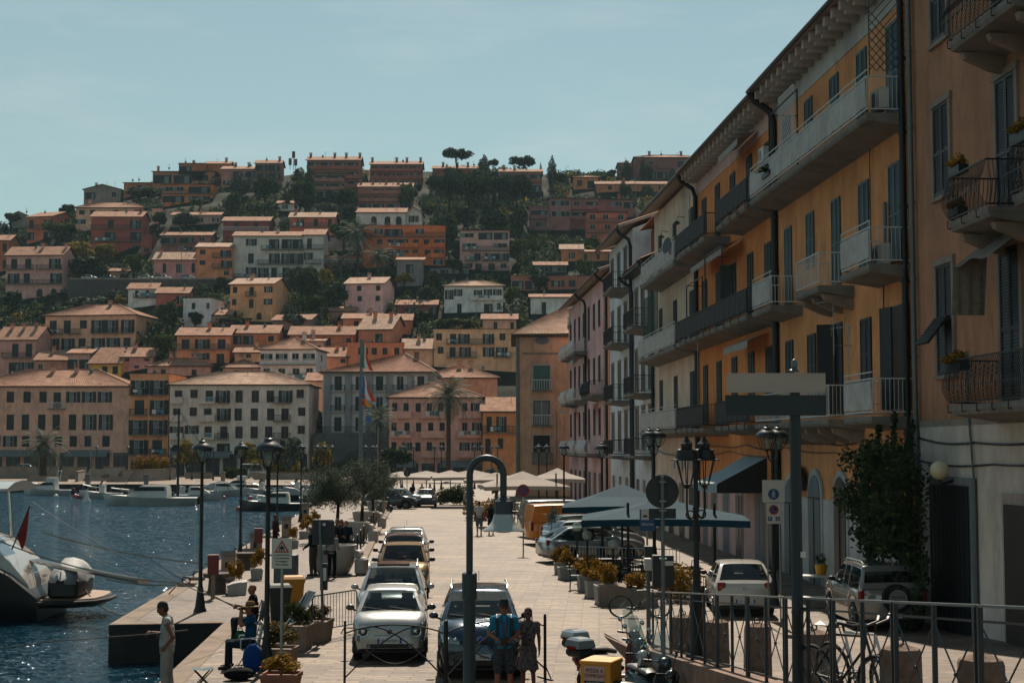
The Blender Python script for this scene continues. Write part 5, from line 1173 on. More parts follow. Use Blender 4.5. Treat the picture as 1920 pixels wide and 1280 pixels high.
# ---------------------------------------------------------------- vehicles (forward = -y, ground at z=0)
G_WIN=glassmat('car_glass','#0d1518',.62,.015)
G_CLR=glassmat('clear_glass','#9fb0b2',.32,.04)
M_LAMP=mat('lamp_glass','#5c686d',.06,.4,spec=.8); M_CHR=mat('chrome','#c9cdd0',.12,1.0); M_TAIL=mat('tail_lamp','#7a0f12',.12,spec=.7); M_AMB=mat('amber_lens','#b5631a',.15)
M_PLATE=mat('plate_white','#cdd2d4',.4); M_PBLUE=mat('plate_blue','#1d3f9a',.4)
def paint(name,col,metal=.5,rough=.22): return mat(name,col,rough,metal,coat=.8,spec=.5)
def text(s,size,mt,parent=None,loc=(0,0,0),rot=(R(90),0,0),name='lettering',ext=.003,al='CENTER',sx=1,sp=1):
    c=bpy.data.curves.new(name,'FONT'); c.body=s; c.size=size; c.extrude=ext; c.align_x=al; c.align_y='CENTER'; c.space_character=sp; c.materials.append(mt)
    tmp=bpy.data.objects.new('tmp',c); COL.objects.link(tmp); bpy.context.view_layer.update()
    me=bpy.data.meshes.new_from_object(tmp.evaluated_get(bpy.context.evaluated_depsgraph_get())); bpy.data.objects.remove(tmp)
    o=obj(name,me,parent,loc,rot); o.scale=(sx,1,1); return o
text('Bonsfer',.3,M_IRON,AWT,(b2.x(53.85),-2.04,3.02),name='lettering')
def ss(a,b,x): t=max(0,min(1,(x-a)/(b-a))); return t*t*(3-2*t)
def wheel_mesh(r,w,rimcol=None):
    key=('wh',r,w,rimcol)
    if key in WMESH: return WMESH[key]
    m=MB(); n=20
    prof=[(r*.62,-w/2),(r*.93,-w/2),(r,-w*.36),(r,w*.36),(r*.93,w/2),(r*.62,w/2)]
    rings=[[(x,q*math.cos(2*math.pi*k/n),q*math.sin(2*math.pi*k/n)) for k in range(n)] for q,x in prof]; m.loft(rings,0,True,True)
    tm=m.mesh('tyre',[M_RUB],smooth=40); m=MB()
    for s in (-1,1):
        x=s*w*.5; rings=[[(x+dx*s,q*math.cos(2*math.pi*k/n),q*math.sin(2*math.pi*k/n)) for k in range(n)] for q,dx in ((r*.66,.0),(r*.64,.012),(r*.56,.005),(r*.5,-.02))]; m.loft(rings,0,False,True)
        for k in range(5):
            a=2*math.pi*k/5; m.bar((x+.005*s,r*.12*math.cos(a),r*.12*math.sin(a)),(x+.008*s,r*.6*math.cos(a),r*.6*math.sin(a)),.05,.03,1)
        m.cyl((x,0,0),(x+.02*s,0,0),r*.16,n=10,m=1)
    rm=m.mesh('rim',[M_GREY,M_STEEL],smooth=40); WMESH[key]=(tm,rm); return WMESH[key]
def car(label,name,loc,rz,L=4.0,W=1.7,H=1.5,cowl=(1.05,.98),roof=(1.75,3.1),rear=3.8,nose=.72,belt=.93,deck=None,wb=(.75,3.2),r=.31,col=None,roofcol=None,rw=.74,arch=.38,cat='car',plate=None,face='gen',rearface='hatch',rails=False,group=None,sunroof=False,mirror=None,pillars=(.5,),glassy=True,rearglass=True,crown=.04,seats=True,plateb=True):
    T=thing(name,label,cat,loc,rz,group); hw=W/2; deck=deck if deck is not None else belt+.02
    body=MB(); gw=MB(); gs=MB(); gs2=MB(); gr=MB()
    N=64; ys=[L*i/N for i in range(N+1)]; ys[0]=.0; 
    def wf(y):
        a=min(1,.78+.22*math.sqrt(max(0,y)/.45)) if y<.45 else 1; b=min(1,.80+.20*math.sqrt(max(0,L-y)/.3)) if L-y<.3 else 1
        return a*b
    def top(y):
        if y<cowl[0]: 
            t=y/cowl[0]; return nose+(cowl[1]-nose)*(1-(1-t)**2.0) - (.14*(1-t)**8)
        if y>rear: t=(y-rear)/max(.01,L-rear); return belt+(deck-belt)*1 - .05*t**3 - (.10*(1-(L-y)/.14)**2 if L-y<.14 else 0)
        return belt if y>cowl[0]+.3 else cowl[1]+(belt-cowl[1])*(y-cowl[0])/.3
    def bot(y):
        z=.20+ (.10*(1-y/.3) if y<.3 else 0)+(.14*(1-(L-y)/.3) if L-y<.3 else 0)
        for w_ in wb:
            d=abs(y-w_)
            if d<arch: z=max(z,r+math.sqrt(arch**2-d*d)*1.0-.02)
        return z
    rings=[]
    for y in ys:
        w=hw*wf(y); zb=bot(y); zt=top(y); h=zt-zb
        half=[(w*.95,0),(w*.995,.22),(w,.48),(w*.985,.70),(w*.955,.86),(w*.90,.955),(w*.78,.995),(w*.45,1.0),(0,1.0)]
        rg=[(x,y-L/2,zb+h*t+(crown*(1-(x/w)**2) if t>.95 and y<cowl[0]+.1 else 0)) for x,t in half]
        rings.append(rg+[(-x,yy,z) for x,yy,z in rg[-2::-1]])
    body.loft(rings,0,True,True,closed=False)
    # lower skirt interior / underbody
    body.box(-hw*.93,hw*.93,.15-L/2,L/2-.15,.22,.45,1)
    for w_ in wb: body.box(-hw*.86,hw*.86,w_-arch-L/2,w_+arch-L/2,.3,min(top(w_)-.16,r+arch+.02),1)
    # cabin
    c0,c1=cowl[0],rear; n=40; R2=[]; roofz=H-.03
    def ct(y):
        if y<roof[0]: t=(y-c0)/(roof[0]-c0); return cowl[1]+(roofz-.03-cowl[1])*(t**.9)
        if y>roof[1]: t=(y-roof[1])/(c1-roof[1]); return roofz-.02-(roofz-.02-belt)*(t**1.15)
        t=(y-roof[0])/(roof[1]-roof[0]); return roofz-.03+.035*math.sin(math.pi*min(1,t*.9+.08))
    yy=sorted(set([c0+(c1-c0)*i/n for i in range(n+1)]+[roof[0],roof[1]]))
    for y in yy:
        zt=max(ct(y),belt+.002); zb=belt-.02 if y>c0+.02 else belt-.02
        k=(zt-belt)/(roofz-belt); k=max(0,min(1,k)); w=hw*(.945-(.945-rw)*k); w0=hw*.945
        h=zt-zb
        half=[(w0,zb),(w0+(w-w0)*.5+.01,zb+h*.46),(w+.012,zb+h*.86),(w-.02,zb+h*.965),(w-.09,zt),(w*.55,zt+.012),(0,zt+.018)]
        R2.append([(x,y-L/2,z) for x,z in half]+[(-x,y-L/2,z) for x,z in half[-2::-1]])
    nj=len(R2[0])
    for i in range(len(R2)-1):
        ym=(yy[i]+yy[i+1])/2
        for j in range(nj-1):
            jj=j if j<nj//2 else nj-2-j    # 0..5 from the belt up
            q=[R2[i][j],R2[i][j+1],R2[i+1][j+1],R2[i+1][j]]
            tgt=body; mi=0
            if jj>=3 and ym<roof[0]-.03 and ym>c0+.02: tgt=gw if jj>=4 else body
            elif jj>=4 and ym>roof[1]+.06 and ym<c1-.06 and rearglass: tgt=gr
            elif jj<=1 and c0+.32<ym<c1-.18:
                t=(ym-c0)/(c1-c0); pil=any(abs(t-p)<.018 for p in pillars)
                if not pil and ct(ym)>belt+.12: tgt=gs if j<nj//2 else gs2
            if tgt is body and jj>=3 and roof[0]<=ym<=roof[1] and roofcol: mi=2
            tgt.add(q,[(0,1,2,3)],mi)
    import bmesh
    def fin(mb,nm,mats,sm=35):
        me=mb.mesh(nm,mats,fix=False); bm=bmesh.new(); bm.from_mesh(me); bmesh.ops.remove_doubles(bm,verts=bm.verts,dist=.0008); bmesh.ops.recalc_face_normals(bm,faces=bm.faces); bm.to_mesh(me); bm.free()
        me.polygons.foreach_set('use_smooth',[True]*len(me.polygons)); me.set_sharp_from_angle(angle=R(sm)); return obj(nm,me,T)
    bd=fin(body,'body',[col,M_BLACK,roofcol or col],40)
    if gw.f: fin(gw,'windscreen',[G_WIN])
    if gs.f: fin(gs,'side_window',[G_WIN]); fin(gs2,'side_window',[G_WIN])
    if gr.f: fin(gr,'rear_window',[G_WIN])
    yf=-L/2
    if seats:
        m=MB()
        for sx in (-.36,.36):
            m.rbox(sx-.22,sx+.22,roof[0]+.35+yf,roof[0]+.52+yf,.5,1.12,.05); m.rbox(sx-.13,sx+.13,roof[0]+.38+yf,roof[0]+.48+yf,1.13,1.32,.03)
        m.rbox(-hw*.7,hw*.7,roof[0]+1.15+yf,roof[0]+1.3+yf,.5,1.1,.05); m.box(-hw*.86,hw*.86,cowl[0]+.12+yf,cowl[0]+.6+yf,belt-.1,belt+.02)
        m.torus((.36,cowl[0]+.75+yf,belt+.02),.17,.014,'y',16,4); m.build('interior',mat('interior','#16191b',.8),T)
    tm,rm=wheel_mesh(r,.19)
    for w_ in wb:
        for sx in (-1,1):
            wo=obj('wheel',None,T,(sx*(hw-.105),w_-L/2,r)); obj('tyre',tm,wo); obj('rim',rm,wo)
    # mirrors
    for sx in (-1,1):
        m=MB(); m.sph((sx*(hw+.10),c0+.42-L/2,belt+.09),(.10,.065,.068),12,0,8); m.bar((sx*hw*.9,c0+.42-L/2,belt),(sx*(hw+.06),c0+.42-L/2,belt+.06),.05,.04,1); m.build('mirror',[mirror or col,M_BLACK],T,smooth=50)
    # wipers
    m=MB()
    for x0,x1 in ((-.05,-.62),(.5,-.02)):
        m.bar((x0,c0-.02-L/2,cowl[1]+.035),(x1,c0+.10-L/2,cowl[1]+.10),.015,.015)
    m.build('wiper',M_BLACK,T)
    if rails:
        m=MB()
        for sx in (-1,1): m.tube([(sx*(hw*rw-.03),roof[0]+.1+yf,H-.02),(sx*(hw*rw-.02),roof[0]+.25+yf,H+.04),(sx*(hw*rw-.02),roof[1]-.15+yf,H+.05),(sx*(hw*rw-.03),roof[1]+.05+yf,H-.01)],.018,6)
        m.build('roof_rail',M_STEEL,T)
    if sunroof:
        m=MB(); m.rbox(-.42,.42,roof[0]+.25+yf,roof[1]-.25+yf,H-.01,H+.018,.05); m.build('sunroof',mat('sunroof_dark','#1a2124',.08,coat=.5),T)
    m=MB(); m.tube([(0,roof[1]-.1+yf if face!='gen2' else roof[0]+.08+yf,H),(0,roof[1]-.02+yf,H+.22)],.006,4); m.build('aerial',M_BLACK,T)
    def fy(x,z,e=0):       # front surface y at lateral x
        # find station where width fits
        fr=((0,.95),(.22,.995),(.48,1),(.7,.985),(.86,.955),(.955,.9),(.995,.78),(1,.45),(1.001,0))
        for k in range(160):
            y=k*.01; zb=bot(y); zt=top(y); t=(z-zb)/(zt-zb)
            if t<1 and t>-.3 and hw*wf(y)*np.interp(max(t,0),[a for a,b in fr],[b for a,b in fr])>=abs(x): return y-L/2-e
        return -L/2+.4-e
    if face=='500':
        for sx in (-1,1):
            x=sx*.57; z=.665; y=fy(x,z); m=MB(); m.sph((x,y+.03,z),(.11,.085,.11),16,0,10); m.sph((x,y-.045,z),(.05,.02,.05),12,1,6); m.torus((x,y-.02,z),.112,.014,'y',20,5,1); m.build('headlight',[M_LAMP,M_CHR],T,smooth=50)
            x=sx*.66; z=.51; y=fy(x,z); m=MB(); m.sph((x,y+.03,z),(.06,.05,.06),12,0,6); m.torus((x,y,z),.062,.008,'y',16,4,1); m.build('sidelight',[M_LAMP,M_CHR],T)
            x=sx*.47; z=.36; m=MB(); m.cyl((x,yf+.05,z),(x,yf-.015,z),.045,n=12); m.torus((x,yf-.015,z),.048,.007,'y',14,4,1); m.build('fog_lamp',[M_LAMP,M_CHR],T)
        m=MB(); m.rbox(-.44,.44,yf-.012,yf+.1,.30,.40,.03); m.rbox(-.36,.36,yf-.0,yf+.1,.565,.59,.01); m.build('grille',M_BLACK,T)
        m=MB(); m.bar((-.33,yf-.012,.655),(-.08,yf-.02,.66),.02,.02); m.bar((.33,yf-.012,.655),(.08,yf-.02,.66),.02,.02); m.sph((0,yf+.0,.66),(.055,.03,.055),14,1,6); m.torus((0,yf-.022,.66),.052,.006,'y',16,4,0); m.build('badge',[M_CHR,mat('badge_red','#5a1016',.3)],T)
        m=MB(); m.rbox(-.72,.72,yf+.02,yf+.12,.2,.26,.03); m.build('lower_bumper',M_BLACK,T)
    elif face in('gen','gen2','mpv'):
        for sx in (-1,1):
            x0=.44 if face!='mpv' else .42; z=nose-.10; q=MB(); ring=[]
            pts=[(x0,z-.075),(hw*.90,z-.06),(hw*.93,z+.05),(hw*.72,z+.10),(x0,z+.055)]
            rr_=[]
            for k in range(9):
                t=k/8; x=x0+(hw*.93-x0)*t; zl=z-.09+.03*t; zh=z+.045+.035*t
                rr_.append([(sx*x,fy(x,zz)-.014,zz) for zz in (zl,zl+(zh-zl)*.33,zl+(zh-zl)*.66,zh)])
            q.loft(rr_,0,closed=False)
            for xx_ in (.5,.64): q.sph((sx*xx_,fy(xx_,z)-.002,z-.01),(.05,.03,.05),12,1,6)
            q.build('headlight',[mat('lens_pale','#8f9a9e',.1,.3),M_CHR],T,smooth=60)
            q=MB(); x=.58; q.cyl((sx*x,fy(x,.36)+.04,.36),(sx*x,fy(x,.36)-.01,.36),.05,n=12); q.build('fog_lamp',M_LAMP,T)
        m=MB(); m.rbox(-.40,.40,yf-.012,yf+.1,nose-.20,nose-.12,.02); m.rbox(-.52,.52,yf-.014,yf+.1,.30,.42,.03); m.build('grille',M_BLACK,T)
        m=MB(); m.sph((0,yf-.0,nose-.10),(.06,.03,.06),14,0,6); m.torus((0,yf-.025,nose-.10),.055,.006,'y',16,4,1); m.build('badge',[M_PBLUE,M_CHR],T)
        m=MB(); m.rbox(-hw*.85,hw*.85,yf+.03,yf+.14,.2,.27,.03); m.build('lower_bumper',M_BLACK,T)
    def mkplate(y,sgn,txt,z=.50,front=True):
        p=MB(); p.box(-.26,.26,-.012,0,-.055,.055,0); p.box(-.26,-.215,-.014,-.0125,-.055,.055,1); p.box(.215,.26,-.014,-.0125,-.055,.055,1)
        o=p.build('number_plate',[M_PLATE,M_PBLUE],T,loc=(0,y,z),rot=(0,0,0 if sgn<0 else math.pi))
        if txt: text(txt,.088,M_BLACK,o,(0,-.017,0),sx=.95,name='plate_number')
    if plate: mkplate(yf-.018,-1,plate,.47 if face!='500' else .46)
    # rear
    yr=L/2
    if rearface!='none':
        for sx in (-1,1):
            m=MB(); zc=belt-.10; x=sx*(hw*.80)
            if rearface=='hatch': m.rbox(min(sx*hw*.63,sx*hw*.90),max(sx*hw*.63,sx*hw*.90),yr-.13,yr-.005,zc-.11,zc+.12,.035)
            elif rearface=='suv': m.rbox(min(sx*hw*.82,sx*hw*.975),max(sx*hw*.82,sx*hw*.975),yr-.16,yr-.005,zc-.26,zc+.06,.035)
            else: m.rbox(min(sx*hw*.86,sx*hw*.97),max(sx*hw*.86,sx*hw*.97),yr-.12,yr-.002,zc-.3,zc+.1,.02)
            m.box(x-.04,x+.04,yr-.006,yr-.001,zc-.04,zc,1); m.build('tail_light',[M_TAIL,M_AMB],T,smooth=40)
            m=MB(); m.box(min(sx*hw*.55,sx*hw*.8),max(sx*hw*.55,sx*hw*.8),yr-.05,yr-.01,.37,.41); m.build('reflector',M_TAIL,T)
        m=MB(); m.box(-hw*.62,hw*.62,yr-.05,yr-.004,.565,.572); m.box(-hw*.62,-hw*.61,yr-.05,yr-.004,.57,belt-.2); m.box(hw*.61,hw*.62,yr-.05,yr-.004,.57,belt-.2); m.build('tailgate_seam',M_BLACK,T)
    T['_dim']=0; del T['_dim']
    return T,mkplate,yr
def yaw_to(*a): pass
C_SIL=paint('paint_silver','#9ea5a8'); C_WHI=paint('paint_pearl','#a6a8a5',.25,.28); C_BEI=paint('paint_beige','#b08b57',.5); C_RED=paint('paint_dark_red','#4a1a1d'); C_BLU=paint('paint_blue','#1b3347',.6,.18); C_GRN=paint('paint_green','#0f2c28',.0,.3); C_ORG=paint('paint_orange','#e8861c',.0,.35); C_WH2=paint('paint_white','#bdbab2',.0,.25); C_DGR=paint('paint_dark_grey','#2b3236',.5)
ST=R(3.27)
def sx_(u,Y): return (u-960)/F*Y
def put(u,Yfront,L):    # centre location of a car whose front centre is seen at column u
    return (sx_(u,Yfront)-math.sin(ST)*L/2,Yfront+L/2*math.cos(ST),0)
car('small silver white city car with round headlights, foremost of the left parked row','city_car',put(733,32.8,3.55),ST,L=3.55,W=1.63,H=1.49,cowl=(.78,1.0),roof=(1.42,2.75),rear=3.42,nose=.80,belt=.97,wb=(.62,2.92),r=.30,arch=.35,col=C_WHI,face='500',plate='FR·557DM',mirror=mat('mirror_brown','#4b4440',.25),rw=.70,pillars=(.52,),group='cars parked on the left of the road')
car('silver crossover with roof rails and dark glass roof, right behind the small city car','parked_car',put(736,37.2,4.2),ST,L=4.2,W=1.74,H=1.60,cowl=(1.05,1.03),roof=(1.75,3.5),rear=4.1,nose=.85,belt=1.0,wb=(.85,3.4),r=.33,col=C_SIL,face='gen',rails=True,sunroof=True,plate=None,pillars=(.4,.7),group='cars parked on the left of the road')
car('beige compact car with square headlights, third of the left parked row','parked_car',put(757,46.3,3.7),ST,L=3.7,W=1.62,H=1.60,cowl=(.95,1.05),roof=(1.5,3.3),rear=3.62,nose=.88,belt=1.02,wb=(.72,3.05),r=.31,col=C_BEI,face='gen',rails=True,mirror=M_BLACK,rw=.78,pillars=(.4,.72),group='cars parked on the left of the road')
car('dark red crossover behind the beige car','parked_car',put(757,50.9,4.2),ST,L=4.2,W=1.76,H=1.62,cowl=(1.05,1.03),roof=(1.7,3.6),rear=4.1,nose=.86,belt=1.0,wb=(.85,3.4),r=.33,col=C_RED,face='gen',rails=True,mirror=M_BLACK,group='cars parked on the left of the road')
car('grey car at the far end of the left parked row','parked_car',put(762,55.8,4.2),ST,L=4.2,W=1.74,H=1.58,cowl=(1.05,1.0),roof=(1.75,3.4),rear=4.0,nose=.8,belt=.98,wb=(.85,3.4),r=.32,col=C_SIL,face='gen',mirror=M_BLACK,group='cars parked on the left of the road')
car('blue people carrier with silver roof rails parked behind the couple','people_carrier',put(906,30.2,4.0),ST-R(1.5),L=4.0,W=1.72,H=1.68,cowl=(.85,1.12),roof=(1.75,3.5),rear=3.92,nose=.92,belt=1.07,wb=(.78,3.25),r=.31,col=C_BLU,face='mpv',plate='DC·185JW',rails=True,rw=.72,pillars=(.38,.7),crown=.05)
g=G(805,945); car('dark green saloon driving towards the camera at the far bend','moving_car',(g.x,118,0),ST,L=4.1,W=1.66,H=1.42,cowl=(1.15,.95),roof=(1.8,3.0),rear=3.6,nose=.74,belt=.92,wb=(.8,3.25),r=.3,col=C_GRN,face='gen',plate=None,seats=False)
# angled cars parked on the right, noses to the houses
def putr(u,v,L,W,deg): # rear near corner seen at (u,v)
    p=G(u,v); a=R(deg); f=Vector((math.sin(a),-math.cos(a),0)); s=Vector((f.y,-f.x,0)); c=Vector((p.x,p.y,0))+f*L/2-s*W/2*(1 if s.y<0 else -1)
    return (c.x,c.y,0)
RG='cars parked nose in on the right'
car('orange delivery van parked nose in beside the cream parasols','delivery_van',putr(996,1022,4.3,1.8,104),R(104),L=4.3,W=1.8,H=1.95,cowl=(.9,1.15),roof=(1.5,4.12),rear=4.28,nose=.95,belt=1.1,wb=(.85,3.4),r=.33,col=C_ORG,face='gen',rearface='van',rw=.92,pillars=(.36,)+tuple(.42+.02*k for k in range(29)),rearglass=True,mirror=M_BLACK,cat='van',group=RG)
car('silver van beyond the orange van','parked_van',putr(985,1008,4.4,1.8,104),R(104),L=4.4,W=1.8,H=1.95,cowl=(.95,1.12),roof=(1.6,4.2),rear=4.36,nose=.9,belt=1.08,wb=(.9,3.5),r=.33,col=C_SIL,face='gen',rearface='van',rw=.84,mirror=M_BLACK,cat='van',pillars=(.4,.7),group=RG)
car('dark grey crossover partly hidden between orange van and silver hatchback','parked_car',putr(1031,1033,4.3,1.75,105),R(105),L=4.3,W=1.75,H=1.62,cowl=(1.1,1.0),roof=(1.8,3.6),rear=4.2,nose=.8,belt=1.0,wb=(.85,3.4),r=.33,col=C_DGR,rearface='hatch',group=RG)
car('pale silver estate car with roof curve, second from the planters','parked_car',putr(1032,1042,4.4,1.76,106),R(106),L=4.4,W=1.76,H=1.50,cowl=(1.15,.95),roof=(1.9,3.6),rear=4.3,nose=.76,belt=.95,wb=(.85,3.5),r=.32,col=C_SIL,rearface='hatch',rails=True,group=RG)
car('silver hatchback with red tail lamp nearest the flower planters','parked_car',putr(1027,1057,4.3,1.76,107),R(107),L=4.3,W=1.76,H=1.47,cowl=(1.15,.93),roof=(1.9,3.3),rear=4.15,nose=.74,belt=.93,wb=(.85,3.4),r=.32,col=C_SIL,rearface='hatch',group=RG)
# white hatchback seen from behind
Tp,mk,yr=car('white hatchback seen from behind beside the double lantern','hatchback',(sx_(1377,41.3)+.35,41.3+2.0,0),math.pi+R(-3),L=3.97,W=1.68,H=1.46,cowl=(1.0,.94),roof=(1.7,3.15),rear=3.82,nose=.74,belt=.93,deck=.95,wb=(.8,3.27),r=.31,col=C_WH2,rearface='hatch',rw=.73,mirror=M_BLACK,pillars=(.5,))
mk(yr+.003,1,'EV 347DS',.44)
m=MB(); m.torus((0,yr+.005,.80),.055,.007,'y',18,5); m.build('badge',M_CHR,Tp); text('V',.07,M_CHR,Tp,(0,yr+.006,.815),(R(90),0,R(180)),'badge_letter'); text('W',.06,M_CHR,Tp,(0,yr+.006,.778),(R(90),0,R(180)),'badge_letter')
# silver off-roader with spare wheel
Tv,mk,yr=car('silver three door off-roader with a covered spare wheel on its back','off_roader',(sx_(1652,38.0)+.15,38.0+1.9,0),math.pi+R(2),L=3.85,W=1.78,H=1.70,cowl=(1.15,1.12),roof=(1.75,3.55),rear=3.84,nose=.95,belt=1.08,wb=(.75,3.2),r=.36,arch=.42,col=paint('paint_silver_warm','#8f8f8a'),rearface='suv',rw=.80,rails=True,mirror=M_BLACK,pillars=(.36,.56),plateb=False)
mk(yr+.004,1,'DP 074WA',.42)
m=MB(); m.cyl((.0,0,0),(0,.2,0),.36,n=28); m.cyl((0,.2,0),(0,.215,0),.30,n=28,m=0); m.cyl((0,.215,0),(0,.225,0),.235,n=28,m=1)
sw=m.build('spare_wheel',[M_RUB,mat('cover_silver','#8d9190',.3,.5)],Tv,loc=(-.06,yr-.01,.86),smooth=40)
text('SUZUKI',.09,M_BLACK,sw,(0,.228,.04),(R(90),0,R(180)),'cover_lettering',sx=1.1)
m=MB(); m.box(-.2,.2,.226,.24,-.06,-.03); m.build('cover_badge',M_CHR,sw)
for k,ch in enumerate('ESCUDO 4WD'):
    a=R(138-10.5*k); text(ch,.06,M_GREY,sw,(-.29*math.cos(a),.215,.29*math.sin(a)),(R(90),R(-(90-math.degrees(a))),R(180)),'cover_lettering')
m=MB(); m.rbox(.45,.65,yr-.02,yr+.02,.85,.93,.02); m.build('door_handle',M_STEEL,Tv)
# ---------------------------------------------------------------- scooters
def scooter(label,loc,rz,col,box=None,screen=True,seatcol=None,name='scooter',group=None,boxcol=None,r=.24):
    T=thing(name,label,'scooter',loc,rz,group); P_=[M_BLACK,col]
    tm,rm=wheel_mesh(r,.12)
    for y in (-.66,.62):
        wo=obj('wheel',None,T,(0,y,r)); obj('tyre',tm,wo); obj('rim',rm,wo)
    m=MB()  # rear body shell
    def rg(y,w,z0,z1): return [(w*math.cos(a)*1.0,y,(z0+z1)/2+(z1-z0)/2*math.sin(a)) for a in [2*math.pi*k/12 for k in range(12)]]
    m.loft([rg(.92,.05,.55,.68),rg(.8,.14,.42,.74),rg(.5,.19,.32,.76),rg(.2,.17,.28,.72),rg(.05,.1,.25,.6)],0,True,True)
    m.loft([rg(.15,.15,.2,.3),rg(-.3,.17,.2,.28),rg(-.42,.12,.22,.36)],0,True,True)
    m.loft([[(x*w,-.42-.12*t+.0*abs(x),.25+t*.72) for x in (-1,-.6,0,.6,1)]+[(x*w,-.36-.12*t,.25+t*.72) for x in (1,.6,0,-.6,-1)] for t,w in ((0,.15),(.3,.2),(.65,.21),(1,.15))],0,True,True)
    m.build('fairing',col,T,smooth=50)
    m=MB(); m.loft([rg(.88,.08,.74,.82),rg(.6,.15,.74,.86),rg(.25,.16,.72,.84),rg(.02,.12,.68,.78)],0,True,True); m.build('seat',seatcol or M_BLACK,T,smooth=60)
    m=MB(); m.tube([(0,-.66,r),(.07,-.62,.42),(.0,-.52,.62),(0,-.44,1.02)],.03,6); m.tube([(-.32,-.34,1.05),(-.15,-.42,1.03),(.15,-.42,1.03),(.32,-.34,1.05)],.018,6); m.cyl((-.34,-.33,1.05),(-.22,-.39,1.04),.025,n=8); m.cyl((.34,-.33,1.05),(.22,-.39,1.04),.025,n=8); m.build('handlebar',M_BLACK,T)
    m=MB(); m.sph((0,-.47,1.0),(.14,.11,.1),12,0,8); m.build('headlamp_cowl',col,T,smooth=60); m=MB(); m.sph((0,-.57,.98),(.07,.03,.06),12); m.build('headlight',M_LAMP,T)
    for s in (-1,1):
        m=MB(); m.tube([(s*.26,-.38,1.05),(s*.3,-.4,1.2),(s*.33,-.4,1.25)],.008,5); m.sph((s*.36,-.4,1.28),(.075,.02,.05),12,1); m.build('mirror',[M_BLACK,mat('mirror_glass','#8fa3aa',.05,1)],T)
    m=MB()  # front mudguard
    m.loft([[(x*.07,-.66-(r+.03)*math.cos(a),r+(r+.03)*math.sin(a)) for x in (-1,0,1)]+[(x*.06,-.66-(r+.015)*math.cos(a),r+(r+.015)*math.sin(a)) for x in (1,0,-1)] for a in [R(d) for d in range(10,140,16)]],0,True,True); m.build('mudguard',col,T,smooth=40)
    if screen:
        m=MB(); n=8
        for t0 in range(6):
            for k in range(n):
                def pt(t,kk):
                    a=-1+2*kk/n; w=.23*(1-.45*(t/6)**2); return (a*w,-.56+.1*a*a+.17*(t/6),1.0+.52*(t/6)-.03*a*a)
                m.add([pt(t0,k),pt(t0,k+1),pt(t0+1,k+1),pt(t0+1,k)],[(0,1,2,3)])
        m.build('windshield',G_CLR,T,smooth=60)
    if box:
        m=MB(); m.rbox(-.22,.22,.72,1.12,.86,1.02,.08,0,4); m.loft([[(x*.21*k,.92+y*.19*k,z) for x,y in ((-1,-1),(1,-1),(1,1),(-1,1))] for k,z in ((1,1.02),(1.02,1.06),(.9,1.16),(.6,1.2))],1,False,True); m.box(-.12,.12,1.10,1.13,1.0,1.06,2)
        m.build('top_box',[M_BLACK,boxcol or C_SIL,M_TAIL],T,smooth=35)
    m=MB(); m.rbox(-.06,.06,.9,.96,.6,.68,.02); m.build('tail_light',M_TAIL,T)
    m=MB(); m.bar((.02,.1,.22),(.12,.16,.02),.025,.025); m.build('side_stand',M_STEEL,T)
    return T
scooter('dark scooter with a silver and red top box, farthest of the cluster',(1.98,29.2,0),R(122),mat('scooter_red','#5a1518',.3,coat=.5),box=True,boxcol=C_SIL,group='scooters parked by the ramp wall')
scooter('black scooter with a grey top box and tall windshield in the middle of the cluster',(2.0,28.0,0),R(124),mat('scooter_black','#0e1214',.25,coat=.6),box=True,boxcol=mat('box_grey','#6e7a80',.3),group='scooters parked by the ramp wall')
scooter('white classic scooter with a clear windshield in the cluster, nearest the ramp',(1.95,26.9,0),R(50),mat('scooter_white','#b5b7b5',.3,coat=.5),group='scooters parked by the ramp wall')
scooter('teal grey scooter with round mirrors facing the ramp wall',(2.42,26.1,0),R(22),mat('scooter_teal','#33484d',.3,coat=.5),group='scooters parked by the ramp wall')
Tz=scooter('black delivery scooter carrying the yellow pizza box',(2.15,24.5,0),R(62),mat('scooter_black','#0e1214'),screen=False,group='scooters parked by the ramp wall')
# pizza box carried on the delivery scooter
pb=thing('delivery_box','yellow pizza delivery box with a printed panel on the scooter rack','box',(1.46,24.9,.62),R(-22))
M_YB=mat('box_yellow','#c98a1e',.5,var=.12,vs=3)
m=MB(); m.rbox(-.25,.27,-.3,.3,0,.52,.02); m.build('shell',M_YB,pb,smooth=30); m=MB(); m.rbox(-.265,.285,-.315,.315,.50,.56,.02); m.build('lid',M_YB,pb,smooth=30)
m=MB(); m.box(-.18,.17,-.31,-.303,.04,.48,0); m.box(-.18,.17,-.316,-.3105,.04,.24,1); pn=m.build('printed_panel',[mat('panel_pink','#b59a90',.6),mat('panel_dark','#2a2224',.6)],pb)
MR=mat('print_red','#5e1e1c',.6)
text('PIZZA A',.085,MR,pn,(0,-.314,.405),sx=.95,name='lettering'); text('DOMICILIO',.075,MR,pn,(0,-.314,.325),sx=.9,name='lettering'); text('LINEA ROSTIX',.035,M_WHITE,pn,(-.03,-.32,.21),name='lettering'); text('Pizza',.09,mat('print_orange','#b5654a'),pn,(-.08,-.32,.12),name='lettering')
m=MB(); m.sph((.09,-.318,.13),(.09,.008,.09),16); 
for k in range(6): a=k*1.05; m.sph((.09+.05*math.cos(a),-.324,.13+.05*math.sin(a)),(.015,.005,.015),8,1)
m.build('pizza_picture',[mat('pizza_red','#a83a26'),mat('pizza_cheese','#c9a070')],pn)
p=G(872,946); scooter('small pale scooter standing alone on the road by the cream parasols',(p.x,p.y,0),R(8),mat('scooter_white','#b5b7b5'))
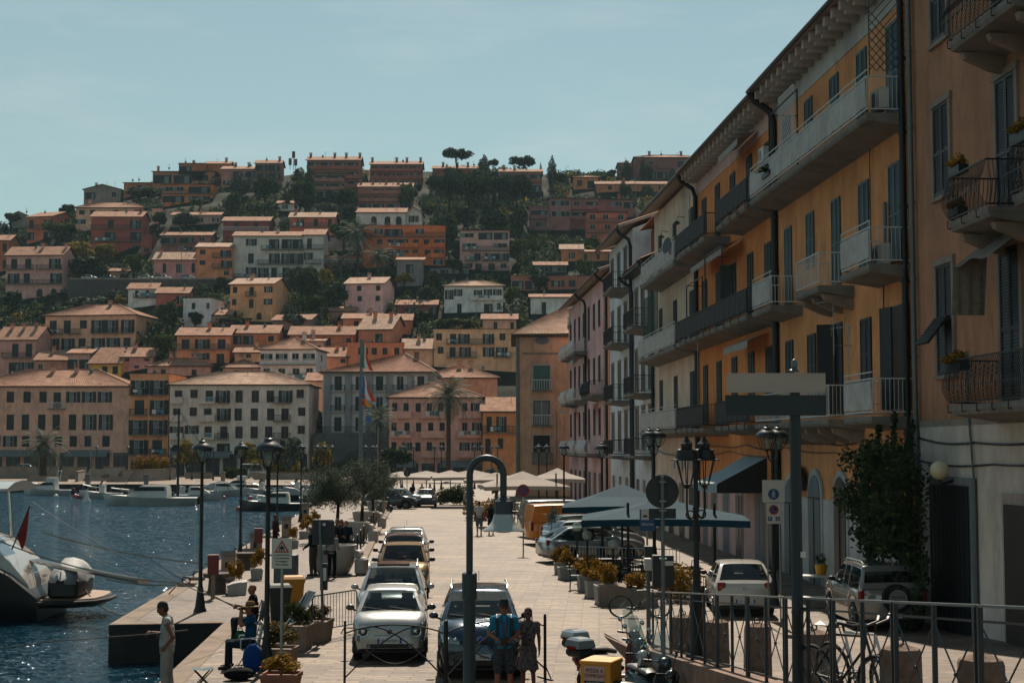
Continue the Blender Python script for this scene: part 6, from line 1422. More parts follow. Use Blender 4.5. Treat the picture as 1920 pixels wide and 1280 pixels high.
# ---------------------------------------------------------------- bicycles
def bicycle(label,loc,rz,lean=0,col=None,name='bicycle',fork=0,group=None):
    T=thing(name,label,'bicycle',loc,rz,group); T.rotation_euler=(0,R(lean),rz); r=.34; col=col or M_GREY
    for y in (-.52,.52):
        m=MB(); m.torus((0,y,r),r-.02,.02,'x',36,6,0); m.torus((0,y,r),r-.05,.01,'x',36,4,1); m.cyl((-.04,y,r),(.04,y,r),.025,n=8,m=1)
        for k in range(18): a=2*math.pi*k/18; m.cyl((.02*(-1)**k,y,r),(0,y+(r-.05)*math.cos(a),r+(r-.05)*math.sin(a)),.0025,n=3,m=1)
        m.build('wheel',[M_RUB,M_STEEL],T)
    bb=(0,.1,.3); st=(0,.22,.82); hd=(0,-.36,.86); hb=(0,-.33,.72)
    m=MB()
    for a,b in ((bb,hb),(bb,st),(st,hd),((0,.52,r),bb),((0,.52,r),(0,.2,.7)),(hd,(0,-.52,r)),(hb,hd)): m.cyl(a,b,.016,n=6)
    m.build('frame',col,T)
    m=MB(); m.tube([hd,(0,-.38,.98)],.014,5); m.tube([(-.3,-.28,1.03),(-.2,-.36,1.0),(0,-.4,.98),(.2,-.36,1.0),(.3,-.28,1.03)],.013,6); m.cyl((-.31,-.26,1.035),(-.2,-.35,1.0),.018,n=6); m.cyl((.31,-.26,1.035),(.2,-.35,1.0),.018,n=6); m.build('handlebar',M_BLACK,T)
    m=MB(); m.cyl(st,(0,.25,.92),.014,n=6); m.loft([[(x*w,y,z) for x,z in ((-1,.93),(0,.96),(1,.93),(0,.9))] for y,w in ((.08,.03),(.2,.06),(.36,.1))],0,True,True); m.build('saddle',M_BLACK,T)
    m=MB(); m.torus((.03,.1,.3),.08,.008,'x',16,4); 
    for s in (-1,1): m.bar((s*.05,.1,.3),(s*.06,.1+s*.12,.3-s*.1),.015,.02); m.bar((s*.06,.1+s*.12,.3-s*.1),(s*.15,.1+s*.12,.3-s*.1),.05,.015)
    m.build('crank',M_BLACK,T)
    return T
# ---------------------------------------------------------------- people
def skinm(c): return mat('skin_'+c,'#'+c,.6,var=.08,vs=6,spec=.3)
S_TAN='8a5a42'; S_MID='a06f56'; S_DRK='6e4433'
def cloth(n,c,c2=None,vs=9,var=.15): return mat('cloth_'+n,c,.9,var=.6 if c2 else var,vs=vs,col2=c2,spec=.1,bump=.2,bs=30)
def lerp(a,b,t): return Vector(a).lerp(Vector(b),t)
def remesh(o,vox,sm=4):
    m=o.modifiers.new('Remesh','REMESH'); m.mode='VOXEL'; m.voxel_size=vox; m.use_smooth_shade=True
    s=o.modifiers.new('Smooth','SMOOTH'); s.factor=.5; s.iterations=sm
def hand(m,w,d,side,curl=.5,s=1.0):
    """palm + four fingers + thumb from wrist w along direction d; side = thumb side vector"""
    w=Vector(w); d=Vector(d).normalized(); t=Vector(side); t=(t-d*t.dot(d)).normalized(); nrm=d.cross(t).normalized()
    p=w+d*.045*s
    for k in (-1,0,1): m.cap_(w+d*.01*s+t*k*.018*s,w+d*.075*s+t*k*.026*s,.015*s,.014*s,8)
    for k,(off,ln) in enumerate(((.034,.068),(.012,.078),(-.011,.073),(-.033,.056))):
        a=w+d*.08*s+t*off*s; dd=(d+nrm*curl*.6).normalized(); b=a+dd*ln*.5*s; d2=(d+nrm*curl*2.0).normalized(); c=b+d2*ln*.5*s
        m.cap_(a,b,.0095*s,.0085*s,7); m.cap_(b,c,.0085*s,.0075*s,7)
    a=w+d*.025*s+t*.03*s; b=a+(t*.8+d*.7+nrm*.2).normalized()*.04*s; c=b+(d+nrm*.5+t*.2).normalized()*.032*s
    m.cap_(a,b,.012*s,.01*s,7); m.cap_(b,c,.01*s,.0085*s,7)
def person(label,loc,rz=0,h=1.75,pose=None,skin=S_MID,top=None,bottom=None,shoes=None,hair=('short','#1c1512'),vox=.011,female=False,group=None,look=(0,-1,0),curl=.6,hands=True,belly=1.0,name='person'):
    J=dict(hip=(0,0,.93),chest=(0,0,1.28),neck=(0,.01,1.48),head=(0,-.01,1.63),
      lsh=(.185,.0,1.42),rsh=(-.185,.0,1.42),lel=(.24,.02,1.14),rel=(-.24,.02,1.14),lwr=(.25,-.06,.90),rwr=(-.25,-.06,.90),
      lhp=(.09,0,.92),rhp=(-.09,0,.92),lkn=(.10,-.02,.50),rkn=(-.10,-.02,.50),lan=(.11,.02,.09),ran=(-.11,.02,.09),ltoe=(.12,-.15,.03),rtoe=(-.12,-.15,.03))
    if pose: J.update(pose)
    J={k:Vector(v) for k,v in J.items()}; T=thing(name,label,'person',loc,rz,group); T.scale=(h/1.75,)*3
    m=MB(); f=.9 if female else 1.0
    hip,ch,nk,hd=J['hip'],J['chest'],J['neck'],J['head']
    up=(ch-hip).normalized(); lr=(J['lsh']-J['rsh']).normalized(); fwd=lr.cross(up).normalized()*-1
    if fwd.dot(Vector((0,-1,0)))<-.99: fwd=-fwd
    def torso(m,e):
        for t in [i/7 for i in range(8)]:
            c=hip.lerp(ch,t*1.15-.08); wx=[.165,.162,.15,.142,.145,.158,.17,.172][int(t*7)]*f; wy=[.115,.118,.112*belly,.11*belly,.108*belly,.11,.112,.105][int(t*7)]
            ring=[]
            o=len(m.v); mm=MB(); mm.sph((0,0,0),(wx+e,wy+e,.085+e*.5),14,0,8)
            M=Matrix((lr,-fwd,up)).transposed().to_4x4(); M.translation=c
            m.add([M@Vector(p) for p in mm.v],mm.f)
        m.cap_(J['lsh'],J['rsh'],.066*f+e,.066*f+e,10); m.cap_(ch,(J['lsh']+J['rsh'])/2+up*.02,.1+e,.085+e,10)
    torso(m,0)
    m.cap_(ch+up*.12,nk,.062,.055,10); m.cap_(nk,hd-Vector((0,0,.03)),.055,.058,10)
    for s in 'lr':
        m.cap_(J[s+'sh'],J[s+'el'],.052*f,.041*f); m.cap_(J[s+'el'],J[s+'wr'],.040*f,.027*f)
        m.cap_(J[s+'hp'],J[s+'kn'],.086*f,.058*f); k=J[s+'kn']; a=J[s+'an']; m.cap_(k,k.lerp(a,.35),.055*f,.053*f); m.cap_(k.lerp(a,.35),a,.053*f,.036*f)
        t=J[s+'toe']; m.cap_(a-Vector((0,0,.045)),t,.038,.03); m.cap_(lerp(a,t,-.35)-Vector((0,0,.05)),lerp(a,t,.5)-Vector((0,0,.03)),.036,.036)
        if hands: d=(J[s+'wr']-J[s+'el']); hand(m,J[s+'wr'],d.normalized()*.8+Vector((0,0,-.3)) if not pose or s+'hd' not in J else J[s+'hd'],fwd+Vector((0,0,.15)),curl)
    # head
    lk=Vector(look).normalized(); rt=lk.cross(Vector((0,0,1))).normalized(); uu=rt.cross(lk).normalized()
    HM=Matrix((rt,lk,uu)).transposed().to_4x4(); HM.translation=hd
    q=MB(); q.sph((0,-.01,.03),(.076,.097,.095),16,0,12); q.sph((0,.015,-.03),(.062,.078,.08),14,0,10); q.sph((0,.05,-.085),(.032,.03,.025),10); q.sph((0,.095,-.015),(.013,.022,.02),8); q.cap_((0,.088,.015),(0,.1,-.01),.009,.012,8)
    for s in (-1,1): q.sph((s*.076,-.01,-.0),(.012,.022,.032),8); q.sph((s*.03,.083,.022),(.022,.012,.010),8); q.sph((s*.045,.06,-.03),(.025,.025,.025),8)
    q.cap_((-.022,.083,-.055),(.022,.083,-.055),.0085,.0085,6)
    m.add([HM@Vector(p) for p in q.v],q.f)
    b=m.build('body',skinm(skin),T); remesh(b,vox)
    e=MB()
    for s in (-1,1): e.sph((s*.03,.090,.012),(.012,.008,.007),8,0); 
    e.X=None; e2=MB(); e2.add([HM@Vector(p) for p in e.v],e.f); e2.build('eyes',mat('eye_dark','#15110f',.2),T)
    l=MB(); l.box(-.025,.025,.088,.0925,-.06,-.052); e2=MB(); e2.add([HM@Vector(p) for p in l.v],l.f); e2.build('mouth',mat('lips','#6b3b33',.5),T)
    hm=mat('hair_'+hair[1].lstrip('#'),hair[1],.8,var=.3,vs=40); q=MB()
    if hair[0] in('short','long','bun'):
        q.sph((0,-.022,.045),(.084,.098,.094),16,0,12); q.sph((0,-.05,-.01),(.078,.06,.075),12,0,8)
    if hair[0]=='long': q.sph((0,-.055,-.09),(.085,.05,.11),12,0,8); q.sph((.062,-.01,-.06),(.024,.05,.1),10); q.sph((-.062,-.01,-.06),(.024,.05,.1),10)
    if hair[0]=='bun': q.sph((0,-.12,.05),(.04,.04,.04),10)
    if hair[0]=='fringe': q.sph((0,-.04,-.01),(.081,.075,.06),14,0,8)
    if q.v: e2=MB(); e2.add([HM@Vector(p) for p in q.v],q.f); o=e2.build('hair',hm,T); remesh(o,.012,2)
    if top:
        m=MB(); torso(m,.014)
        if top[1]:
            for s in 'lr':
                a,b_=J[s+'sh'],J[s+'el']; m.cap_(a,lerp(a,b_,min(top[1],1)),.066*f,.058*f)
                if top[1]>1: m.cap_(b_,lerp(b_,J[s+'wr'],top[1]-1),.056*f,.044*f)
        m.cap_(hip,hip-Vector((0,0,.04)),.15*f,.15*f) if False else None
        o=m.build('shirt',top[0],T); remesh(o,vox*1.15,3)
    if bottom:
        m=MB(); ln=bottom[1]
        for t in (0,.25): 
            mm=MB(); mm.sph((0,0,0),(.178*f,.132,.1),14,0,8); M=Matrix((lr,-fwd,up)).transposed().to_4x4(); M.translation=hip.lerp(ch,t-.1); m.add([M@Vector(p) for p in mm.v],mm.f)
        for s in 'lr':
            a,k,b_=J[s+'hp'],J[s+'kn'],J[s+'an']; m.cap_(a,lerp(a,k,min(1,ln)),.102*f,.088*f if ln<1 else .075*f)
            if ln>1: m.cap_(k,lerp(k,b_,min(.97,ln-1)),.075*f,.062*f)
        if bottom[2:] and bottom[2]=='skirt':
            a=hip; b_=(J['lkn']+J['rkn'])/2; c=lerp(a,b_,ln); m.cyl(lerp(a,c,.1),c,.15,.225,16); m.sph(a,.165,12)
        o=m.build('trousers' if ln>1 else ('skirt' if bottom[2:] else 'shorts'),bottom[0],T); remesh(o,vox*1.15,3)
    sh=shoes or mat('shoe_dark','#1d1b1a',.7); m=MB()
    for s in 'lr': a,t=J[s+'an'],J[s+'toe']; m.cap_(lerp(a,t,-.3)-Vector((0,0,.045)),lerp(a,t,.45)-Vector((0,0,.03)),.046,.044); m.cap_(lerp(a,t,.4)-Vector((0,0,.025)),t,.046,.038)
    o=m.build('shoes',sh,T); remesh(o,.013,2)
    T['hm']=0; del T['hm']
    return T,HM,J
def onhead(T,HM,mb,name,mt,smooth=50):
    e=MB(); e.add([HM@Vector(p) for p in mb.v],mb.f); e.m=mb.m; return e.build(name,mt,T,smooth=smooth)
def sunglasses(T,HM):
    q=MB()
    for s in (-1,1): q.sph((s*.033,.102,.02),(.028,.008,.02),10); q.bar((s*.058,.1,.025),(s*.08,0,.02),.005,.006)
    q.bar((-.01,.106,.025),(.01,.106,.025),.005,.006); onhead(T,HM,q,'sunglasses',M_BLACK)
def hat(T,HM,mt,brim=.13,band=None):
    q=MB(); n=18; pr=((brim,.055+.0),(brim,.06),(.088,.068),(.084,.14),(.06,.165),(.02,.155)); 
    q.lathe([(r,z) for r,z in pr],n,(0,-.01,0),0,True,1,1.12)
    if band: q.lathe([(.090,.07),(.089,.095)],n,(0,-.01,0),1,False,1,1.12)
    onhead(T,HM,q,'hat',[mt,band or mt])
# the couple in front of the blue car
cx=sx_(945,28)
T,HM,J=person('man in a blue tee, floral shorts and patterned hat holding a camera at his belly',(cx,28.0,0),R(4),1.80,
  dict(lel=(.27,.04,1.17),rel=(-.27,.04,1.17),lwr=(.11,-.17,1.09),rwr=(-.11,-.17,1.09),lan=(.13,0,.09),ran=(-.13,0,.09),ltoe=(.17,-.16,.03),rtoe=(-.17,-.16,.03),lkn=(.11,-.02,.50),rkn=(-.11,-.02,.50)),skin=S_TAN,vox=.009,
  top=(cloth('blue','#1f6f92','#2b84a6',4),.62),bottom=(cloth('floral_dark','#4d5660','#0e1114',28),.92),hair=('short','#2a1d15'),curl=1.3)
hat(T,HM,cloth('hat','#3d4449','#12161a',30),.125,M_BLACK); sunglasses(T,HM)
m=MB()
for s in (-1,1): m.tube([(s*.12,.11,1.42),(s*.13,.03,1.50),(s*.13,-.10,1.43),(s*.135,-.145,1.25),(s*.14,-.10,1.08)],.026,6)
m.build('backpack_straps',M_BLACK,T,smooth=60)
m=MB(); m.rbox(-.16,.16,.10,.27,1.0,1.5,.06); m.build('backpack',M_BLACK,T,smooth=40)
m=MB(); m.tube([(-.04,.07,1.50),(-.06,-.08,1.49),(-.03,-.15,1.30),(.0,-.2,1.12)],.012,5); m.tube([(.05,.07,1.50),(.06,-.08,1.49),(.045,-.15,1.32),(.02,-.2,1.12)],.012,5); m.build('camera_strap',mat('strap_red','#5a1c1c'),T)
m=MB(); m.rbox(-.07,.07,-.26,-.19,1.03,1.13,.015); m.cyl((0,-.25,1.06),(.0,-.30,.93),.035,.038,12); m.build('camera',M_BLACK,T,smooth=40)
cx=sx_(990,28.5)
T,HM,J=person('woman in a floral dress with a shoulder bag beside the man in the hat',(cx,28.5,0),R(-6),1.62,
  dict(lel=(.22,.03,1.13),rel=(-.24,.05,1.16),lwr=(.23,-.03,.90),rwr=(-.02,-.17,1.14),lan=(.12,0,.09),ran=(-.10,0,.09)),skin=S_DRK,vox=.009,female=True,
  top=(cloth('floral_grey','#7a6f6f','#23252a',22),.5),bottom=(cloth('floral_grey','#7a6f6f'),.95,'skirt'),hair=('bun','#15100e'),curl=.9)
sunglasses(T,HM)
m=MB()
for s in (-1,1): m.tube([HM@Vector((s*.07,-.02,.0)),HM@Vector((s*.082,.0,-.12)),HM@Vector((s*.08,.03,-.2))],[.014,.013,.008],6)
m.build('braids',mat('hair_15100e','#15100e'),T)
m=MB(); m.rbox(-.12,.06,-.20,-.13,1.02,1.16,.03); m.build('shoulder_bag',M_BLACK,T); m=MB(); m.tube([(-.1,-.16,1.15),(.02,-.145,1.35),(.1,-.06,1.48),(.12,.06,1.40)],.01,5); m.build('bag_strap',M_BLACK,T)
# standing fisherman on the quay edge, facing left
T,HM,J=person('standing fisherman in a sleeveless white vest and pale trousers holding a rod over the water',(sx_(323,27.6)-.02,27.6,0),R(-84),1.84,
  dict(head=(0,-.09,1.62),neck=(0,-.02,1.48),rel=(-.24,-.02,1.15),rwr=(-.14,-.28,1.20),lel=(.34,.14,1.17),lwr=(.20,-.02,.98),lkn=(.09,-.03,.5),rkn=(-.1,.02,.5),ran=(-.12,.08,.09),rtoe=(-.13,-.10,.03)),skin=S_DRK,vox=.009,
  top=(cloth('vest','#a7a9a4','#8b918f',3),0),bottom=(cloth('pale_trousers','#8d8f8a','#6f7473',3),1.95),hair=('short','#171210'),look=(-.1,-.93,-.42),belly=1.15,curl=1.2)
hp=T.matrix_basis@J['rwr'] if False else None
rod_h=Vector((sx_(306,27.6),27.45,P(306,1187,27.5).z)); m=MB(); tip=P(-90,1224,24.5); bt=P(352,1181,28.0)
m.tube([bt-rod_h,(0,0,0),(tip-rod_h)*.5+Vector((0,0,.04)),tip-rod_h],[.016,.015,.009,.004],6); m.cyl((.0,0,-.02),(.02,.0,-.09),.03,n=10); m.build('fishing_rod',M_BLACK,loc=rod_h,label='long dark fishing rod held by the standing fisherman',cat='fishing rod')
SIT=dict(hip=(0,0,.50),chest=(0,.03,.86),neck=(0,.02,1.06),head=(0,-.01,1.21),lsh=(.18,.02,1.0),rsh=(-.18,.02,1.0),lel=(.22,-.06,.76),rel=(-.22,-.06,.76),lwr=(.14,-.26,.72),rwr=(-.14,-.26,.72),
  lhp=(.09,0,.48),rhp=(-.09,0,.48),lkn=(.12,-.42,.50),rkn=(-.12,-.42,.50),lan=(.12,-.46,.09),ran=(-.12,-.40,.09),ltoe=(.13,-.62,.03),rtoe=(-.13,-.56,.03))
T,HM,J=person('bald seated fisherman in a black shirt with a rod',(sx_(478,36.3),36.3,0),R(-70),1.78,dict(SIT,lel=(.22,-.1,.80),rel=(-.22,-.1,.80),lwr=(.05,-.34,.86),rwr=(-.08,-.32,.84)),skin=S_TAN,top=(cloth('black','#121416'),.6),bottom=(cloth('jeans','#1d2b35','#15202a'),1.95),hair=('none','#2a2a2a'),belly=1.2,curl=1.2)
hb=P(450,1143,36.0); tp=P(172,975,29); m=MB(); bb_=P(462,1150,36.4); m.tube([bb_-hb,(0,0,0),(tp-hb)*.5+Vector((0,0,-.1)),tp-hb],[.015,.014,.009,.004],6); m.sph((.02,0,-.06),.04,8); m.build('fishing_rod',M_BLACK,loc=hb,label='fishing rod slanting up from the bald fisherman',cat='fishing rod')
def fold_chair(label,loc,rz,fab,fr,name='folding_chair'):
    T=thing(name,label,'chair',loc,rz); m=MB()
    for s in (-1,1):
        m.tube([(s*.27,-.26,0),(s*.27,.12,.62),(s*.27,.22,.95)],.014,6); m.tube([(s*.27,.26,0),(s*.27,-.24,.44)],.014,6); m.tube([(s*.29,-.24,.64),(s*.29,.2,.66)],.016,6); m.cyl((s*.28,-.24,.44),(s*.29,-.24,.64),.012,n=6)
    for y,z in ((-.24,.44),(.14,.42),(.22,.95)): m.cyl((-.27,y,z),(.27,y,z),.012,n=6)
    m.build('frame',fr,T); m=MB(); m.box(-.26,.26,-.24,.18,.415,.43); m.build('seat',fab,T); m=MB(); m.loft([[(-.26,.145,.45),(.26,.145,.45),(.26,.155,.45),(-.26,.155,.45)],[(-.26,.225,.93),(.26,.225,.93),(.26,.235,.93),(-.26,.235,.93)]],0,True,True); m.build('backrest',fab,T)
fold_chair('dark folding chair under the bald fisherman',(sx_(480,36.3)+.02,36.35,0),R(-70),M_BLACK,M_IRON)
p=G(470,1240); px,py=sx_(474,32.0),32.0
T,HM,J=person('seated man in a straw hat and blue tee looking through binoculars',(px,py,0),R(-76),1.78,dict(SIT,lel=(.24,-.20,.90),rel=(-.24,-.20,.90),lwr=(.06,-.18,1.17),rwr=(-.06,-.18,1.17),lkn=(.16,-.44,.52),rkn=(-.1,-.42,.52)),skin=S_TAN,vox=.009,top=(cloth('navy_blue','#14344f','#1a4262',4),.6),bottom=(cloth('jeans','#1d2b35'),1.95),hair=('short','#241a14'),curl=1.4)
hat(T,HM,cloth('straw','#8d7350','#6e5638',20),.17,M_BLACK)
m=MB(); m.cyl(J['head']+Vector((.03,-.10,.02)),J['head']+Vector((.035,-.22,.02)),.02,.028,10); m.cyl(J['head']+Vector((-.03,-.10,.02)),J['head']+Vector((-.035,-.22,.02)),.02,.028,10); m.build('binoculars',M_BLACK,T)
fold_chair('white framed folding chair under the man in the straw hat',(px+.03,py+.02,0),R(-76),mat('canvas_grey','#6b7780',.8),M_IRONW)
# pair standing at the big white planter
PR='people standing and sitting at the white planter'
T,HM,J=person('man in a dark jacket standing left of the big white planter',(sx_(588,54.3),54.6,0),R(-120),1.76,dict(head=(0,-.1,1.6),lwr=(.2,-.25,1.0),rwr=(-.2,-.25,1.0)),skin=S_MID,vox=.014,top=(cloth('dark_navy','#1a2228'),1.9),bottom=(cloth('grey_trousers','#4b4742'),1.95),hair=('short','#3a322c'))
T,HM,J=person('woman in a white patterned top and wide black trousers with a crossbody bag',(sx_(625,53.6),53.6,0),R(165),1.68,dict(lwr=(.12,-.22,1.2),rwr=(-.2,-.2,1.1)),skin=S_MID,vox=.014,female=True,top=(cloth('patterned','#a9a7a0','#5b5a58',40),1.3),bottom=(cloth('black','#121416'),1.95),hair=('long','#20160f'))
m=MB(); m.rbox(.12,.3,.08,.16,.88,1.05,.03); m.tube([(.2,.1,1.05),(.05,.14,1.3),(-.12,.06,1.47)],.01,5); m.build('crossbody_bag',M_BLACK,T)
for k,(u,Y,hr,tp,lb,sk) in enumerate(((651,56.6,('fringe','#8a8078'),'#16222e','bald man in a navy shirt sitting on the edge of the big white planter',S_MID),(642,57.0,('long','#1a1210'),'#1b1a1c','dark haired woman with sunglasses sitting behind the white planter',S_MID),(634,57.6,('short','#4a3524'),'#3a3f3c','brown haired person sitting behind the white planter, leftmost of three',S_MID))):
    T,HM,J=person(lb,(sx_(u,Y),Y,.62),R(20-20*k),1.7,SIT,skin=sk,vox=.014,top=(cloth('c%d'%k,tp),1.6),bottom=(cloth('black','#121416'),1.95),hair=hr)
    if k<2: sunglasses(T,HM)
# walking couple seen from behind
T,HM,J=person('man in a white tee and grey shorts walking away down the road',(sx_(899,79.5),79.5,0),R(180),1.80,dict(lkn=(.1,-.08,.5),rkn=(-.1,.02,.5),ran=(-.1,.16,.12),rtoe=(-.1,.05,.02),lan=(.1,-.1,.09),ltoe=(.11,-.26,.04)),skin=S_MID,vox=.014,top=(cloth('white','#b9bcbc'),.6),bottom=(cloth('grey_shorts','#5a646b'),.95),hair=('short','#241a14'),shoes=mat('shoe_light','#8d8a86'))
T,HM,J=person('woman in a black dress walking beside the man in the white tee',(sx_(921,80.0),80,0),R(184),1.66,dict(lwr=(.22,-.1,.95)),skin=S_TAN,vox=.014,female=True,top=(cloth('black','#121416'),.2),bottom=(cloth('black','#121416'),.85,'skirt'),hair=('long','#2a1a10'))
T,HM,J=person('person in a dark shirt behind the mooring warning sign',(sx_(519,66),66,0),R(120),1.7,None,skin=S_TAN,vox=.016,top=(cloth('maroon','#3f1c1c'),1.5),bottom=(cloth('black','#121416'),1.95),hair=('short','#3a261a'))
for k,(u,c) in enumerate(((774,'#1b2026'),(792,'#2a2d22'),(807,'#a33a1c'))):
    person(['person in dark clothes seated at the far hedge, leftmost','person in an olive shirt seated at the far hedge, in the middle','person in a red orange top seated behind the green car'][k],(sx_(u,127),127,.25),R(30*k),1.7,SIT,vox=.022,top=(cloth('far%d'%k,c),1.3),bottom=(cloth('black','#121416'),1.9),hair=('short','#1a1310'))
# ---------------------------------------------------------------- ramp on the right, railing, stone bollards
def zc(Y): return max(0.0,.089*(38-Y))
def rx(Y): return 4.5-.058*Y
m=MB(); Ys=[38,33,28,24,20,16,12,8,4,0,-6]; vs=[]
for Y in Ys: z=max(.006,zc(Y)-.15); vs+=[(rx(Y),Y,z),(14.5-.0571*Y,Y,z)]
m.add(vs,[(2*i,2*i+1,2*i+3,2*i+2) for i in range(len(Ys)-1)]); m.build('ramp_road',brickmat('ramp_paving','#7b6a5b','#5c4d40','#3c332b',.9,.3,.01,rot=R(3.3)),kind='structure')
m=MB(); rings=[]
for Y in (29.2,27,24,20,16,12,8,4,0,-6):
    x=rx(Y); z=zc(Y); rings.append([(x-.32,Y,-.2),(x-.32,Y,z),(x+.08,Y,z),(x+.08,Y,-.2)])
m.loft(rings,0,True,True); m.loft([[(rx(Y)-.06,Y,-.2),(rx(Y)-.06,Y,max(.0,zc(Y)-.147)),(rx(Y)+.3,Y,max(.0,zc(Y)-.147)),(rx(Y)+.3,Y,-.2)] for Y in (37.5,33,29.15)],0,True,True); m.build('ramp_wall',[mat('ramp_stone','#8a6f5e',.9,var=.45,vs=1.6,bump=.6,bs=7,col2='#5a483d')],smooth=30,label='low rising stone wall with coping along the ramp',cat='wall')
# railing: one thing per panel of two bays
M_RAIL=mat('rail_green_grey','#2c3a40',.4,.4,var=.2,vs=5); M_RTOP=mat('rail_top','#7f8b8e',.3,.7)
Ya=27.4; k=0; proto=None
def rail_panel(Y0,n=2,bay=1.02):
    T=thing('railing_panel','iron railing panel with crossed bars on the ramp wall','railing',(rx(Y0)-.12,Y0,zc(Y0)),0,'railing panels along the ramp'); dx=.058*bay; dz=.089*bay
    post=MB(); post.box(-.02,.02,-.02,.02,0,1.08); pm=post.mesh('post',M_RAIL)
    for i in range(n+1): obj('post',pm,T,(dx*i,-bay*i+(.05 if i==0 else (-0.0 if i<n else .05)),dz*i))
    m=MB(); m.bar((0,0,1.08),(dx*n,-bay*n,1.08+dz*n),.05,.022); m.build('top_rail',M_RTOP,T)
    m=MB(); m.bar((0,0,.96),(dx*n,-bay*n,.96+dz*n),.012,.02); m.build('lower_rail',M_RAIL,T)
    for i in range(n):
        m=MB(); a0=(dx*i,-bay*i-.03,dz*i); a1=(dx*(i+1),-bay*(i+1)+.03,dz*(i+1)); f=lambda a,z:(a[0],a[1],a[2]+z)
        m.cyl(f(a0,.9),f(a1,.12),.008,n=5); m.cyl(f(a1,.9),f(a0,.12),.008,n=5); c=[(p+q)/2 for p,q in zip(f(a0,.51),f(a1,.51))]; m.sph(c,.022,8); m.bar(f(a0,.08),f(a1,.08),.015,.02); m.build('cross_bars',M_RAIL,T)
    return T
Y=28.9
n_=0
while Y>8:
    t=rail_panel(Y); t['label']=('iron railing panel with crossed bars on the ramp wall, '+['farthest, beside the grey sign post','second from the far end','third from the far end','fourth, before the second bollard','fifth, beside the tall finger post','sixth, in front of the bicycles','seventh, below the off-roader','eighth, left of the last bollard','ninth, nearest the right edge','tenth, mostly out of frame'][n_]); Y-=2.13; n_+=1
M_BOL=mat('bollard_stone','#7d6657',.95,var=.4,vs=7,bump=.9,bs=25,col2='#5a473b')
for k,(u,Y) in enumerate(((1277,28.6),(1340,25.2),(1415,22.8),(1520,19.6),(1680,15.0),(1828,13.0))):
    x=sx_(u,Y); z=max(0,zc(Y)-.15); T=thing('stone_bollard','hexagonal stone bollard with an iron ring, '+['farthest in the row','second in the row, behind the double lantern','third in the row','fourth, right of the tall finger post','fifth, right of the bicycles','nearest the right edge'][k],'bollard',(x,Y,z),R(11*k),'stone bollards along the ramp'); T.scale=(1.12,1.12,.8)
    m=MB(); m.lathe([(.2,-.1),(.185,.9),(.17,.95),(.03,1.02)],8,m=0); m.build('shaft',M_BOL,T,smooth=20); m=MB(); m.torus((0,0,1.04),.045,.01,'y',14,5); m.build('ring',M_IRON,T)
bicycle('black bicycle leaning behind the railing, nearer the finger post',(sx_(1592,16.6),16.9,zc(16.9)-.15),R(30),-4,M_BLACK,group='bicycles on the ramp')
bicycle('grey bicycle with pale mudguards behind the railing, right of the black one',(sx_(1640,16.8),17.6,zc(17.6)-.15),R(24),-6,M_IRONW,group='bicycles on the ramp')
# ---------------------------------------------------------------- lamps
def lamp_proto(heads=1,name='street_lamp'):
    T=thing(name,'x','street lamp'); m=MB()
    m.lathe([(.19,0),(.18,.06),(.15,.12),(.11,.42),(.085,.62),(.09,.66),(.065,.72),(.058,1.2),(.062,1.24),(.055,1.3),(.045,4.15),(.06,4.2),(.05,4.24)],14); m.build('pole',M_IRON,T,smooth=40)
    for h in range(heads):
        ox=0 if heads==1 else (-.17+.34*h); oy=0 if heads==1 else (-.1+.2*h); H=thing('lantern',None,None)
        H.parent=T; H.location=(ox,oy,4.2)
        m=MB()
        for k in range(6):
            a=2*math.pi*k/6; m.tube([(.03*math.cos(a),.03*math.sin(a),0),(.13*math.cos(a),.13*math.sin(a),.06),(.22*math.cos(a),.22*math.sin(a),.22),(.25*math.cos(a),.25*math.sin(a),.38)],.012,5)
        m.torus((0,0,.38),.255,.018,'z',20,5); m.lathe([(.04,-.02),(.06,.02),(.03,.05)],10)
        if heads>1: m.tube([(-ox,-oy,-.35),(-ox*.3,-oy*.3,-.2),(0,0,0)],.02,5)
        m.build('cage',M_IRON,H,smooth=50)
        m=MB(); m.lathe([(.30,.37),(.305,.41),(.27,.47),(.2,.53),(.12,.58),(.10,.6),(.10,.63),(.045,.66),(.03,.70)],20); m.build('hood',mat('lamp_hood','#1c272b',.35,spec=.5),H,smooth=50)
        m=MB(); m.lathe([(.05,.05),(.10,.16),(.11,.28),(.08,.36)],14); m.build('lamp_glass',glassmat('lamp_glass_clear','#9fa9a8',.35,.1),H,smooth=50)
    return T
LP=lamp_proto(1); LP2=lamp_proto(2)
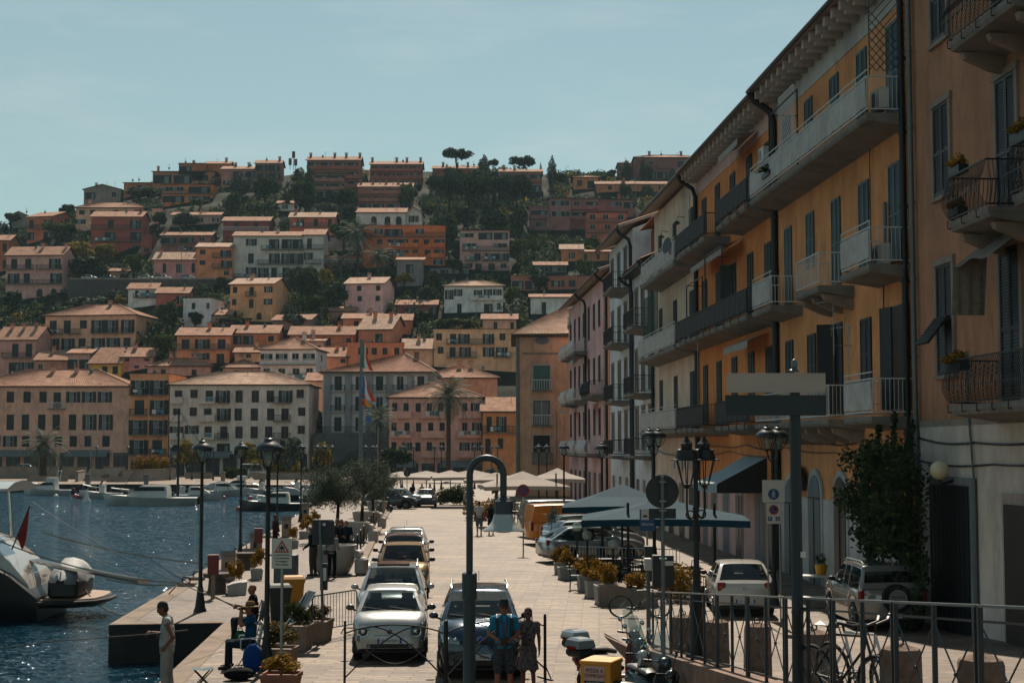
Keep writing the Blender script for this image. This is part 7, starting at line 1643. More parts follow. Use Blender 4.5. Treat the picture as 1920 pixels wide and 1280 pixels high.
lamps=[(381,None,42.8,'street lamp on the quay corner beside the red hose box, tallest at left'),(505,None,31.6,'thick black street lamp in front of the warning sign'),(454,None,61,'street lamp on the quay behind the yellow flower pots'),(522,None,83,'thin looking street lamp just right of the thick one'),(566,None,94,'street lamp left of the olive trees on the quay'),
 (595,None,120,'far quay street lamp, first of the three behind the olive crown'),(608,None,129,'far quay street lamp, middle of the three behind the olive crown'),(623,None,138,'far quay street lamp, last of the three behind the olive crown'),
 (1057,None,78,'street lamp in front of the pink house on the right pavement'),(1128,None,60.5,'street lamp in front of the white houses on the right pavement'),(1010,None,104,'street lamp by the brown end house, left of two'),(1025,None,110,'street lamp by the brown end house, right of two'),
 (755,None,165,'street lamp on the plaza in front of the pink apartments, leftmost'),(776,None,170,'street lamp on the plaza in front of the pink apartments, second'),(815,None,158,'street lamp on the plaza left of the tall palm'),(828,None,166,'street lamp on the plaza at the palm trunk'),(890,None,168,'street lamp on the plaza right of the palm'),(903,None,168,'street lamp between palm and orange house'),(922,None,168,'street lamp in front of the orange quay house, left'),(933,None,168,'street lamp in front of the orange quay house, right'),
 (686,None,150,'street lamp just right of the flagpole'),(699,None,156,'street lamp second right of the flagpole'),(706,None,165,'street lamp third right of the flagpole'),(362,None,215,'far street lamp in front of the white quay apartments'),(402,None,212,'far street lamp right of the quay mast'),(321,None,212,'far street lamp left of the quay mast'),(242,None,214,'far street lamp at the narrow orange quay house'),(184,None,214,'far street lamp at the quay steps')]
for k,(u,_,Y,lb) in enumerate(lamps):
    T=LP if k==0 else copy_tree(LP); T.location=(sx_(u,Y),Y,0); T['label']=lb; T['group']='street lamps with umbrella hoods'
for k,(u,Y,lb) in enumerate(((1225,53,'twin headed street lamp in front of the cream house'),(1447,40.5,'twin headed street lamp behind the pedestrian zone sign'))):
    T=LP2 if k==0 else copy_tree(LP2); T.location=(sx_(u,Y),Y,.45 if k==0 else .35); T['label']=lb; T['group']='twin street lamps on the right pavement'
# gooseneck lamp in the foreground
T=thing('gooseneck_lamp','tall gooseneck lamp with a bell shade in the centre foreground','street lamp',(sx_(881,20),20,0))
m=MB(); m.lathe([(.12,0),(.1,.3),(.085,.35),(.082,2.62),(.10,2.64),(.10,2.98),(.07,3.0)],16); m.build('lower_pole',mat('lamp_teal','#1a2b33',.4,spec=.5),T,smooth=40)
zt=P(0,858,20).z; m=MB(); r=.225; pts=[(0,0,2.9),(0,0,zt-r)]+[(r-r*math.cos(a),0,zt-r+r*math.sin(a)) for a in [math.pi*i/10 for i in range(1,11)]]+[(2*r,0,zt-r-.28)]
m.tube(pts,[.055,.055]+[.042]*11 if False else .045,12); m.build('curved_arm',MATS['lamp_teal'],T,smooth=60)
zs=zt-r-.28; m=MB(); m.lathe([(.04,0),(.05,-.02),(.12,-.07),(.125,-.32),(.13,-.33)],20,(2*r,0,zs)); m.build('lamp_housing',MATS['lamp_teal'],T,smooth=40)
m=MB(); m.lathe([(.125,-.24),(.15,-.33),(.20,-.40),(.285,-.45),(.29,-.46)],24,(2*r,0,zs),0,False); m.build('bell_shade',[mat('shade_pale','#a7aba7',.35,.3)],T,smooth=60)
m=MB(); m.sph((2*r,0,zs-.44),(.16,.16,.05),14); m.build('lamp_lens',mat('lens_warm','#a89a82',.4),T,smooth=60)
# double Liberty lantern on the ramp wall
T=thing('double_lantern','ornate black double lantern with flared roofs on a cast iron column','street lamp',(sx_(1303,25.6),25.6,zc(25.6)-.12))
zt=P(0,846,25.6).z-zc(25.6)
m=MB(); m.lathe([(.24,-.1),(.23,.05),(.2,.12),(.16,.3),(.15,.36),(.125,.42),(.12,.95),(.14,1.0),(.075,1.1),(.06,1.5),(.075,1.55),(.05,1.62),(.045,zt-.9),(.06,zt-.85),(.04,zt-.8),(.035,zt)],14); m.build('column',M_IRON,T,smooth=40)
for sxn in (-1,1):
    L_=thing('lantern',None,None); L_.parent=T; ox=sxn*.17; oy=sxn*.16; zb=zt-.45; L_.location=(ox,oy,zb)
    m=MB(); m.tube([(ox*q,oy*q,z) for q,z in ((0,0),(0,-.16),(.03,-.3),(.0,-.42),(-.15,-.52),(-.4,-.57),(-.7,-.52),(-1,-.42))],.02,6); m.torus((-ox*.35,-oy*.35,-.5),.07,.012,'y',12,4); m.build('scroll_arm',M_IRON,L_)
    m=MB(); 
    for k in range(6):
        a=R(60*k+30); m.bar((.08*math.cos(a),.08*math.sin(a),.02),(.19*math.cos(a),.19*math.sin(a),.42),.018,.018)
    m.lathe([(.03,-.06),(.06,-.02),(.09,0),(.09,.02)],6); m.lathe([(.27,.415),(.26,.435),(.2,.44)],6); m.build('lantern_frame',M_IRON,L_)
    m=MB(); m.lathe([(.20,.44),(.17,.56),(.17,.60),(.09,.62),(.10,.70),(.12,.70),(.05,.77),(.012,.84)],12); m.build('lantern_roof',M_IRON,L_,smooth=30)
# ---------------------------------------------------------------- signs
def sign_post(T,pts,r=.03,mt=None): m=MB(); m.tube(pts,r,8); m.build('post',mt or M_STEEL,T,smooth=50)
Y=29.3; T=thing('warning_sign','white warning sign about mooring lines on a thin pole','sign',(sx_(532,Y),Y,0)); T.rotation_euler=(0,0,R(-6))
za,zb=P(0,1065,Y).z,P(0,1009,Y).z; w=.20; sign_post(T,[(0.0,.03,0),(0,.03,zb-.05)])
m=MB(); m.rbox(-w,w,-.012,.0,za,zb,.0,0) if False else m.box(-w,w,-.012,0,za,zb,0); m.box(-w-.004,w+.004,-.010,-.002,za-.004,zb+.004,1); pn=m.build('panel',[mat('sign_white','#b9b9b0',.5,var=.06),M_BLACK],T)
h=zb-za; m=MB(); zt_,zl=zb-.03,zb-.27; m.prism([(-.15,zl),(.15,zl),(0,zt_)],-.016,-.013,'y',0); m.prism([(-.102,zl+.028),(.102,zl+.028),(0,zt_-.055)],-.019,-.0165,'y',1); m.box(-.035,.035,-.022,-.0195,zl+.06,zl+.12,2); m.box(-.012,.012,-.022,-.0195,zl+.12,zl+.15,2)
for q in (-.045,0,.045): m.box(q-.008,q+.008,-.023,-.0198,zl+.03,zl+.10,2)
m.build('pictogram',[mat('sign_red','#9c2418',.5),mat('sign_white','#b9b9b0'),M_BLACK],pn)
for k,t in enumerate(('presenza di cime','e altri dispositivi','di ormeggio a','livello stradale')): text(t,.047,M_BLACK,pn,(0,-.016,zl-.045-k*.062),sx=.95,name='lettering')
# dark box signs on a leaning pole
Y=36.2; T=thing('parking_sign','dark back of a double box sign on a leaning pole with a small notice','sign',(sx_(609,Y),Y,0))
zz=lambda v:P(0,v,Y).z
sign_post(T,[(.02,0,0),(-.03,0,zz(1100)),(-.09,0,zz(978))],.035,M_GREY); m=MB(); m.box(-.28,.22,.04,.12,zz(1021),zz(974),0); m.box(.12,.26,.0,.035,zz(1020),zz(976),0); m.build('sign_box',mat('sign_back','#141d22',.5),T); m=MB(); m.box(-.02,.05,-.035,-.028,zz(985),zz(980)); m.build('sticker',M_WHITE,T)
m=MB(); m.box(-.08,.10,.03,.1,zz(1106),zz(1056)); m.build('notice_box',MATS['sign_back'],T); m=MB(); m.box(-.04,.07,.02,.028,zz(1088),zz(1064)); m.build('notice',M_WHITE,T)
for k in range(5): text('·········',.03,M_BLACK,T,(.015,.017,zz(1068)-k*.035),sx=.5,name='notice_print') if False else None
# round sign seen from behind
Y=26.5; T=thing('round_sign','round traffic sign seen from behind with a small panel below','sign',(sx_(1241,Y),Y,0)); zz=lambda v:P(0,v,Y).z
sign_post(T,[(0,0,.3),(0,0,zz(892))],.035,M_GREY); m=MB(); m.cyl((0,.05,zz(921)),(0,.062,zz(921)),.285,n=32); m.torus((0,.056,zz(921)),.285,.01,'y',32,4); m.build('disc',mat('sign_back2','#2b3336',.5,.3,var=.2,vs=6),T,smooth=40)
m=MB(); m.box(-.24,.24,.05,.062,zz(972),zz(953)); m.build('lower_panel',MATS['sign_back2'],T); m=MB()
for v in (903,939,957,1047): m.box(-.06,.06,-.04,.05,zz(v)-.012,zz(v)+.012)
m.build('clamps',M_STEEL,T)
# pedestrian zone sign and tow away sign
Y=39.5; T=thing('zone_sign','square pedestrian zone sign above a no parking sign','sign',(sx_(1448,Y),Y,0)); zz=lambda v:P(0,v,Y).z
for sx0 in (-.16,.16): sign_post(T,[(sx0,.04,.0),(sx0,.04,zz(905))],.022)
MB1=mat('sign_blue','#12406e',.5); MW=MATS['sign_white']; MRD=MATS['sign_red']
m=MB(); m.box(-.29,.29,-.01,.005,zz(941),zz(900),0); m.box(-.3,.3,-.006,.003,zz(942),zz(899),1); pa=m.build('zone_panel',[MW,M_STEEL],T)
m=MB(); zc_=zz(926); m.cyl((0,-.012,zc_),(0,-.016,zc_),.145,n=28,m=0); m.sph((0,-.02,zc_+.085),(.02,.006,.02),10,1)
for a,b,r_ in (((0,.06),(0,0),.02),((0,0),(-.045,-.09),.014),((0,0),(.04,-.09),.014),((0,.05),(-.05,0),.011),((0,.05),(.05,.01),.011)): m.bar((a[0],-.02,zc_+a[1]),(b[0],-.02,zc_+b[1]),.008,r_*1.6,1)
m.build('walker_symbol',[MB1,MW],pa)
m=MB(); m.box(-.19,.19,-.01,.005,zz(981),zz(943),0); m.box(-.195,.195,-.006,.003,zz(981.6),zz(942.4),1); pb_=m.build('parking_panel',[MW,M_STEEL],T); zc_=zz(955)
m=MB(); m.cyl((0,-.012,zc_),(0,-.015,zc_),.13,n=28,m=0); m.cyl((0,-.0155,zc_),(0,-.018,zc_),.1,n=28,m=1); m.bar((-.075,-.02,zc_+.075),(.075,-.02,zc_-.075),.006,.025,0); m.box(-.01,.07,-.024,-.021,zc_-.01,zc_+.05,2); m.build('no_parking_disc',[MRD,MB1,M_BLACK],pb_)
for x,t in ((-.1,'P'),(.1,'♿')):
    m=MB(); m.box(x-.055,x+.055,-.014,-.011,zz(976),zz(968)); q=m.build('blue_square',MB1,pb_)
text('P',.1,MW,pb_,(-.1,-.016,zz(972)),name='lettering')
m=MB(); zq=zz(972); m.sph((.095,-.018,zq+.038),(.01,.004,.01),8); m.bar((.092,-.018,zq+.03),(.092,-.018,zq-.005),.004,.01); m.bar((.092,-.018,zq-.005),(.125,-.018,zq-.008),.004,.01); m.bar((.125,-.018,zq-.008),(.135,-.018,zq-.04),.004,.01); m.torus((.095,-.018,zq-.02),.026,.004,'y',14,4); m.build('wheelchair_symbol',MW,pb_)
# no stopping sign
Y=66; T=thing('no_stopping_sign','round red and blue no stopping sign beside the cream parasol','sign',(sx_(981,Y),Y,0)); zz=lambda v:P(0,v,Y).z
sign_post(T,[(0,.03,0),(0,.03,zz(908))]); m=MB(); z_=zz(919); m.cyl((0,-.0,z_),(0,-.01,z_),.27,n=28,m=0); m.cyl((0,-.011,z_),(0,-.014,z_),.20,n=28,m=1); m.bar((-.15,-.018,z_+.15),(.15,-.018,z_-.15),.006,.04,0); m.bar((-.15,-.0185,z_-.15),(.15,-.0185,z_+.15),.006,.04,0); m.build('disc',[MRD,MB1],T); m=MB(); m.box(-.05,.05,-.01,0,zz(943),zz(933)); m.build('arrow_plate',MW,T)
for k,(u,Y,v,lb) in enumerate(((723,118,891,'small round sign back by the bicycle hoops, left of two'),(764,116,887,'small round sign back in front of the cream parasol, right of two'))):
    T=thing('round_sign',lb,'sign',(sx_(u,Y),Y,0)); z_=P(0,v,Y).z; sign_post(T,[(0,0,0),(0,0,z_+.2)],.03); m=MB(); m.cyl((0,.04,z_),(0,.05,z_),.27,n=20); m.build('disc',MATS['sign_back2'],T)
# shop sign on a pole: Infiammo
Y=44; T=thing('shop_board','blue and white cafe board with white writing under the blue canopy','sign',(sx_(1212,Y),Y,0)); zz=lambda v:P(0,v,Y).z
sign_post(T,[(0,.04,0),(0,.04,zz(955))],.03); m=MB(); m.box(-.22,.22,-.02,.02,zz(994),zz(954),0); b_=m.build('board',MB1,T); m=MB(); m.box(-.18,.05,-.026,-.021,zz(974),zz(955),0); m.box(-.12,.0,-.03,-.0255,zz(969),zz(965),1); m.build('printed_field',[MW,M_BLACK],b_); text('Infiammo',.13,MW,b_,(0,-.026,zz(982)),sx=.72,name='lettering')
# finger post
Y=17.5; z0=zc(Y); T=thing('finger_post','dark green signpost with a pale and a dark blank finger board','sign',(sx_(1490,Y),Y,z0)); zz=lambda v:P(0,v,Y).z-z0
M_FP=mat('post_green','#16242a',.45,spec=.4)
m=MB(); m.lathe([(.09,-.1),(.075,0),(.068,.9),(.075,.92),(.068,.95),(.062,zz(700))],14); m.build('post',M_FP,T,smooth=40); m=MB(); m.lathe([(.05,0),(.065,.02),(.03,.04)],12,(0,0,zz(697))); m.sph((0,0,zz(683)),(.042,.042,.065),12); m.build('finial',M_GREY,T,smooth=50)
xl,xr=sx_(1361,Y)-sx_(1490,Y),sx_(1545,Y)-sx_(1490,Y)
m=MB(); m.box(xl,xr,-.095,-.07,zz(736),zz(700)); m.box(xl,xr,-.1,-.0951,zz(702.5),zz(700.5)); m.box(xl,xr,-.1,-.0951,zz(736),zz(734)); m.build('pale_board',mat('board_pale','#a39a90',.5,var=.12,vs=2),T)
m=MB(); m.box(xl-.02,xr,-.095,-.07,zz(779),zz(741)); m.box(xl-.02,xr,-.1,-.0951,zz(743.5),zz(741.5)); m.box(xl-.02,xr,-.1,-.0951,zz(779),zz(777)); m.build('dark_board',M_FP,T)
m=MB()
for v in (704,732,745,775): m.lathe([(.078,-.012),(.08,.012)],14,(0,0,zz(v)))
m.build('clamps',M_STEEL,T); m=MB(); m.box(.03,.09,-.075,-.068,zz(1044),zz(1033)); m.build('sticker',M_WHITE,T)
# ---------------------------------------------------------------- boats (bow = +x, waterline z=0 placed at sea level -1)
M_HULL=mat('hull_white','#9fa4a3',.3,coat=.5,var=.1,vs=.7); M_HULLB=mat('hull_black','#05070a',.35,spec=.25); M_TEAK=mat('teak','#7d5c40',.6,var=.3,vs=8); M_CANV=mat('boat_cover','#8f9396',.7,var=.2,vs=3,bump=.5,bs=4); M_INOX=mat('inox','#b5babd',.15,1.0); M_HULD=mat('hull_dark_blue','#10181f',.3)
def hull(m,L,B,fb,sheer=.35,dr=.25,n=14,mi=0,deck=1,stern=.85,flare=.8):
    R_=[]
    for i in range(n+1):
        t=i/n; x=-L/2+L*t; w=B/2*(stern+(1-stern)*math.sin(min(1,t/.45)*math.pi/2))*(1 if t<.5 else max(.015,(1-((t-.5)/.5)**2.4))); z=fb+sheer*max(0,t-.3)**1.6*1.6; ov=L*.06*max(0,t-.8)*5
        R_.append([(x,-w*flare*.6,-dr),(x+ov*.3,-w*flare,0),(x+ov,-w,z),(x+ov,-w*.96,z+.03),(x+ov,-w*.9,z+.0),(x+ov,w*.9,z+.0),(x+ov,w*.96,z+.03),(x+ov,w,z),(x+ov*.3,w*flare,0),(x,w*flare*.6,-dr)])
    o=len(m.f); m.loft(R_,mi,True,True)
    nr=10
    for i in range(n): m.m[o+i*nr+4]=deck
    return m
def boat(label,u,v,L,rz,kind='cab',Y=None,hmat=None,name='motor_boat'):
    Y=Y or G(u,v,-1).y; T=thing(name,label,'boat',(sx_(u,Y),Y,-1),R(rz)); B=L*.32; fb=.4+L*.04; m=MB(); hull(m,L,B,fb); m.build('hull',[hmat or M_HULL,M_WHITE],T,smooth=40)
    if kind in('cab','fly'):
        m=MB(); h=.55+L*.07; a=-L*.18; b=L*.22
        m.loft([[(a,-B*.33,fb),(a,B*.33,fb),(b+.6,B*.28,fb+.05),(b+.6,-B*.28,fb+.05)],[(a,-B*.30,fb+h*.55),(a,B*.30,fb+h*.55),(b,B*.25,fb+h*.5),(b,-B*.25,fb+h*.5)],[(a+.1,-B*.28,fb+h),(a+.1,B*.28,fb+h),(b-.9,B*.2,fb+h),(b-.9,-B*.2,fb+h)]],0,False,True); m.build('cabin',M_WHITE,T,smooth=20)
        m=MB(); m.loft([[(a+.2,-B*.305,fb+h*.6),(b-.1,-B*.25,fb+h*.55),(b-.7,-B*.215,fb+h*.9),(a+.3,-B*.29,fb+h*.9)],[(a+.2,B*.305,fb+h*.6),(b-.1,B*.25,fb+h*.55),(b-.7,B*.215,fb+h*.9),(a+.3,B*.29,fb+h*.9)]],0,True,True); m.build('cabin_window',M_PANE,T)
        if kind=='fly':
            m=MB(); m.box(a,a+L*.2,-B*.28,B*.28,fb+h,fb+h+.5); m.tube([(a-.1,-B*.28,fb+h),(a-.3,-B*.26,fb+h+1.3),(a-.3,B*.26,fb+h+1.3),(a-.1,B*.28,fb+h)],.05,6); m.build('flybridge',M_WHITE,T)
    elif kind=='open':
        m=MB(); m.box(-.3,.3,-.35,.35,fb,fb+.9); m.build('console',M_WHITE,T); m=MB(); m.loft([[(.3,-.4,fb+.9),(.3,.4,fb+.9)],[(.05,-.35,fb+1.3),(.05,.35,fb+1.3)]],0,closed=False); m.build('windshield',M_PANE,T)
    elif kind=='cover':
        m=MB(); m.loft([[(x,-w,fb+.02),(x,-w*.5,fb+h),(x,w*.5,fb+h),(x,w,fb+.02)] for x,w,h in ((-L*.45,B*.42,.1),(-L*.2,B*.46,.7),(.1,B*.42,.8),(L*.28,B*.25,.35),(L*.4,B*.1,.05))],0,closed=False); m.build('cover',M_CANV,T,smooth=30)
    m=MB(); pts=[(L*.1,-B*.42,fb+.55),(L*.3,-B*.33,fb+.75),(L*.47,0,fb+.95),(L*.3,B*.33,fb+.75),(L*.1,B*.42,fb+.55)]; m.tube(pts,.02,5)
    for q in pts: m.cyl((q[0],q[1],fb),q,.015,n=4)
    m.build('bow_rail',M_INOX,T)
    if kind!='cover': m=MB(); m.rbox(-L/2-.35,-L/2,-.18,.18,.1,.9,.08); m.build('outboard',M_BLACK,T)
    return T
BT=[('motor cruiser with flybridge moored at the far left wall',95,928,8.5,172,'fly'),('white open boat with a small console, second from the left',196,934,7,176,'open'),('long white motor boat with a canvas shelter in front of the sailing mast',290,947,13,178,'cab'),
 ('white boat with low cabin behind the long one',420,930,8,10,'cab'),('white cruiser under a grey cover near the two lamps',410,924,8,200,'cover'),('white cruiser left of the second lamp',448,923,8.5,190,'fly'),('small white boat with a tender behind the thick lamp',493,927,6,170,'open'),('white speedboat with dark hull in front of the olive tree',522,957,9,182,'cab'),('small open boat on the far wall left of the promenade',560,925,5.5,160,'open'),('small covered boat moored by the far promenade corner',590,928,6,200,'cover'),('white boat under a pale cover behind the dark hulled one',540,938,6.5,185,'cover'),('small cabin boat at the quay wall beside the promenade',575,942,6,95,'cab'),('grey inflatable dinghy moored near the far quay wall',345,935,4,15,'open'),('low white boat beside the mast',372,938,7,5,'cab')]
for k,(lb,u,v,L,rz,kd) in enumerate(BT): boat(lb,u,v,L*.68,rz,kd,hmat=M_HULD if 'dark hull' in lb else None)
Y=G(336,945,-1).y; T=thing('mast','tall dark sailing mast rising behind the moored boats','mast',(sx_(336,Y),Y,-.2)); m=MB(); h=P(0,765,Y).z; m.cyl((0,0,-.5),(0,0,h),.14,.09,8); m.cyl((-.8,0,h*.55),(.8,0,h*.55),.04,n=5); m.build('spar',M_IRON,T); m=MB(); m.cyl((0,0,h),(-6,0,0),.025,n=4); m.cyl((0,0,h),(5.5,0,0),.02,n=4); m.build('stays',M_IRON,T)
Y=195; T=thing('aerial_pole','thin steel pole with cross aerials in front of the tan palazzo','pole',(sx_(173,Y),Y,0)); m=MB(); h=P(0,812,Y).z; m.cyl((0,0,0),(0,0,h),.06,n=6); m.bar((-1,0,h),(1.1,0,h-.1),.05,.05); m.bar((-.6,0,h-.6),(.6,0,h-.6),.04,.04); m.build('pole',M_STEEL,T)
for k,(u,v,r,c) in enumerate(((138,923,.3,'red'),(141,932,.3,'red'),(146,934,.32,'red'),(218,933,.3,'red'),(105,932,.28,'pale'),(162,940,.5,'white'),(420,935,.25,'red'),(469,935,.25,'red'),(448,957,.3,'red'))):
    p=G(u,v,-1); m=MB(); 
    if c=='white': m.lathe([(.45,-.1),(.45,.1),(.2,.45),(.06,1.3)],12)
    else: m.sph((0,0,.1),r,12)
    m.build('buoy',{'red':mat('buoy_red','#8a1d1a',.4),'pale':M_WHITE,'white':M_WHITE}[c],loc=p,smooth=60,label=['red mooring buoy near the left cruiser, uppermost','red mooring buoy below the uppermost one','red mooring buoy lowest of the left three','red mooring buoy in front of the long white boat','pale small buoy left of the red ones','white cone shaped buoy alone on the water','small red buoy by the far white boats, left','small red buoy by the far white boats, right','red buoy at the bow of the dark hulled boat'][k],cat='buoy',group='mooring buoys')
# the motor yacht whose stern reaches in from the left
T=thing('motor_yacht','dark hulled motor yacht seen at the stern, moored at the left edge','yacht',(P(206,1150,51).x,51,-1),R(3)); YI=(Matrix.Translation(T.location)@Matrix.Rotation(R(3),4,'Z')).inverted()   # local origin at stern tip; hull extends to -x
m=MB(); R_=[]
for i in range(13):
    t=i/12; x=-1.9-11*t; w=2.15+.35*math.sin(t*1.5); z=.75+ (1.35 if t>.0 else 0)*min(1,t*5)**.7+.15*t
    R_.append([(x,-w*.8,-.4),(x,-w*.97,.3),(x,-w,z*.6),(x,-w*.98,z),(x,-w*.9,z+.02),(x,w*.9,z+.02),(x,w*.98,z),(x,w,z*.6),(x,w*.97,.3),(x,w*.8,-.4)])
m.loft(R_,0,True,True); m.build('hull',M_HULLB,T,smooth=40)
m=MB(); ring=lambda z,e:[(x,y,z) for x,y in [(-2.2,-1.95-e),(-.9,-1.85-e),(-.25,-1.35-e),(0+e,-.5),(0+e,.5),(-.25,1.35+e),(-.9,1.85+e),(-2.2,1.95+e)]]
m.loft([ring(.42,-.1),ring(.5,0),ring(.62,0),ring(.66,-.05)],0,True,True); m.loft([ring(.665,-.12),ring(.69,-.12)],1,True,True); m.build('swim_platform',[M_HULLB,M_TEAK],T,smooth=30)
m=MB(); m.tube([(-2.2,-2.02,.58),(-.9,-1.92,.58),(-.22,-1.4,.58),(.06,-.5,.58),(.06,.5,.58)],.07,8); m.build('rubbing_strake',M_RUB,T,smooth=60)
m=MB()   # sloped white transom / superstructure
m.loft([[(-2.1,y,.7) for y in (-1.75,-1,0,1,1.75)]+[(-9,y,.7) for y in (1.9,-1.9)],[(-2.3,y,1.2) for y in (-1.72,-1,0,1,1.72)]+[(-9,y,1.2) for y in (1.9,-1.9)],[(-2.9,y,1.9) for y in (-1.65,-1,0,1,1.65)]+[(-9,y,2.0) for y in (1.85,-1.85)],[(-3.7,y,2.55) for y in (-1.5,-.9,0,.9,1.5)]+[(-9,y,2.6) for y in (1.75,-1.75)],[(-4.1,y,2.7) for y in (-1.4,-.9,0,.9,1.4)]+[(-9,y,2.72) for y in (1.6,-1.6)]],0,True,True); m.build('transom',paint('gelcoat','#a8a29a',.0,.2),T,smooth=50)
text('MEGI',.42,M_BLACK,T,(-2.54,-.35,1.6),(R(49),0,R(90)),'yacht_name'); text('LONDON',.13,M_BLACK,T,(-2.27,.3,1.3),(R(49),0,R(90)),'port_name')
m=MB(); m.rbox(-1.75,-.75,-1.5,.9,.7,1.35,.15); m.build('tender_cradle',M_BLACK,T,smooth=40)
m=MB(); m.loft([[(-1.25+w*math.cos(math.pi*q/8)*.62,y0,1.2+h_*math.sin(math.pi*q/8)**.7+.04*math.sin(q*2+y0*5)) for q in range(9)] for y0,w,h_ in ((-1.8,.25,.12),(-1.5,.7,.35),(-.9,.95,.5),(-.3,.9,.75),(.1,.85,.7),(.5,.85,.62),(1.0,.8,.4),(1.3,.4,.15))],0,closed=False); m.build('tender_cover',M_CANV,T,smooth=70)
m=MB(); ga,gb=YI@P(62,1050,51.5),YI@P(270,1090,47); m.bar(ga,gb,.42,.09); m.build('gangway',M_INOX,T); m=MB(); m.tube([ga+Vector((0,0,.5)),ga.lerp(gb,.4)+Vector((0,0,.55)),gb+Vector((0,0,.05))],.015,5); m.build('gangway_rope',M_STEEL,T)
m=MB(); 
for (x,y) in ((-3.7,-1.55),(-3.7,1.4),(-6,-1.6),(-6,1.6)): m.cyl((x,y,2.55),(x-.15,y,4.2),.06,n=8)
m.tube([(-3.2,-1.6,2.9),(-3.7,-1.6,3.05),(-9,-1.7,3.05)],.03,6); m.build('hardtop_posts',M_INOX,T)
m=MB(); m.loft([[(x,y,z) for y in (-1.8,-1,0,1,1.8)]+[(x,y,z+t) for y,t in ((1.8,.1),(1,.28),(0,.34),(-1,.28),(-1.8,.1))] for x,z in ((-3.0,4.2),(-3.4,4.18),(-9,4.25))],0,True,True); m.build('hardtop',M_HULL,T,smooth=40)
m=MB(); m.rbox(-6.5,-4.6,-.9,.9,4.5,4.9,.2); m.cyl((-4.9,-1.2,4.4),(-4.9,-1.2,5.4),.05,n=6); m.cyl((-4.9,1.2,4.4),(-4.9,1.2,5.4),.05,n=6); m.tube([(-4.9,-1.2,5.4),(-5.0,0,5.55),(-4.9,1.2,5.4)],.09,8); m.sph((-5.8,0,5.2),(.55,.55,.35),14); m.build('radar_arch',M_HULL,T,smooth=50)
m=MB(); m.cyl((-2.95,-1.3,2.3),(-2.35,-1.45,3.75),.025,n=6); m.build('flagstaff',M_WOOD,T)
m=MB(); n=8; pts=[]
for k in range(n+1): t=k/n; pts+=[(-2.38-.38*t,-1.45+.04*t,3.65-.95*t),(-2.38-.30*t+.35*t*(1.2-t),-1.45-.12*math.sin(t*5),3.6-1.35*t)]
m.add(pts,[(2*k,2*k+2,2*k+3,2*k+1) for k in range(n)]); m.build('ensign',mat('flag_red','#8a1512',.8,var=.3,vs=3),T)
def rope(label,a,b,sag,r=.022,n=14,mt=None):
    a=Vector(a); b=Vector(b); pts=[a.lerp(b,k/n)-Vector((0,0,sag*4*(k/n)*(1-k/n))) for k in range(n+1)]
    m=MB(); m.tube(pts,r,5); m.build('mooring_rope',mt or mat('rope','#8a7c66',.9,var=.3,vs=20),label=label,cat='rope')
rope('taut mooring rope from the yacht to the quay, uppermost',P(80,998,51),P(402,1058,46.5),.15); rope('mooring rope from the yacht side to the middle quay ring',P(0,1014,50),P(369,1094,46),.3); rope('slack mooring rope dipping from the platform to the quay',P(158,1104,50.5),P(330,1098,47.5),.9); rope('mooring rope from the passerelle end to the quay ring',P(200,1085,49),P(349,1094,47),.1); rope('thin dark line from the flagstaff down to the quay',P(60,940,52),P(455,1140,36.5),.25,.012,mt=M_BLACK)
# ---------------------------------------------------------------- quay furniture on the left
def ring_(label,u,v):
    p=G(u,v); m=MB(); m.box(-.28,.28,-.14,.14,0,.12,0); m.torus((0,0,.2),.13,.025,'y',16,6,1); m.build('mooring_ring',[M_CONC,M_IRON],loc=p,rot=R(3),label=label,cat='mooring ring',group='mooring rings on the coping')
for k,(u,v) in enumerate(((349,1099),(369,1087),(444,1041),(457,1033),(503,1008))): ring_('iron mooring ring on its stone block, '+['nearest the quay corner','second from the quay corner','third, beside the second lamp','fourth from the quay corner','farthest of the row'][k],u,v)
for k,(u,v) in enumerate(((399,1122),(484,1052))):
    p=G(u,v); T=thing('hose_box',['red fire hose box on a post near the quay corner','red fire hose box on a post behind the second lamp'][k],'hose box',p,R(10)); m=MB(); m.box(-.06,.06,-.05,.05,0,.75); m.build('post',M_CONC,T); m=MB(); m.rbox(-.17,.17,-.12,.12,.75,1.35,.02); m.box(-.13,.13,-.125,-.12,.8,1.28); m.build('cabinet',mat('hose_red','#6b211c',.5,var=.2,vs=4),T)
for k,(u,v,h) in enumerate(((428,1087,.85),(480,1047,.9),(537,1006,.9),(572,976,.95),(470,1062,.55))):
    p=G(u,v); T=thing('service_pedestal','pale service pedestal on the promenade, '+['beside the stone table','second from the quay corner','third, behind the yellow flowers','farthest, near the olive trees','low one behind the second lamp'][k],'pedestal',p,R(5),'service pedestals on the promenade'); m=MB(); m.rbox(-.24,.24,-.2,.2,0,h,.05); m.build('body',mat('pedestal_pink','#a08c80',.8,var=.2,vs=3),T,smooth=30); m=MB(); m.prism([(-.22,h),(.22,h),(.22,h+.06),(-.22,h+.18)],-.26,.26,'x'); m.build('cap',M_CONC,T); m=MB(); m.box(-.1,.1,-.21,-.203,h*.5,h*.75); m.build('socket_flap',M_IRON,T)
for k,(u,v) in enumerate(((407,1110),(459,1066))):
    p=G(u,v); m=MB(); m.lathe([(.35,0),(.3,.1),(.27,.45),(.45,.5),(.47,.62),(.1,.64)],12); m.build('stone_bollard',mat('bollard_old','#5a5049',.95,var=.4,vs=4,bump=.6,bs=12),loc=p,smooth=30,label=['squat mushroom shaped stone bollard by the hose box','squat mushroom shaped stone bollard by the second lamp'][k],cat='bollard')
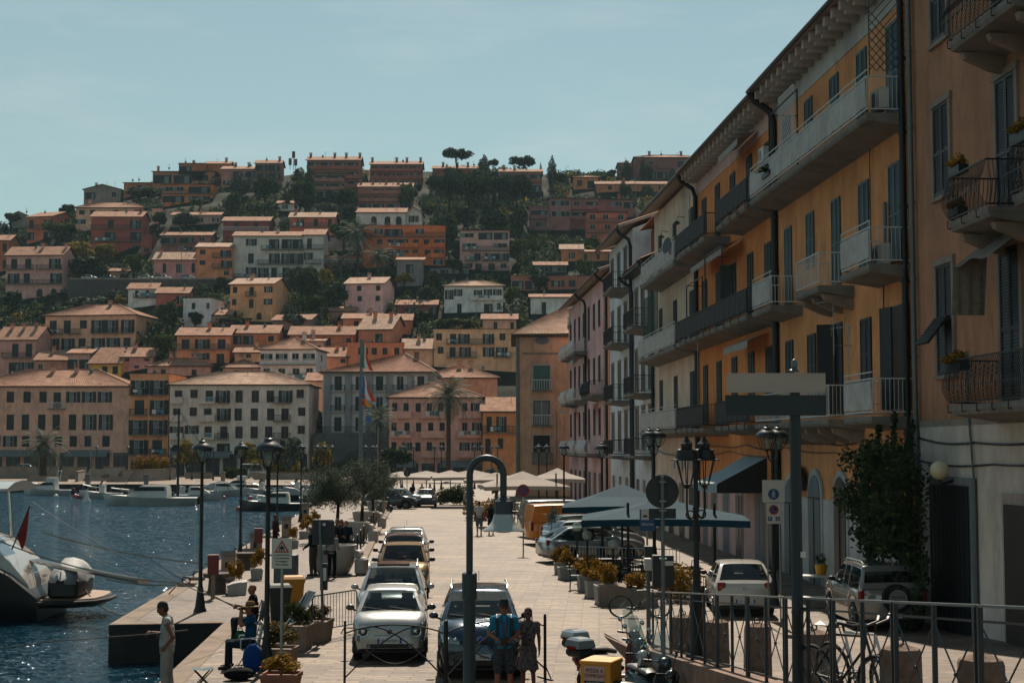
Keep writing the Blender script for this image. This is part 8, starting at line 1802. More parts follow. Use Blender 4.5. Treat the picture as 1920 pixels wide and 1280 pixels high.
FLW=leafmat('flower_leaf','#4a4a1c','#a07424','#c08a34'); BRW=leafmat('shrub_brown','#3b3a22','#6f5f36','#8e7a44'); GRS=leafmat('shrub_green','#1d2a18','#3f4c24','#6b6a30')
SHM={}
def shrub(T,x,y,z,w,h,mt,n=700,sz=.05,sd=0,name='shrub'):
    key=(mt.name,n,sz,sd%3)
    if key not in SHM: c,r=blobs(9,.36,.36,.2,sd%3+40); c[:,2]=c[:,2]+.5; SHM[key]=leaves(n,c,r,sz,'foliage',mt,shell=.2)
    o=obj(name,SHM[key],T,(x,y,z)); o.scale=(w,w,h); o.rotation_euler=(0,0,sd*1.3); return o
def planter(label,p,w,d,h,rz,mt,sh,shw,shh,kind='box',n=900,sz=.07,sd=0,taper=.88,name='planter'):
    T=thing(name,label,'planter',p,rz); m=MB()
    def rg(z,k,e=0): return [(sx*w/2*k-e*sx,sy*d/2*k-e*sy,z) for sx,sy in ((-1,-1),(1,-1),(1,1),(-1,1))]
    if kind=='wedge': 
        m.prism([(-w/2*.9,0),(w/2*.9,0),(w/2,h),(-w/2,h*.72)],-d/2,d/2,'y')
    else: m.loft([rg(0,taper),rg(h-.08,.98),rg(h-.08,1.03),rg(h,1.03),rg(h,.92),rg(h-.06,.9)],0,True,True)
    if kind=='slat':
        for k in range(4): z=.08+k*(h-.14)/4; m.loft([rg(z,.91+.02*k+.02),rg(z+(h-.16)/4-.03,.93+.02*k+.02)],0,True,True)
    m.build('pot',mt,T)
    shrub(T,0,0,h*.75,shw,shh,sh,n,sz,sd); return T
PWH=mat('planter_white','#a9a7a2',.7,var=.15,vs=3); PCO=mat('planter_concrete','#8a7a6c',.9,var=.3,vs=2,bump=.4,bs=14)
for k,(u,v,w,h,sw,shh,kd) in enumerate(((444,1113,.62,.42,.6,.85,'wedge'),(481,1085,.42,.36,.55,.9,'box'),(549,1027,.5,.36,.6,.8,'box'),(570,1009,.5,.36,.65,.85,'box'),(583,1000,.5,.36,.6,.85,'box'),(592,990,.5,.36,.6,.8,'box'))):
    planter('white planter with golden flowering stems on the promenade, '+['nearest and wedge shaped','second from the quay corner','third from the quay corner','fourth from the quay corner','fifth, close to the dark sign','farthest, near the olive trunk'][k],G(u,v),w,w*1.3,h,R(12),PWH,FLW,sw*1.25,shh*1.1,kd,800,.10,k)
PB=[('large concrete planter with a brown shrub beside the crowd barrier',(590,1200),.75,.9,.5,BRW,.95,.6),('concrete planter with a dark green shrub beneath the striped deckchair',(562,1215),.5,.8,.55,GRS,.7,.8),('low concrete planter with a green brown bush behind the thick lamp',(525,1250),.65,.7,.42,BRW,1.0,.75),('terracotta coloured planter with a golden bush at the bottom edge',(527,1290),.7,.6,.3,FLW,1.15,.55)]
for k,(lb,(u,v),w,d,h,mt,sw,shh) in enumerate(PB): planter(lb,G(u,v),w,d,h,R(-5),PCO if k<3 else mat('terracotta','#8a5a48',.8,var=.2),mt,sw,shh,'box',2600,.065,k+3)
# big white planters with seats and the olive trees
def bigpot(label,u,v,w,h,seat=True):
    p=G(u,v); p.y+=w*.3; T=thing('large_planter',label,'planter',p,R(-8)); m=MB(); n=24
    def rg(k,z): return [(w/2*k*math.copysign(abs(math.cos(a))**.6,math.cos(a)),w*.36*k*math.copysign(abs(math.sin(a))**.6,math.sin(a)),z) for a in [2*math.pi*i/n for i in range(n)]]
    m.loft([rg(.5,0),rg(.66,.04),rg(.82,h*.3),rg(.96,h*.7),rg(1.0,h*.93),rg(.99,h),rg(.92,h),rg(.9,h-.12)],0,True,True); m.build('pot',mat('pot_white','#b0aaa3',.55,var=.12,vs=1.5),T,smooth=50)
    if seat: m=MB(); m.rbox(w*.5,w*.5+.42,-.3,.35,0,.62,.12); m.cyl((w*.5+.06,-.2,.75),(w*.5+.06,.4,.75),.14,n=14); m.build('seat_block',MATS['pot_white'],T,smooth=40)
    return T,p,h
bigpot('largest white rounded planter, behind the dark box sign',622,1078,1.68,1.08)
bigpot('second white rounded planter holding the front olive tree',661,1017,1.55,.98)
bigpot('third white rounded planter holding the rear olive tree',684,990,1.5,.95); bigpot('farthest white rounded planter beside the bicycle hoops',706,964,1.4,.9,False)
def olive(label,x,y,z,h,w,sd):
    T=thing('olive_tree',label,'tree',(x,y,z)); g=np.random.default_rng(sd); tm=trunk_mb(h*.5,.09,.12,5,w*.3,sd); tm.build('trunk',M_BARK,T,smooth=60)
    c,r=blobs(34,w*.42,h*.28,w*.15,sd); c[:,2]+=h*.58; me=leaves(13000,c,r,.13,'crown',L_GREY,.32,up=.5,shell=.1); obj('crown',me,T); return T
olive('silvery olive tree in the second white planter, nearer',sx_(634,74.2),74.2,.75,3.2,4.0,5); olive('silvery olive tree in the third white planter, rear',sx_(680,83),83,.75,3.5,4.3,8); olive('olive tree crown farther back beside the flagpole lamps',sx_(700,100),100,.5,3.0,3.0,9)
# bicycle hoops along the kerb
hp=MB(); hp.tube([(0,-.38,0),(0,-.38,.8),(0,-.28,.95),(0,.28,.95),(0,.38,.8),(0,.38,0)],.025,6); hm_=hp.mesh('hoop',M_IRON,smooth=50)
for k in range(15):
    Y=57+k*3.6; x=kx(Y)-.5; o=obj('bicycle_hoop',hm_,None,(x,Y,0),R(3.3)); tag(o,'iron hoop in the row on the promenade kerb, '+['nearest','second','third','fourth','fifth','sixth','seventh','eighth','ninth','tenth','eleventh','twelfth','thirteenth','fourteenth','farthest'][k]+' from the parked cars','bicycle hoop','iron hoops along the kerb')
# arched barriers across the road
def arch_barrier(label,ua,ub,va,vb):
    a=G(ua,va); b=G(ub,vb); d=b-a; L=d.length; T=thing('arch_barrier',label,'barrier',a,math.atan2(d.y,d.x)); 
    for x in (0,L): m=MB(); m.box(x-.022,x+.022,-.022,.022,0,1.25); m.sph((x,0,1.27),.03,8); m.bar((x,-.3,.02),(x,.3,.02),.05,.02); m.bar((x,-.25,.02),(x,0,.28),.02,.02); m.build('post',M_BLACK,T)
    m=MB(); n=16
    m.tube([(L*t,0.0,1.08+.12*math.sin(math.pi*t)*0+.1*math.sin(math.pi*min(1,t*1.0))) for t in [0.02+.96*i/n for i in range(n+1)] if t<2][:0] or [(.02+(L-.04)*i/n,0,1.06+.16*math.sin(math.pi*i/n)**.8-.0) for i in range(n+1)],.016,6)
    m.tube([(.02+(L-.04)*i/n*1.0,0,.22+.98*math.sin(math.pi/2*min(1,i/n*1.25))) for i in range(n*4//5+1)],.016,6); m.tube([(L-.02-(L-.04)*i/n,0,.22+.98*math.sin(math.pi/2*min(1,i/n*1.25))) for i in range(n*4//5+1)],.016,6)
    m.tube([(L*.2+L*.6*i/n,0,.75-.28*math.sin(math.pi*i/n)) for i in range(n+1)],.012,6); m.build('arched_bars',M_BLACK,T)
arch_barrier('black arched barrier panel in front of the small city car',646,834,1290,1290); arch_barrier('black arched barrier panel in front of the blue people carrier',837,1022,1288,1272)
# crowd barrier
p=G(626,1196); T=thing('crowd_barrier','grey steel crowd barrier standing edge on by the planters','barrier',(p.x,p.y+.2,0),R(62)); m=MB(); m.tube([(-.95,0,.15),(-.95,0,1.0),(-.88,0,1.08),(.88,0,1.08),(.95,0,1.0),(.95,0,.15)],.022,6); m.bar((-.95,0,.25),(.95,0,.25),.03,.03)
for k in range(14): m.cyl((-.85+k*.13,0,.25),(-.85+k*.13,0,1.08),.008,n=5)
m.build('frame',M_STEEL,T)
for x in (-.7,.7): m=MB(); m.tube([(x,-.3,0),(x,-.2,.15),(x,.2,.15),(x,.3,0)],.018,5); m.build('foot',M_STEEL,T)
# bins, cabinet, deckchair, bags, stool
def bin_(label,u,v,col,lid):
    T=thing('wheelie_bin',label,'bin',G(u,v),R(12)); m=MB(); m.loft([[(sx*.22,sy*.24,.06) for sx,sy in ((-1,-1),(1,-1),(1,1),(-1,1))],[(sx*.28,sy*.32,.92) for sx,sy in ((-1,-1),(1,-1),(1,1),(-1,1))]],0,True,True); m.box(-.3,.3,-.34,.34,.88,.94); m.build('body',col,T); m=MB(); m.loft([[(sx*.31*k,sy*.36*k,z) for sx,sy in ((-1,-1),(1,-1),(1,1),(-1,1))] for z,k in ((.945,1),(.99,1),(1.05,.8))],0,True,True); m.tube([(-.2,.36,.98),(-.2,.42,1.0),(.2,.42,1.0),(.2,.36,.98)],.02,5); m.build('lid',lid,T)
    for s in (-1,1): m=MB(); m.cyl((s*.24,.24,.1),(s*.28,.24,.1),.1,n=14); m.build('wheel',M_RUB,T)
bin_('dark green wheelie bin behind the warning sign',524,1170,mat('bin_green','#141f1e',.5),mat('bin_green','#141f1e')); bin_('wheelie bin with a bright yellow lid next to the green one',550,1150,mat('bin_yellow','#b87a14',.5),mat('bin_yellow','#b87a14'))
T=thing('metal_cabinet','grey metal utility cabinet behind the warning sign','cabinet',G(536,1106),R(-4)); m=MB(); m.rbox(-.36,.36,-.25,.25,0,1.15,.02); m.build('body',mat('cabinet_grey','#4c575b',.5,.2,var=.2,vs=4),T); m=MB(); m.box(-.34,-.01,-.262,-.251,.05,1.1); m.box(.01,.34,-.262,-.251,.05,1.1); m.build('doors',MATS['cabinet_grey'],T)
p=G(540,1205); T=thing('deckchair','reclining deckchair with a blue and teal striped cloth','deckchair',(p.x,p.y,0),R(-62)); m=MB()
for s in (-1,1): m.tube([(s*.28,-.75,.32),(s*.28,0,.34),(s*.28,.55,1.15)],.016,6); m.tube([(s*.28,-.5,0),(s*.28,-.3,.34)],.014,5); m.tube([(s*.28,.35,0),(s*.28,.15,.5)],.014,5)
m.build('frame',M_IRONW,T); m=MB(); n=12; st=[]
for k in range(7):
    x0=-.27+.54*k/7; x1=-.27+.54*(k+1)/7; pt=lambda x:[(x,-.75,.33),(x,-.35,.29),(x,0,.33),(x,.28,.7),(x,.55,1.14),(x,.6,1.2)]
    a,b=pt(x0),pt(x1); m.add(a+b,[(i,i+1,7+i-0 if 0 else 6+i+1,6+i) for i in range(5)],k%3)
m.build('striped_cloth',[mat('stripe_navy','#131e33',.85),mat('stripe_teal','#2a6170',.85),mat('stripe_black','#0d1013',.85)],T,smooth=60)
def bag(label,x,y,c,w,h,name='bag'):
    T=thing(name,label,'bag',(x,y,0),R(20)); m=MB(); m.sph((0,0,h*.48),(w*.5,w*.32,h*.5),12,0,8); m.sph((w*.1,-w*.22,h*.35),(w*.28,w*.14,h*.28),10,0,6); m.build('body',c,T,smooth=60); m=MB(); m.tube([(-w*.2,0,h*.85),(-w*.1,0,h*1.15),(w*.15,0,h*1.1),(w*.2,0,h*.85)],.012,5); m.build('handle',M_BLACK,T)
g=G(473,1262); bag('bright blue rucksack behind the seated man in the straw hat',g.x,g.y,cloth('royal_blue','#123a78'),.42,.62,'rucksack'); g=G(448,1274); bag('black holdall on the paving in front of the blue rucksack',g.x,g.y,cloth('black','#121416'),.62,.26,'holdall'); g=G(450,1204); bag('small green fishing bag beside the folding chairs',g.x,g.y,cloth('green_bag','#1f5a38'),.34,.3)
g=G(380,1290); T=thing('folding_stool','small black folding stool with a teal canvas seat on the quay edge','stool',g,R(15)); m=MB()
for s in (-1,1):
    m.cyl((-.18,s*.15,0),(.18,s*.15,.38),.012,n=5); m.cyl((.18,s*.15,0),(-.18,s*.15,.38),.012,n=5)
m.cyl((-.18,-.15,0),(.18,.15,.38),.01,n=5); m.build('legs',M_BLACK,T); m=MB(); m.loft([[(x,-.18,z) for x,z in ((-.2,.39),(0,.36),(.2,.39))],[(x,.18,z) for x,z in ((-.2,.39),(0,.36),(.2,.39))]],0,closed=False); m.build('seat',mat('canvas_teal','#1d4a55',.8),T)
# ---------------------------------------------------------------- parasols, cafe terraces, right side clutter
def parasol(label,x,y,w,d,ze,za,col,posts=((0,0),),rz=0,lobes=1,val=.22):
    T=thing('cafe_parasol',label,'parasol',(x,y,0),rz)
    m=MB(); n=6
    for q in range(lobes):
        x0=-w/2+w*q/lobes; x1=x0+w/lobes; cx=(x0+x1)/2; cor=[(x0,-d/2),(x1,-d/2),(x1,d/2),(x0,d/2)]
        for i in range(4):
            a,b=cor[i],cor[(i+1)%4]
            for s in range(4):
                pa=(a[0]+(b[0]-a[0])*s/4,a[1]+(b[1]-a[1])*s/4); pb=(a[0]+(b[0]-a[0])*(s+1)/4,a[1]+(b[1]-a[1])*(s+1)/4)
                sag=lambda s_:-.05*math.sin(math.pi*s_/4)
                A=(pa[0],pa[1],ze-sag(s)); B_=(pb[0],pb[1],ze-sag(s+1)); mid=lambda p:((p[0]+cx)/2,p[1]/2,(ze+za)/2-.05)
                m.add([A,B_,mid(pb),mid(pa)],[(0,1,2,3)]); m.add([mid(pa),mid(pb),(cx,0,za)],[(0,1,2)])
                m.add([A,B_,(pb[0]*1.0,pb[1],ze-sag(s+1)-val),(pa[0],pa[1],ze-sag(s)-val)],[(0,1,2,3)])
    m.build('canopy',col,T,smooth=25)
    for px,py in posts: m=MB(); m.cyl((px,py,0),(px,py,za-.1),.045,n=8); m.box(px-.35,px+.35,py-.35,py+.35,0,.08); m.build('pole',M_IRON,T)
    m=MB()
    for q in range(lobes):
        cx=-w/2+w*(q+.5)/lobes
        for sx in (-1,1):
            for sy in (-1,1): m.cyl((cx,0,za-.12),(cx+sx*w/lobes*.48,sy*d*.48,ze-.05),.015,n=4)
    m.build('ribs',M_IRON,T); return T
M_CRM=leafmat('canvas_cream','#b5aca3','#beb5ac',trans=.35); M_BLC=leafmat('canvas_blue_grey','#163d4e','#1b4759',trans=.2)
parasol('wide blue grey canopy over the terrace, nearer and lower',sx_(1245,50)+.0,50.5,5.4,4.6,2.3,2.95,M_BLC,((-1.2,-1.6),(1.6,-1.6)),R(-4)); parasol('blue grey canopy over the terrace, behind and to the left',sx_(1165,57),57,4.4,4.5,2.45,3.25,M_BLC,((0,0),),R(-4))
parasol('large cream parasol in front of the brown end house',sx_(980,88),88,4.9,5.4,2.4,3.25,M_CRM,((-1.7,-2),(1.7,-2)),R(6)); parasol('smaller cream parasol beside the large one, nearer the pink house',sx_(1045,98),98,3.4,5,2.6,3.3,M_CRM,((0,0),))
for k,(u,w) in enumerate(((752,3.6),(800,4.0),(845,3.0))): parasol('long cream parasol of the far terrace, '+['leftmost, behind the green car','middle, behind the green car','small right end one'][k],sx_(u,128+k*3),128+k*3,w*1.4,5,2.1,2.6,M_CRM,((0,0),),R(4))
parasol('pale cream parasol behind the gooseneck lamp arch',sx_(885,118),118,6.2,5,2.3,2.9,M_CRM,((0,0),),R(3)); parasol('cream parasol peeking out left of the large one',sx_(930,108),108,4.6,4,2.3,2.85,M_CRM,((0,0),),R(3))
# right hand planters
PL=[((1063,1085),.62,.42,FLW,.95,.95,'box'),((1050,1075),.4,.4,FLW,.8,.9,'box'),((1098,1107),.5,.5,FLW,1.0,.9,'box'),((1115,1118),.55,.5,FLW,1.1,1.0,'slat'),((1136,1131),.62,.55,FLW,1.1,1.0,'slat')]
for k,((u,v),w,h,mt,sw,shh,kd) in enumerate(PL): planter('white box planter of golden leaves at the terrace, '+['second from the cars','nearest the parked cars','third from the cars','fourth, with slatted sides','nearest the fallen bicycle, with slatted sides'][k],G(u,v),w,w,h,R(8),PWH,mt,sw,shh,kd,1500,.08,k+6)
p=G(1160,1136); T=thing('concrete_trough','angular concrete trough with flowers behind the fallen bicycle','planter',p,R(-10)); m=MB(); m.prism([(-.55,0),(1.1,0),(1.1,.42),(-.1,.62),(-.55,.62)],-.1,.75,'y'); m.build('pot',PCO,T); shrub(T,.5,.3,.35,1.0,.75,FLW,1500,.08,2)
for k,(u,v,lb) in enumerate(((1023,1012,'left of two'),(1034,1040,'right of two'))):
    T=thing('potted_tree','white round pot with a thin silvery sapling before the orange van, '+lb,'potted tree',G(u,v+2)); m=MB(); m.lathe([(.26,0),(.32,.25),(.38,.72),(.40,.75),(.36,.75),(.34,.68)],16); m.build('pot',PWH,T,smooth=40); m=MB(); m.cyl((0,0,.6),(.02,0,1.5),.02,n=6); m.build('stem',M_BARK,T); shrub(T,0,0,1.1,.75,1.3 if k else .9,L_GREY,420,.09,k,'crown')
# terrace: balustrade, globe lamps, tables, chairs
def fence_panel(label,a,b,h=.95,mt=None,z=0,kind='bars'):
    a=Vector(a);b=Vector(b); d=b-a; T=thing('terrace_fence',label,'fence',(a.x,a.y,z),math.atan2(d.y,d.x)); L=d.length; m=MB(); mt=mt or M_IRONW
    for zz in (.1,h): m.bar((0,0,zz),(L,0,zz),.04,.03)
    n=int(L/.13)
    for k in range(n+1): m.cyl((L*k/n,0,.02 if k%8==0 else .1),(L*k/n,0,h),.022 if k%8==0 else .009,n=5)
    if kind=='x':
        for zz in (.35,.6,.85): m.bar((0,0,zz),(L,0,zz),.02,.02)
    m.build('bars',mt,T)
def tp(u,Y): return (sx_(u,Y),Y,0)
fence_panel('white terrace balustrade along the back of the parked silver cars',tp(1068,56.5),tp(1272,54.5)); fence_panel('dark terrace balustrade facing the road',tp(1082,50.5),tp(1082,56),mt=M_IRON); fence_panel('dark front balustrade of the terrace under the blue canopy',tp(1084,50),tp(1200,47.5),mt=M_IRON,kind='x'); fence_panel('white lattice fence beside the white hatchback',tp(1258,46.5),tp(1305,45.5),.9,kind='x')
for k,(u,v,Y) in enumerate(((1081,987,53),(1100,1003,51),(1148,1020,48))):
    T=thing('globe_lamp','clear glass globe lamp on a short post at the terrace, '+['leftmost','middle','right'][k],'lamp',(sx_(u,Y),Y,0)); z=P(0,v,Y).z; m=MB(); m.cyl((0,0,0),(0,0,z-.15),.035,n=8); m.lathe([(.06,z-.17),(.09,z-.13)],10); m.build('post',M_IRON,T); m=MB(); m.sph((0,0,z),(.17,.17,.17),18,0,12); m.build('globe',glassmat('globe_glass','#c5c9c4',.38,.03),T,smooth=60); m=MB(); m.sph((0,0,z-.04),.05,8); m.build('bulb',mat('bulb','#e5dcc5',.3),T)
def table(label,x,y,rz=0):
    T=thing('cafe_table',label,'table',(x,y,0),rz,'cafe tables on the terraces'); m=MB(); m.rbox(-.38,.38,-.38,.38,.71,.75,.02); m.build('tabletop',M_IRON,T); m=MB(); m.cyl((0,0,.03),(0,0,.71),.03,n=8); m.lathe([(.22,0),(.2,.03)],12); m.build('pedestal',M_IRON,T); return T
def chair_(label,x,y,rz,mt=M_IRON):
    T=thing('cafe_chair',label,'chair',(x,y,0),rz,'dark cafe chairs on the terraces'); m=MB(); m.rbox(-.21,.21,-.21,.21,.43,.46,.02); m.build('seat',mt,T); m=MB(); m.tube([(-.2,.2,.45),(-.2,.25,.85),(.2,.25,.85),(.2,.2,.45)],.014,5); m.bar((-.2,.235,.65),(.2,.235,.65),.1,.015); m.build('backrest',mt,T)
    for a in (-1,1):
        for b in (-1,1): m=MB(); m.cyl((a*.19,b*.19,.43),(a*.21,b*.22,0),.012,n=5); m.build('leg',mt,T)
WD=['one','two']
tabs=[(1115,49.5,'in the terrace corner'),(1160,50,'under the left canopy edge'),(1205,49.5,'under the canopy middle'),(1250,50.5,'behind the utility cabinets'),(1130,53,'in the second row of the terrace'),(1185,53.5,'by the canopy pole'),(1290,49,'near the double lantern')]
for u,Y,lb in tabs:
    x=sx_(u,Y); table('dark square cafe table '+lb,x,Y,R(8)); chair_('dark cafe chair left of the table '+lb,x-.62,Y,R(90)); chair_('dark cafe chair right of the table '+lb,x+.62,Y+.1,R(-85)); chair_('dark cafe chair in front of the table '+lb,x+.05,Y-.62,R(180))
for k,(u,Y) in enumerate(((965,92),(1000,90),(1030,94),(1045,88))): x=sx_(u,Y); table('dark table under the cream parasols, '+['leftmost','second','third','rightmost'][k],x,Y); chair_('dark chair beside the cream parasol table, '+['leftmost','second','third','rightmost'][k],x-.6,Y,R(90))
# utility cabinets
for k,(u0,u1,va,vb,Y,mt) in enumerate(((1221,1260,1040,1100,33.5,M_BLACK),(1206,1222,1023,1050,35,M_BLACK),(1206,1219,1046,1068,34.5,M_WHITE))):
    x0,x1=sx_(u0,Y),sx_(u1,Y); z0,z1=P(0,vb,Y).z,P(0,va,Y).z; T=thing('utility_box',['tall dark utility cabinet behind the round sign post','small dark box above the white meter box','white meter box left of the dark cabinet'][k],'cabinet',((x0+x1)/2,Y,0)); w=(x1-x0)/2; m=MB(); m.rbox(-w,w,-.15,.15,z0,z1,.02); m.box(-w*.8,w*.8,-.158,-.151,z0+.05,z1-.06); m.build('body',mt if mt!=M_BLACK else mat('cabinet_dark','#151c20',.5,var=.2,vs=4),T); m=MB(); m.cyl((0,0,0),(0,0,z0),.04,n=8); m.build('stand',M_GREY,T)
    if k==0: m=MB(); m.box(.02,.22,-.165,-.159,z1-.22,z1-.12); m.build('label_plate',M_WHITE,T)
T=bicycle('grey bicycle fallen against the concrete trough',(sx_(1195,41.6),41.2,0),R(84),0,M_GREY); T.location.z=0; T.rotation_euler=(0,R(32),R(86))
# items along the right hand wall
for k,(u,Y) in enumerate(((1478,44.5),(1505,43))):
    x=fx(Y)-.7; planter(['green potted bush at the shop doors, left','green potted bush at the shop doors, right'][k],(x,Y,0),.4,.4,.4,0,PCO,GRS,.7,.9,'box',900,.08,k)
Y=44.0; x=sx_(1500,Y)+.3; T=thing('display_table','white display stand with a yellow flower pot against the wall','stand',(x,Y,0)); m=MB(); m.box(-.5,.5,-.3,.3,.88,.93); m.box(-.48,.48,-.28,.28,.25,.3); m.build('shelves',M_IRONW,T)
for a in (-1,1):
    for b in (-1,1): m=MB(); m.box(a*.46-.02,a*.46+.02,b*.26-.02,b*.26+.02,0,.88); m.build('leg',M_IRONW,T)
T=thing('flower_pot','yellow flower pot with a dark plant on the display stand','flower pot',(x+.25,Y,.93)); m=MB(); m.lathe([(.14,0),(.2,.3),(.17,.3)],10); m.build('pot',mat('pot_yellow','#b88410',.5),T); shrub(T,0,0,.2,.45,.55,GRS,400,.09)
# climbing plant on the corner of the beige house
Yc=40.0; T=thing('climbing_plant','tall dark climbing bush spreading over the doorway of the beige house','climbing plant',(fx(Yc)-.75,Yc,0),RZ)
g=np.random.default_rng(4); cs=[];rs=[]
for k in range(70):
    z=2.0+2.5*g.random(); w=2.3*(1-((z-3.1)/1.7)**2)**.5 if abs(z-3.1)<1.6 else .5; cs.append(((g.random()*2-1)*w,-.1-g.random()*.9,z)); q=.38+.25*g.random(); rs.append((q,q*.7,q))
for k in range(34): cs.append((.7+1.6*g.random(),-.1-.4*g.random(),.3+2.2*g.random())); q=.25+.2*g.random(); rs.append((q,q*.7,q))
for k in range(26): t=k/25; cs.append((-1.35-.3*math.sin(t*3),-.1,3.8+1.5*t)); rs.append((.13,.1,.16))
for k in range(20): t=k/19; cs.append((.9+.5*t,-.1,4.0+1.3*t)); rs.append((.13,.1,.15))
for k in range(14): t=k/13; cs.append((-.3+.2*t,-.1,4.2+1.3*t)); rs.append((.12,.1,.2))
me=leaves(15000,np.array(cs),np.array(rs),.14,'foliage',L_DARK,.6,shell=.2); obj('foliage',me,T); m=MB(); m.tube([(.9,.15,-.1),(.7,.15,1.2),(.1,.1,2.8)],[.09,.07,.04],7); m.build('stem',M_BARK,T)
def bflow(b,Y,z,w,mt,lb='flower_box'):
    x=b.x(Y); m=MB(); m.box(-w/2,w/2,-.12,.12,0,.18); o=m.build('flower_box',M_IRON,b.T,loc=(x,-1.1,Z(z))); shrub(o,0,0,.08,w*1.1,.5,mt,500,.12)
bflow(b0,30.2,10.2,.7,FLW); bflow(b0,30.3,9.35,.7,FLW); bflow(b0,26.9,10.2,.8,FLW); bflow(b0,30.5,6.2,1.0,FLW); bflow(b1,47,13.2,1.2,GRS)
# ---------------------------------------------------------------- flagpole, plaza plants, far cars
Yf=182; p=(sx_(677,Yf),Yf,0); T=thing('flagpole','tall grey flagpole carrying flags at the head of the quay','flagpole',p); h=P(0,636,Yf).z; m=MB(); m.lathe([(.28,0),(.26,1),(.24,h*.6),(.16,h)],12); m.build('pole',M_GREY,T,smooth=40); m=MB(); m.cyl((2.1,0,0),(2.1,0,P(0,800,Yf).z),.06,n=8); m.build('side_pole',M_STEEL,T)
def flag(v0,v1,cols,u0,u1,lb,sw=.0,dx=0,ux=677):
    x0=sx_(u0,Yf)-p[0]; x1=sx_(u1,Yf)-p[0]; z1,z0=P(0,v0,Yf).z,P(0,v1,Yf).z; n=9; m=MB()
    for c in range(len(cols)):
        a=c/len(cols); b=(c+1)/len(cols); pa=[]
        for k in range(n+1):
            t=k/n
            for q in (a,b): pa.append((x0+(x1-x0)*q*(.35+.65*t)+.12*math.sin(t*5+q*3),-.25-.25*math.sin(t*6+q*4),z1+(z0-z1)*t-(z1-z0)*.25*q*(1-t*.3)))
        m.add(pa,[(2*k,2*k+2,2*k+3,2*k+1) for k in range(n)],c)
    tag(m.build('flag',cols,smooth=60,loc=p),lb,'flag')
FG=mat('flag_green','#1f7a44',.8);FWt=mat('flag_white','#dcd8d0',.8);FR_=mat('flag_crimson','#d83a20',.8);FB=mat('flag_blue','#1a6ab8',.8);FY=mat('flag_yellow','#e0a01c',.8)
flag(642,688,[FG,FWt,FR_],679,698,'green white and red flag, topmost on the pole'); flag(704,746,[FB,FWt,FR_],679,704,'blue white and red flag, second on the pole'); flag(738,760,[FR_,FY],680,697,'red and yellow flag, third on the pole'); flag(762,788,[FB],689,696,'blue flag on the side pole')
palm('tall slim palm in front of the pink quay apartments',P(840,880,205),P(0,762,205).z,4.6,sd=8,dens=46,tr=.3); palm('short bushy palm right of the flagpole',P(709,880,215),P(0,805,215).z,3.8,sd=9,dens=40,tr=.35); palm('leaning palm on the far left quay in front of the tan palazzo',P(80,895,214),P(0,840,214).z,4.2,sd=10,dens=38,tr=.5)
def hedge(label,u0,u1,Y,h,d,mt,n,sz=.3,name='hedge',cat='hedge',z=0):
    x0,x1=sx_(u0,Y),sx_(u1,Y); k=max(4,int((x1-x0)/.8)); g=np.random.default_rng(int(u0)); c=np.stack([x0+(x1-x0)*(np.arange(k)+.5)/k,Y+(g.random(k)-.5)*d,z+h*(.45+.12*g.random(k))],1); r=np.stack([np.full(k,.75),np.full(k,d*.5),h*(.42+.2*g.random(k))],1)
    T=thing(name,label,cat,(0,0,0)); cc=c.copy(); T.location=(x0,Y,z); cc[:,0]-=x0; cc[:,1]-=Y; cc[:,2]-=z; obj('foliage',leaves(n,cc,r,sz,'foliage',mt,shell=.3),T)
hedge('yellow flowering bushes inside the curved planter wall',258,318,214,3.4,2,FLW,5000); hedge('clipped dark hedge on the plaza behind the boats',425,462,222,1.6,2,GRS,2500); hedge('yellowish hedge row left of the lawn',472,560,226,2.8,2.4,L_YEL,7000); hedge('low dark hedge across the far lawn',560,640,232,1.4,2,L_DARK,4000); hedge('low flower bed by the quay steps',190,230,207,.8,1.5,GRS,1500)
hedge('leafy planter hedge behind the green car',826,880,122,1.5,1.2,GRS,4000,.16); hedge('flowering hedge along the road edge by the walkers',882,930,96,1.2,1.0,FLW,2500,.14); hedge('leafy terrace hedge under the cream parasols',925,965,100,1.4,1.2,L_GREY,2500,.14); hedge('dark shrubs at the foot of the town hall',600,725,244,2.6,3,L_DARK,6000); hedge('olive hedge under the small cream parasols',1010,1060,84,1.0,1.0,GRS,2000,.14); hedge('climbing leaves on the terrace railing by the white hatchback',1255,1275,46,1.2,.8,FLW,1200,.1)
for k,(kd,u,vb,Y,w,h,lb) in enumerate((('G',540,880,225,6,6.5,'grey olive tree on the plaza lawn'),('Y',352,880,238,5,6,'thin street tree in front of the white quay apartments, left'),('Y',470,880,238,4.5,5.5,'thin street tree in front of the white quay apartments, right'),('G',505,880,230,4,4.5,'small olive behind the thick street lamp'),('Y',606,880,234,5,5.5,'yellowish tree in front of the town hall'),('D',590,800,262,7,12,'dark tree between the white and the grey quay buildings'),('G',930,870,130,3,3,'bushy olive tree behind the gooseneck lamp'),('D',735,880,226,7,5,'dark tree behind the flags'))): tree(kd,lb,(sx_(u,Y),Y,0),h,w,k%3)
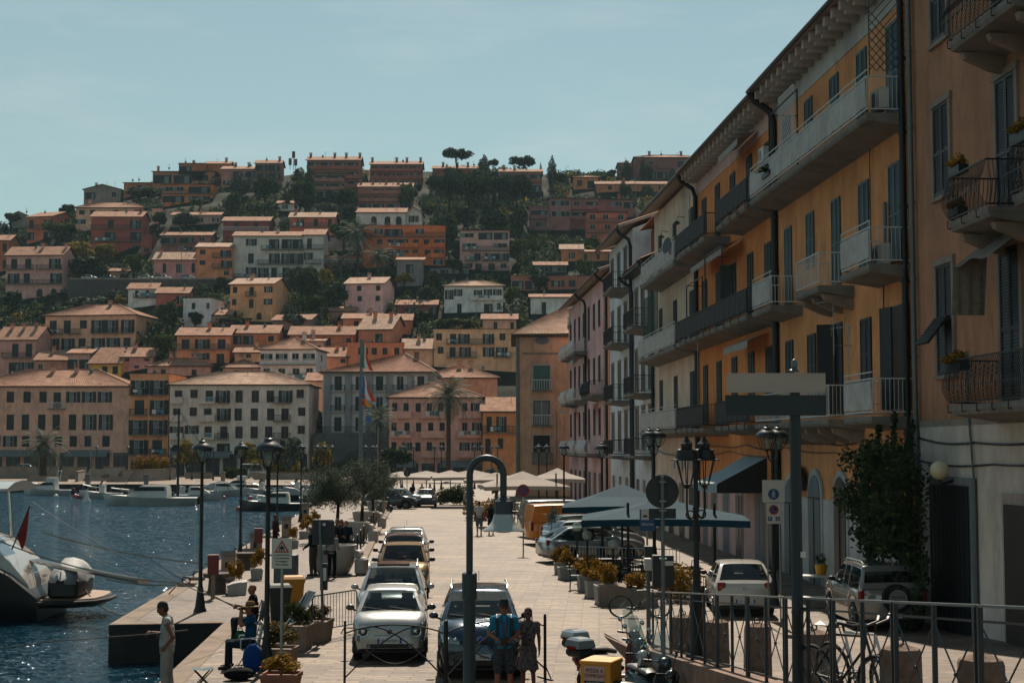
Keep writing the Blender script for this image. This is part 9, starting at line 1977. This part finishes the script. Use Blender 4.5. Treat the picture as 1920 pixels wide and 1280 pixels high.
g=G(54,880); car('silver car parked in front of the tan palazzo arcade','parked_car',(sx_(54,232),232,.6),R(88),L=4.3,W=1.75,H=1.5,col=C_SIL,seats=False,rearface='none',face='none'); car('white van parked on the plaza right of the hedge','parked_van',(sx_(482,226),226,.0),R(80),L=5,W=1.9,H=2.2,cowl=(.9,1.2),roof=(1.6,4.8),rear=4.96,nose=1,belt=1.2,wb=(.9,4),r=.33,col=C_WHI,seats=False,rearface='none',face='none')
for k,(u,Y,c,rz) in enumerate(((733,114,C_DGR,85),(752,117,C_SIL,88))): car(['dark car parked under the leftmost cream parasol','silver car parked beside the dark one at the far terrace'][k],'parked_car',(sx_(u,Y),Y,0),R(rz),L=4.1,W=1.7,H=1.5,col=c,seats=False,rearface='none',face='none')
for k,(u,v) in enumerate(((712,962),(730,955),(745,944),(775,948))):
    p=G(u,v); scooter('dark scooter parked by the bicycle hoops, '+['leftmost','second','third','nearest the green car'][k],(p.x,p.y+2,0),R(60+20*k),M_BLACK,screen=False,group='scooters by the hoops')
for k,(u,Yz,c) in enumerate(((165,0,C_WHI),(201,0,C_BLU),(272,0,C_WHI),(305,0,C_WH2),(350,0,C_SIL))):
    z=P(0,521,Yw).z-.5; car('small car on the hill road above the stone wall, '+['leftmost','second','third','fourth','rightmost'][k],'parked_car',(XU(u,Yw+2),Yw+1.6,z),R(90),L=4,W=1.7,H=1.45,col=c,seats=False,rearface='none',face='none')
m=MB(); m.box(XU(124,Yw),XU(640,Yw),Yw+.3,Yw+5,P(0,521,Yw).z-4,P(0,521,Yw).z-.5); m.build('hill_road',mat('asphalt','#4a4a48',.9,var=.2),kind='structure')
# people visible in doorways and seated on the terraces
for k,(u,Y,c) in enumerate(((1098,60.5,'#1a1c20'),(1103,61.5,'#2a2d33'))): person(['person in black seated at the pink house door','person in dark grey seated at the pink house door'][k],(sx_(u,Y+14),Y+14,.1),R(-60),1.7,SIT,vox=.02,top=(cloth('tr%d'%k,c),1.3),bottom=(cloth('black','#121416'),1.9),hair=('short','#1a1310'))
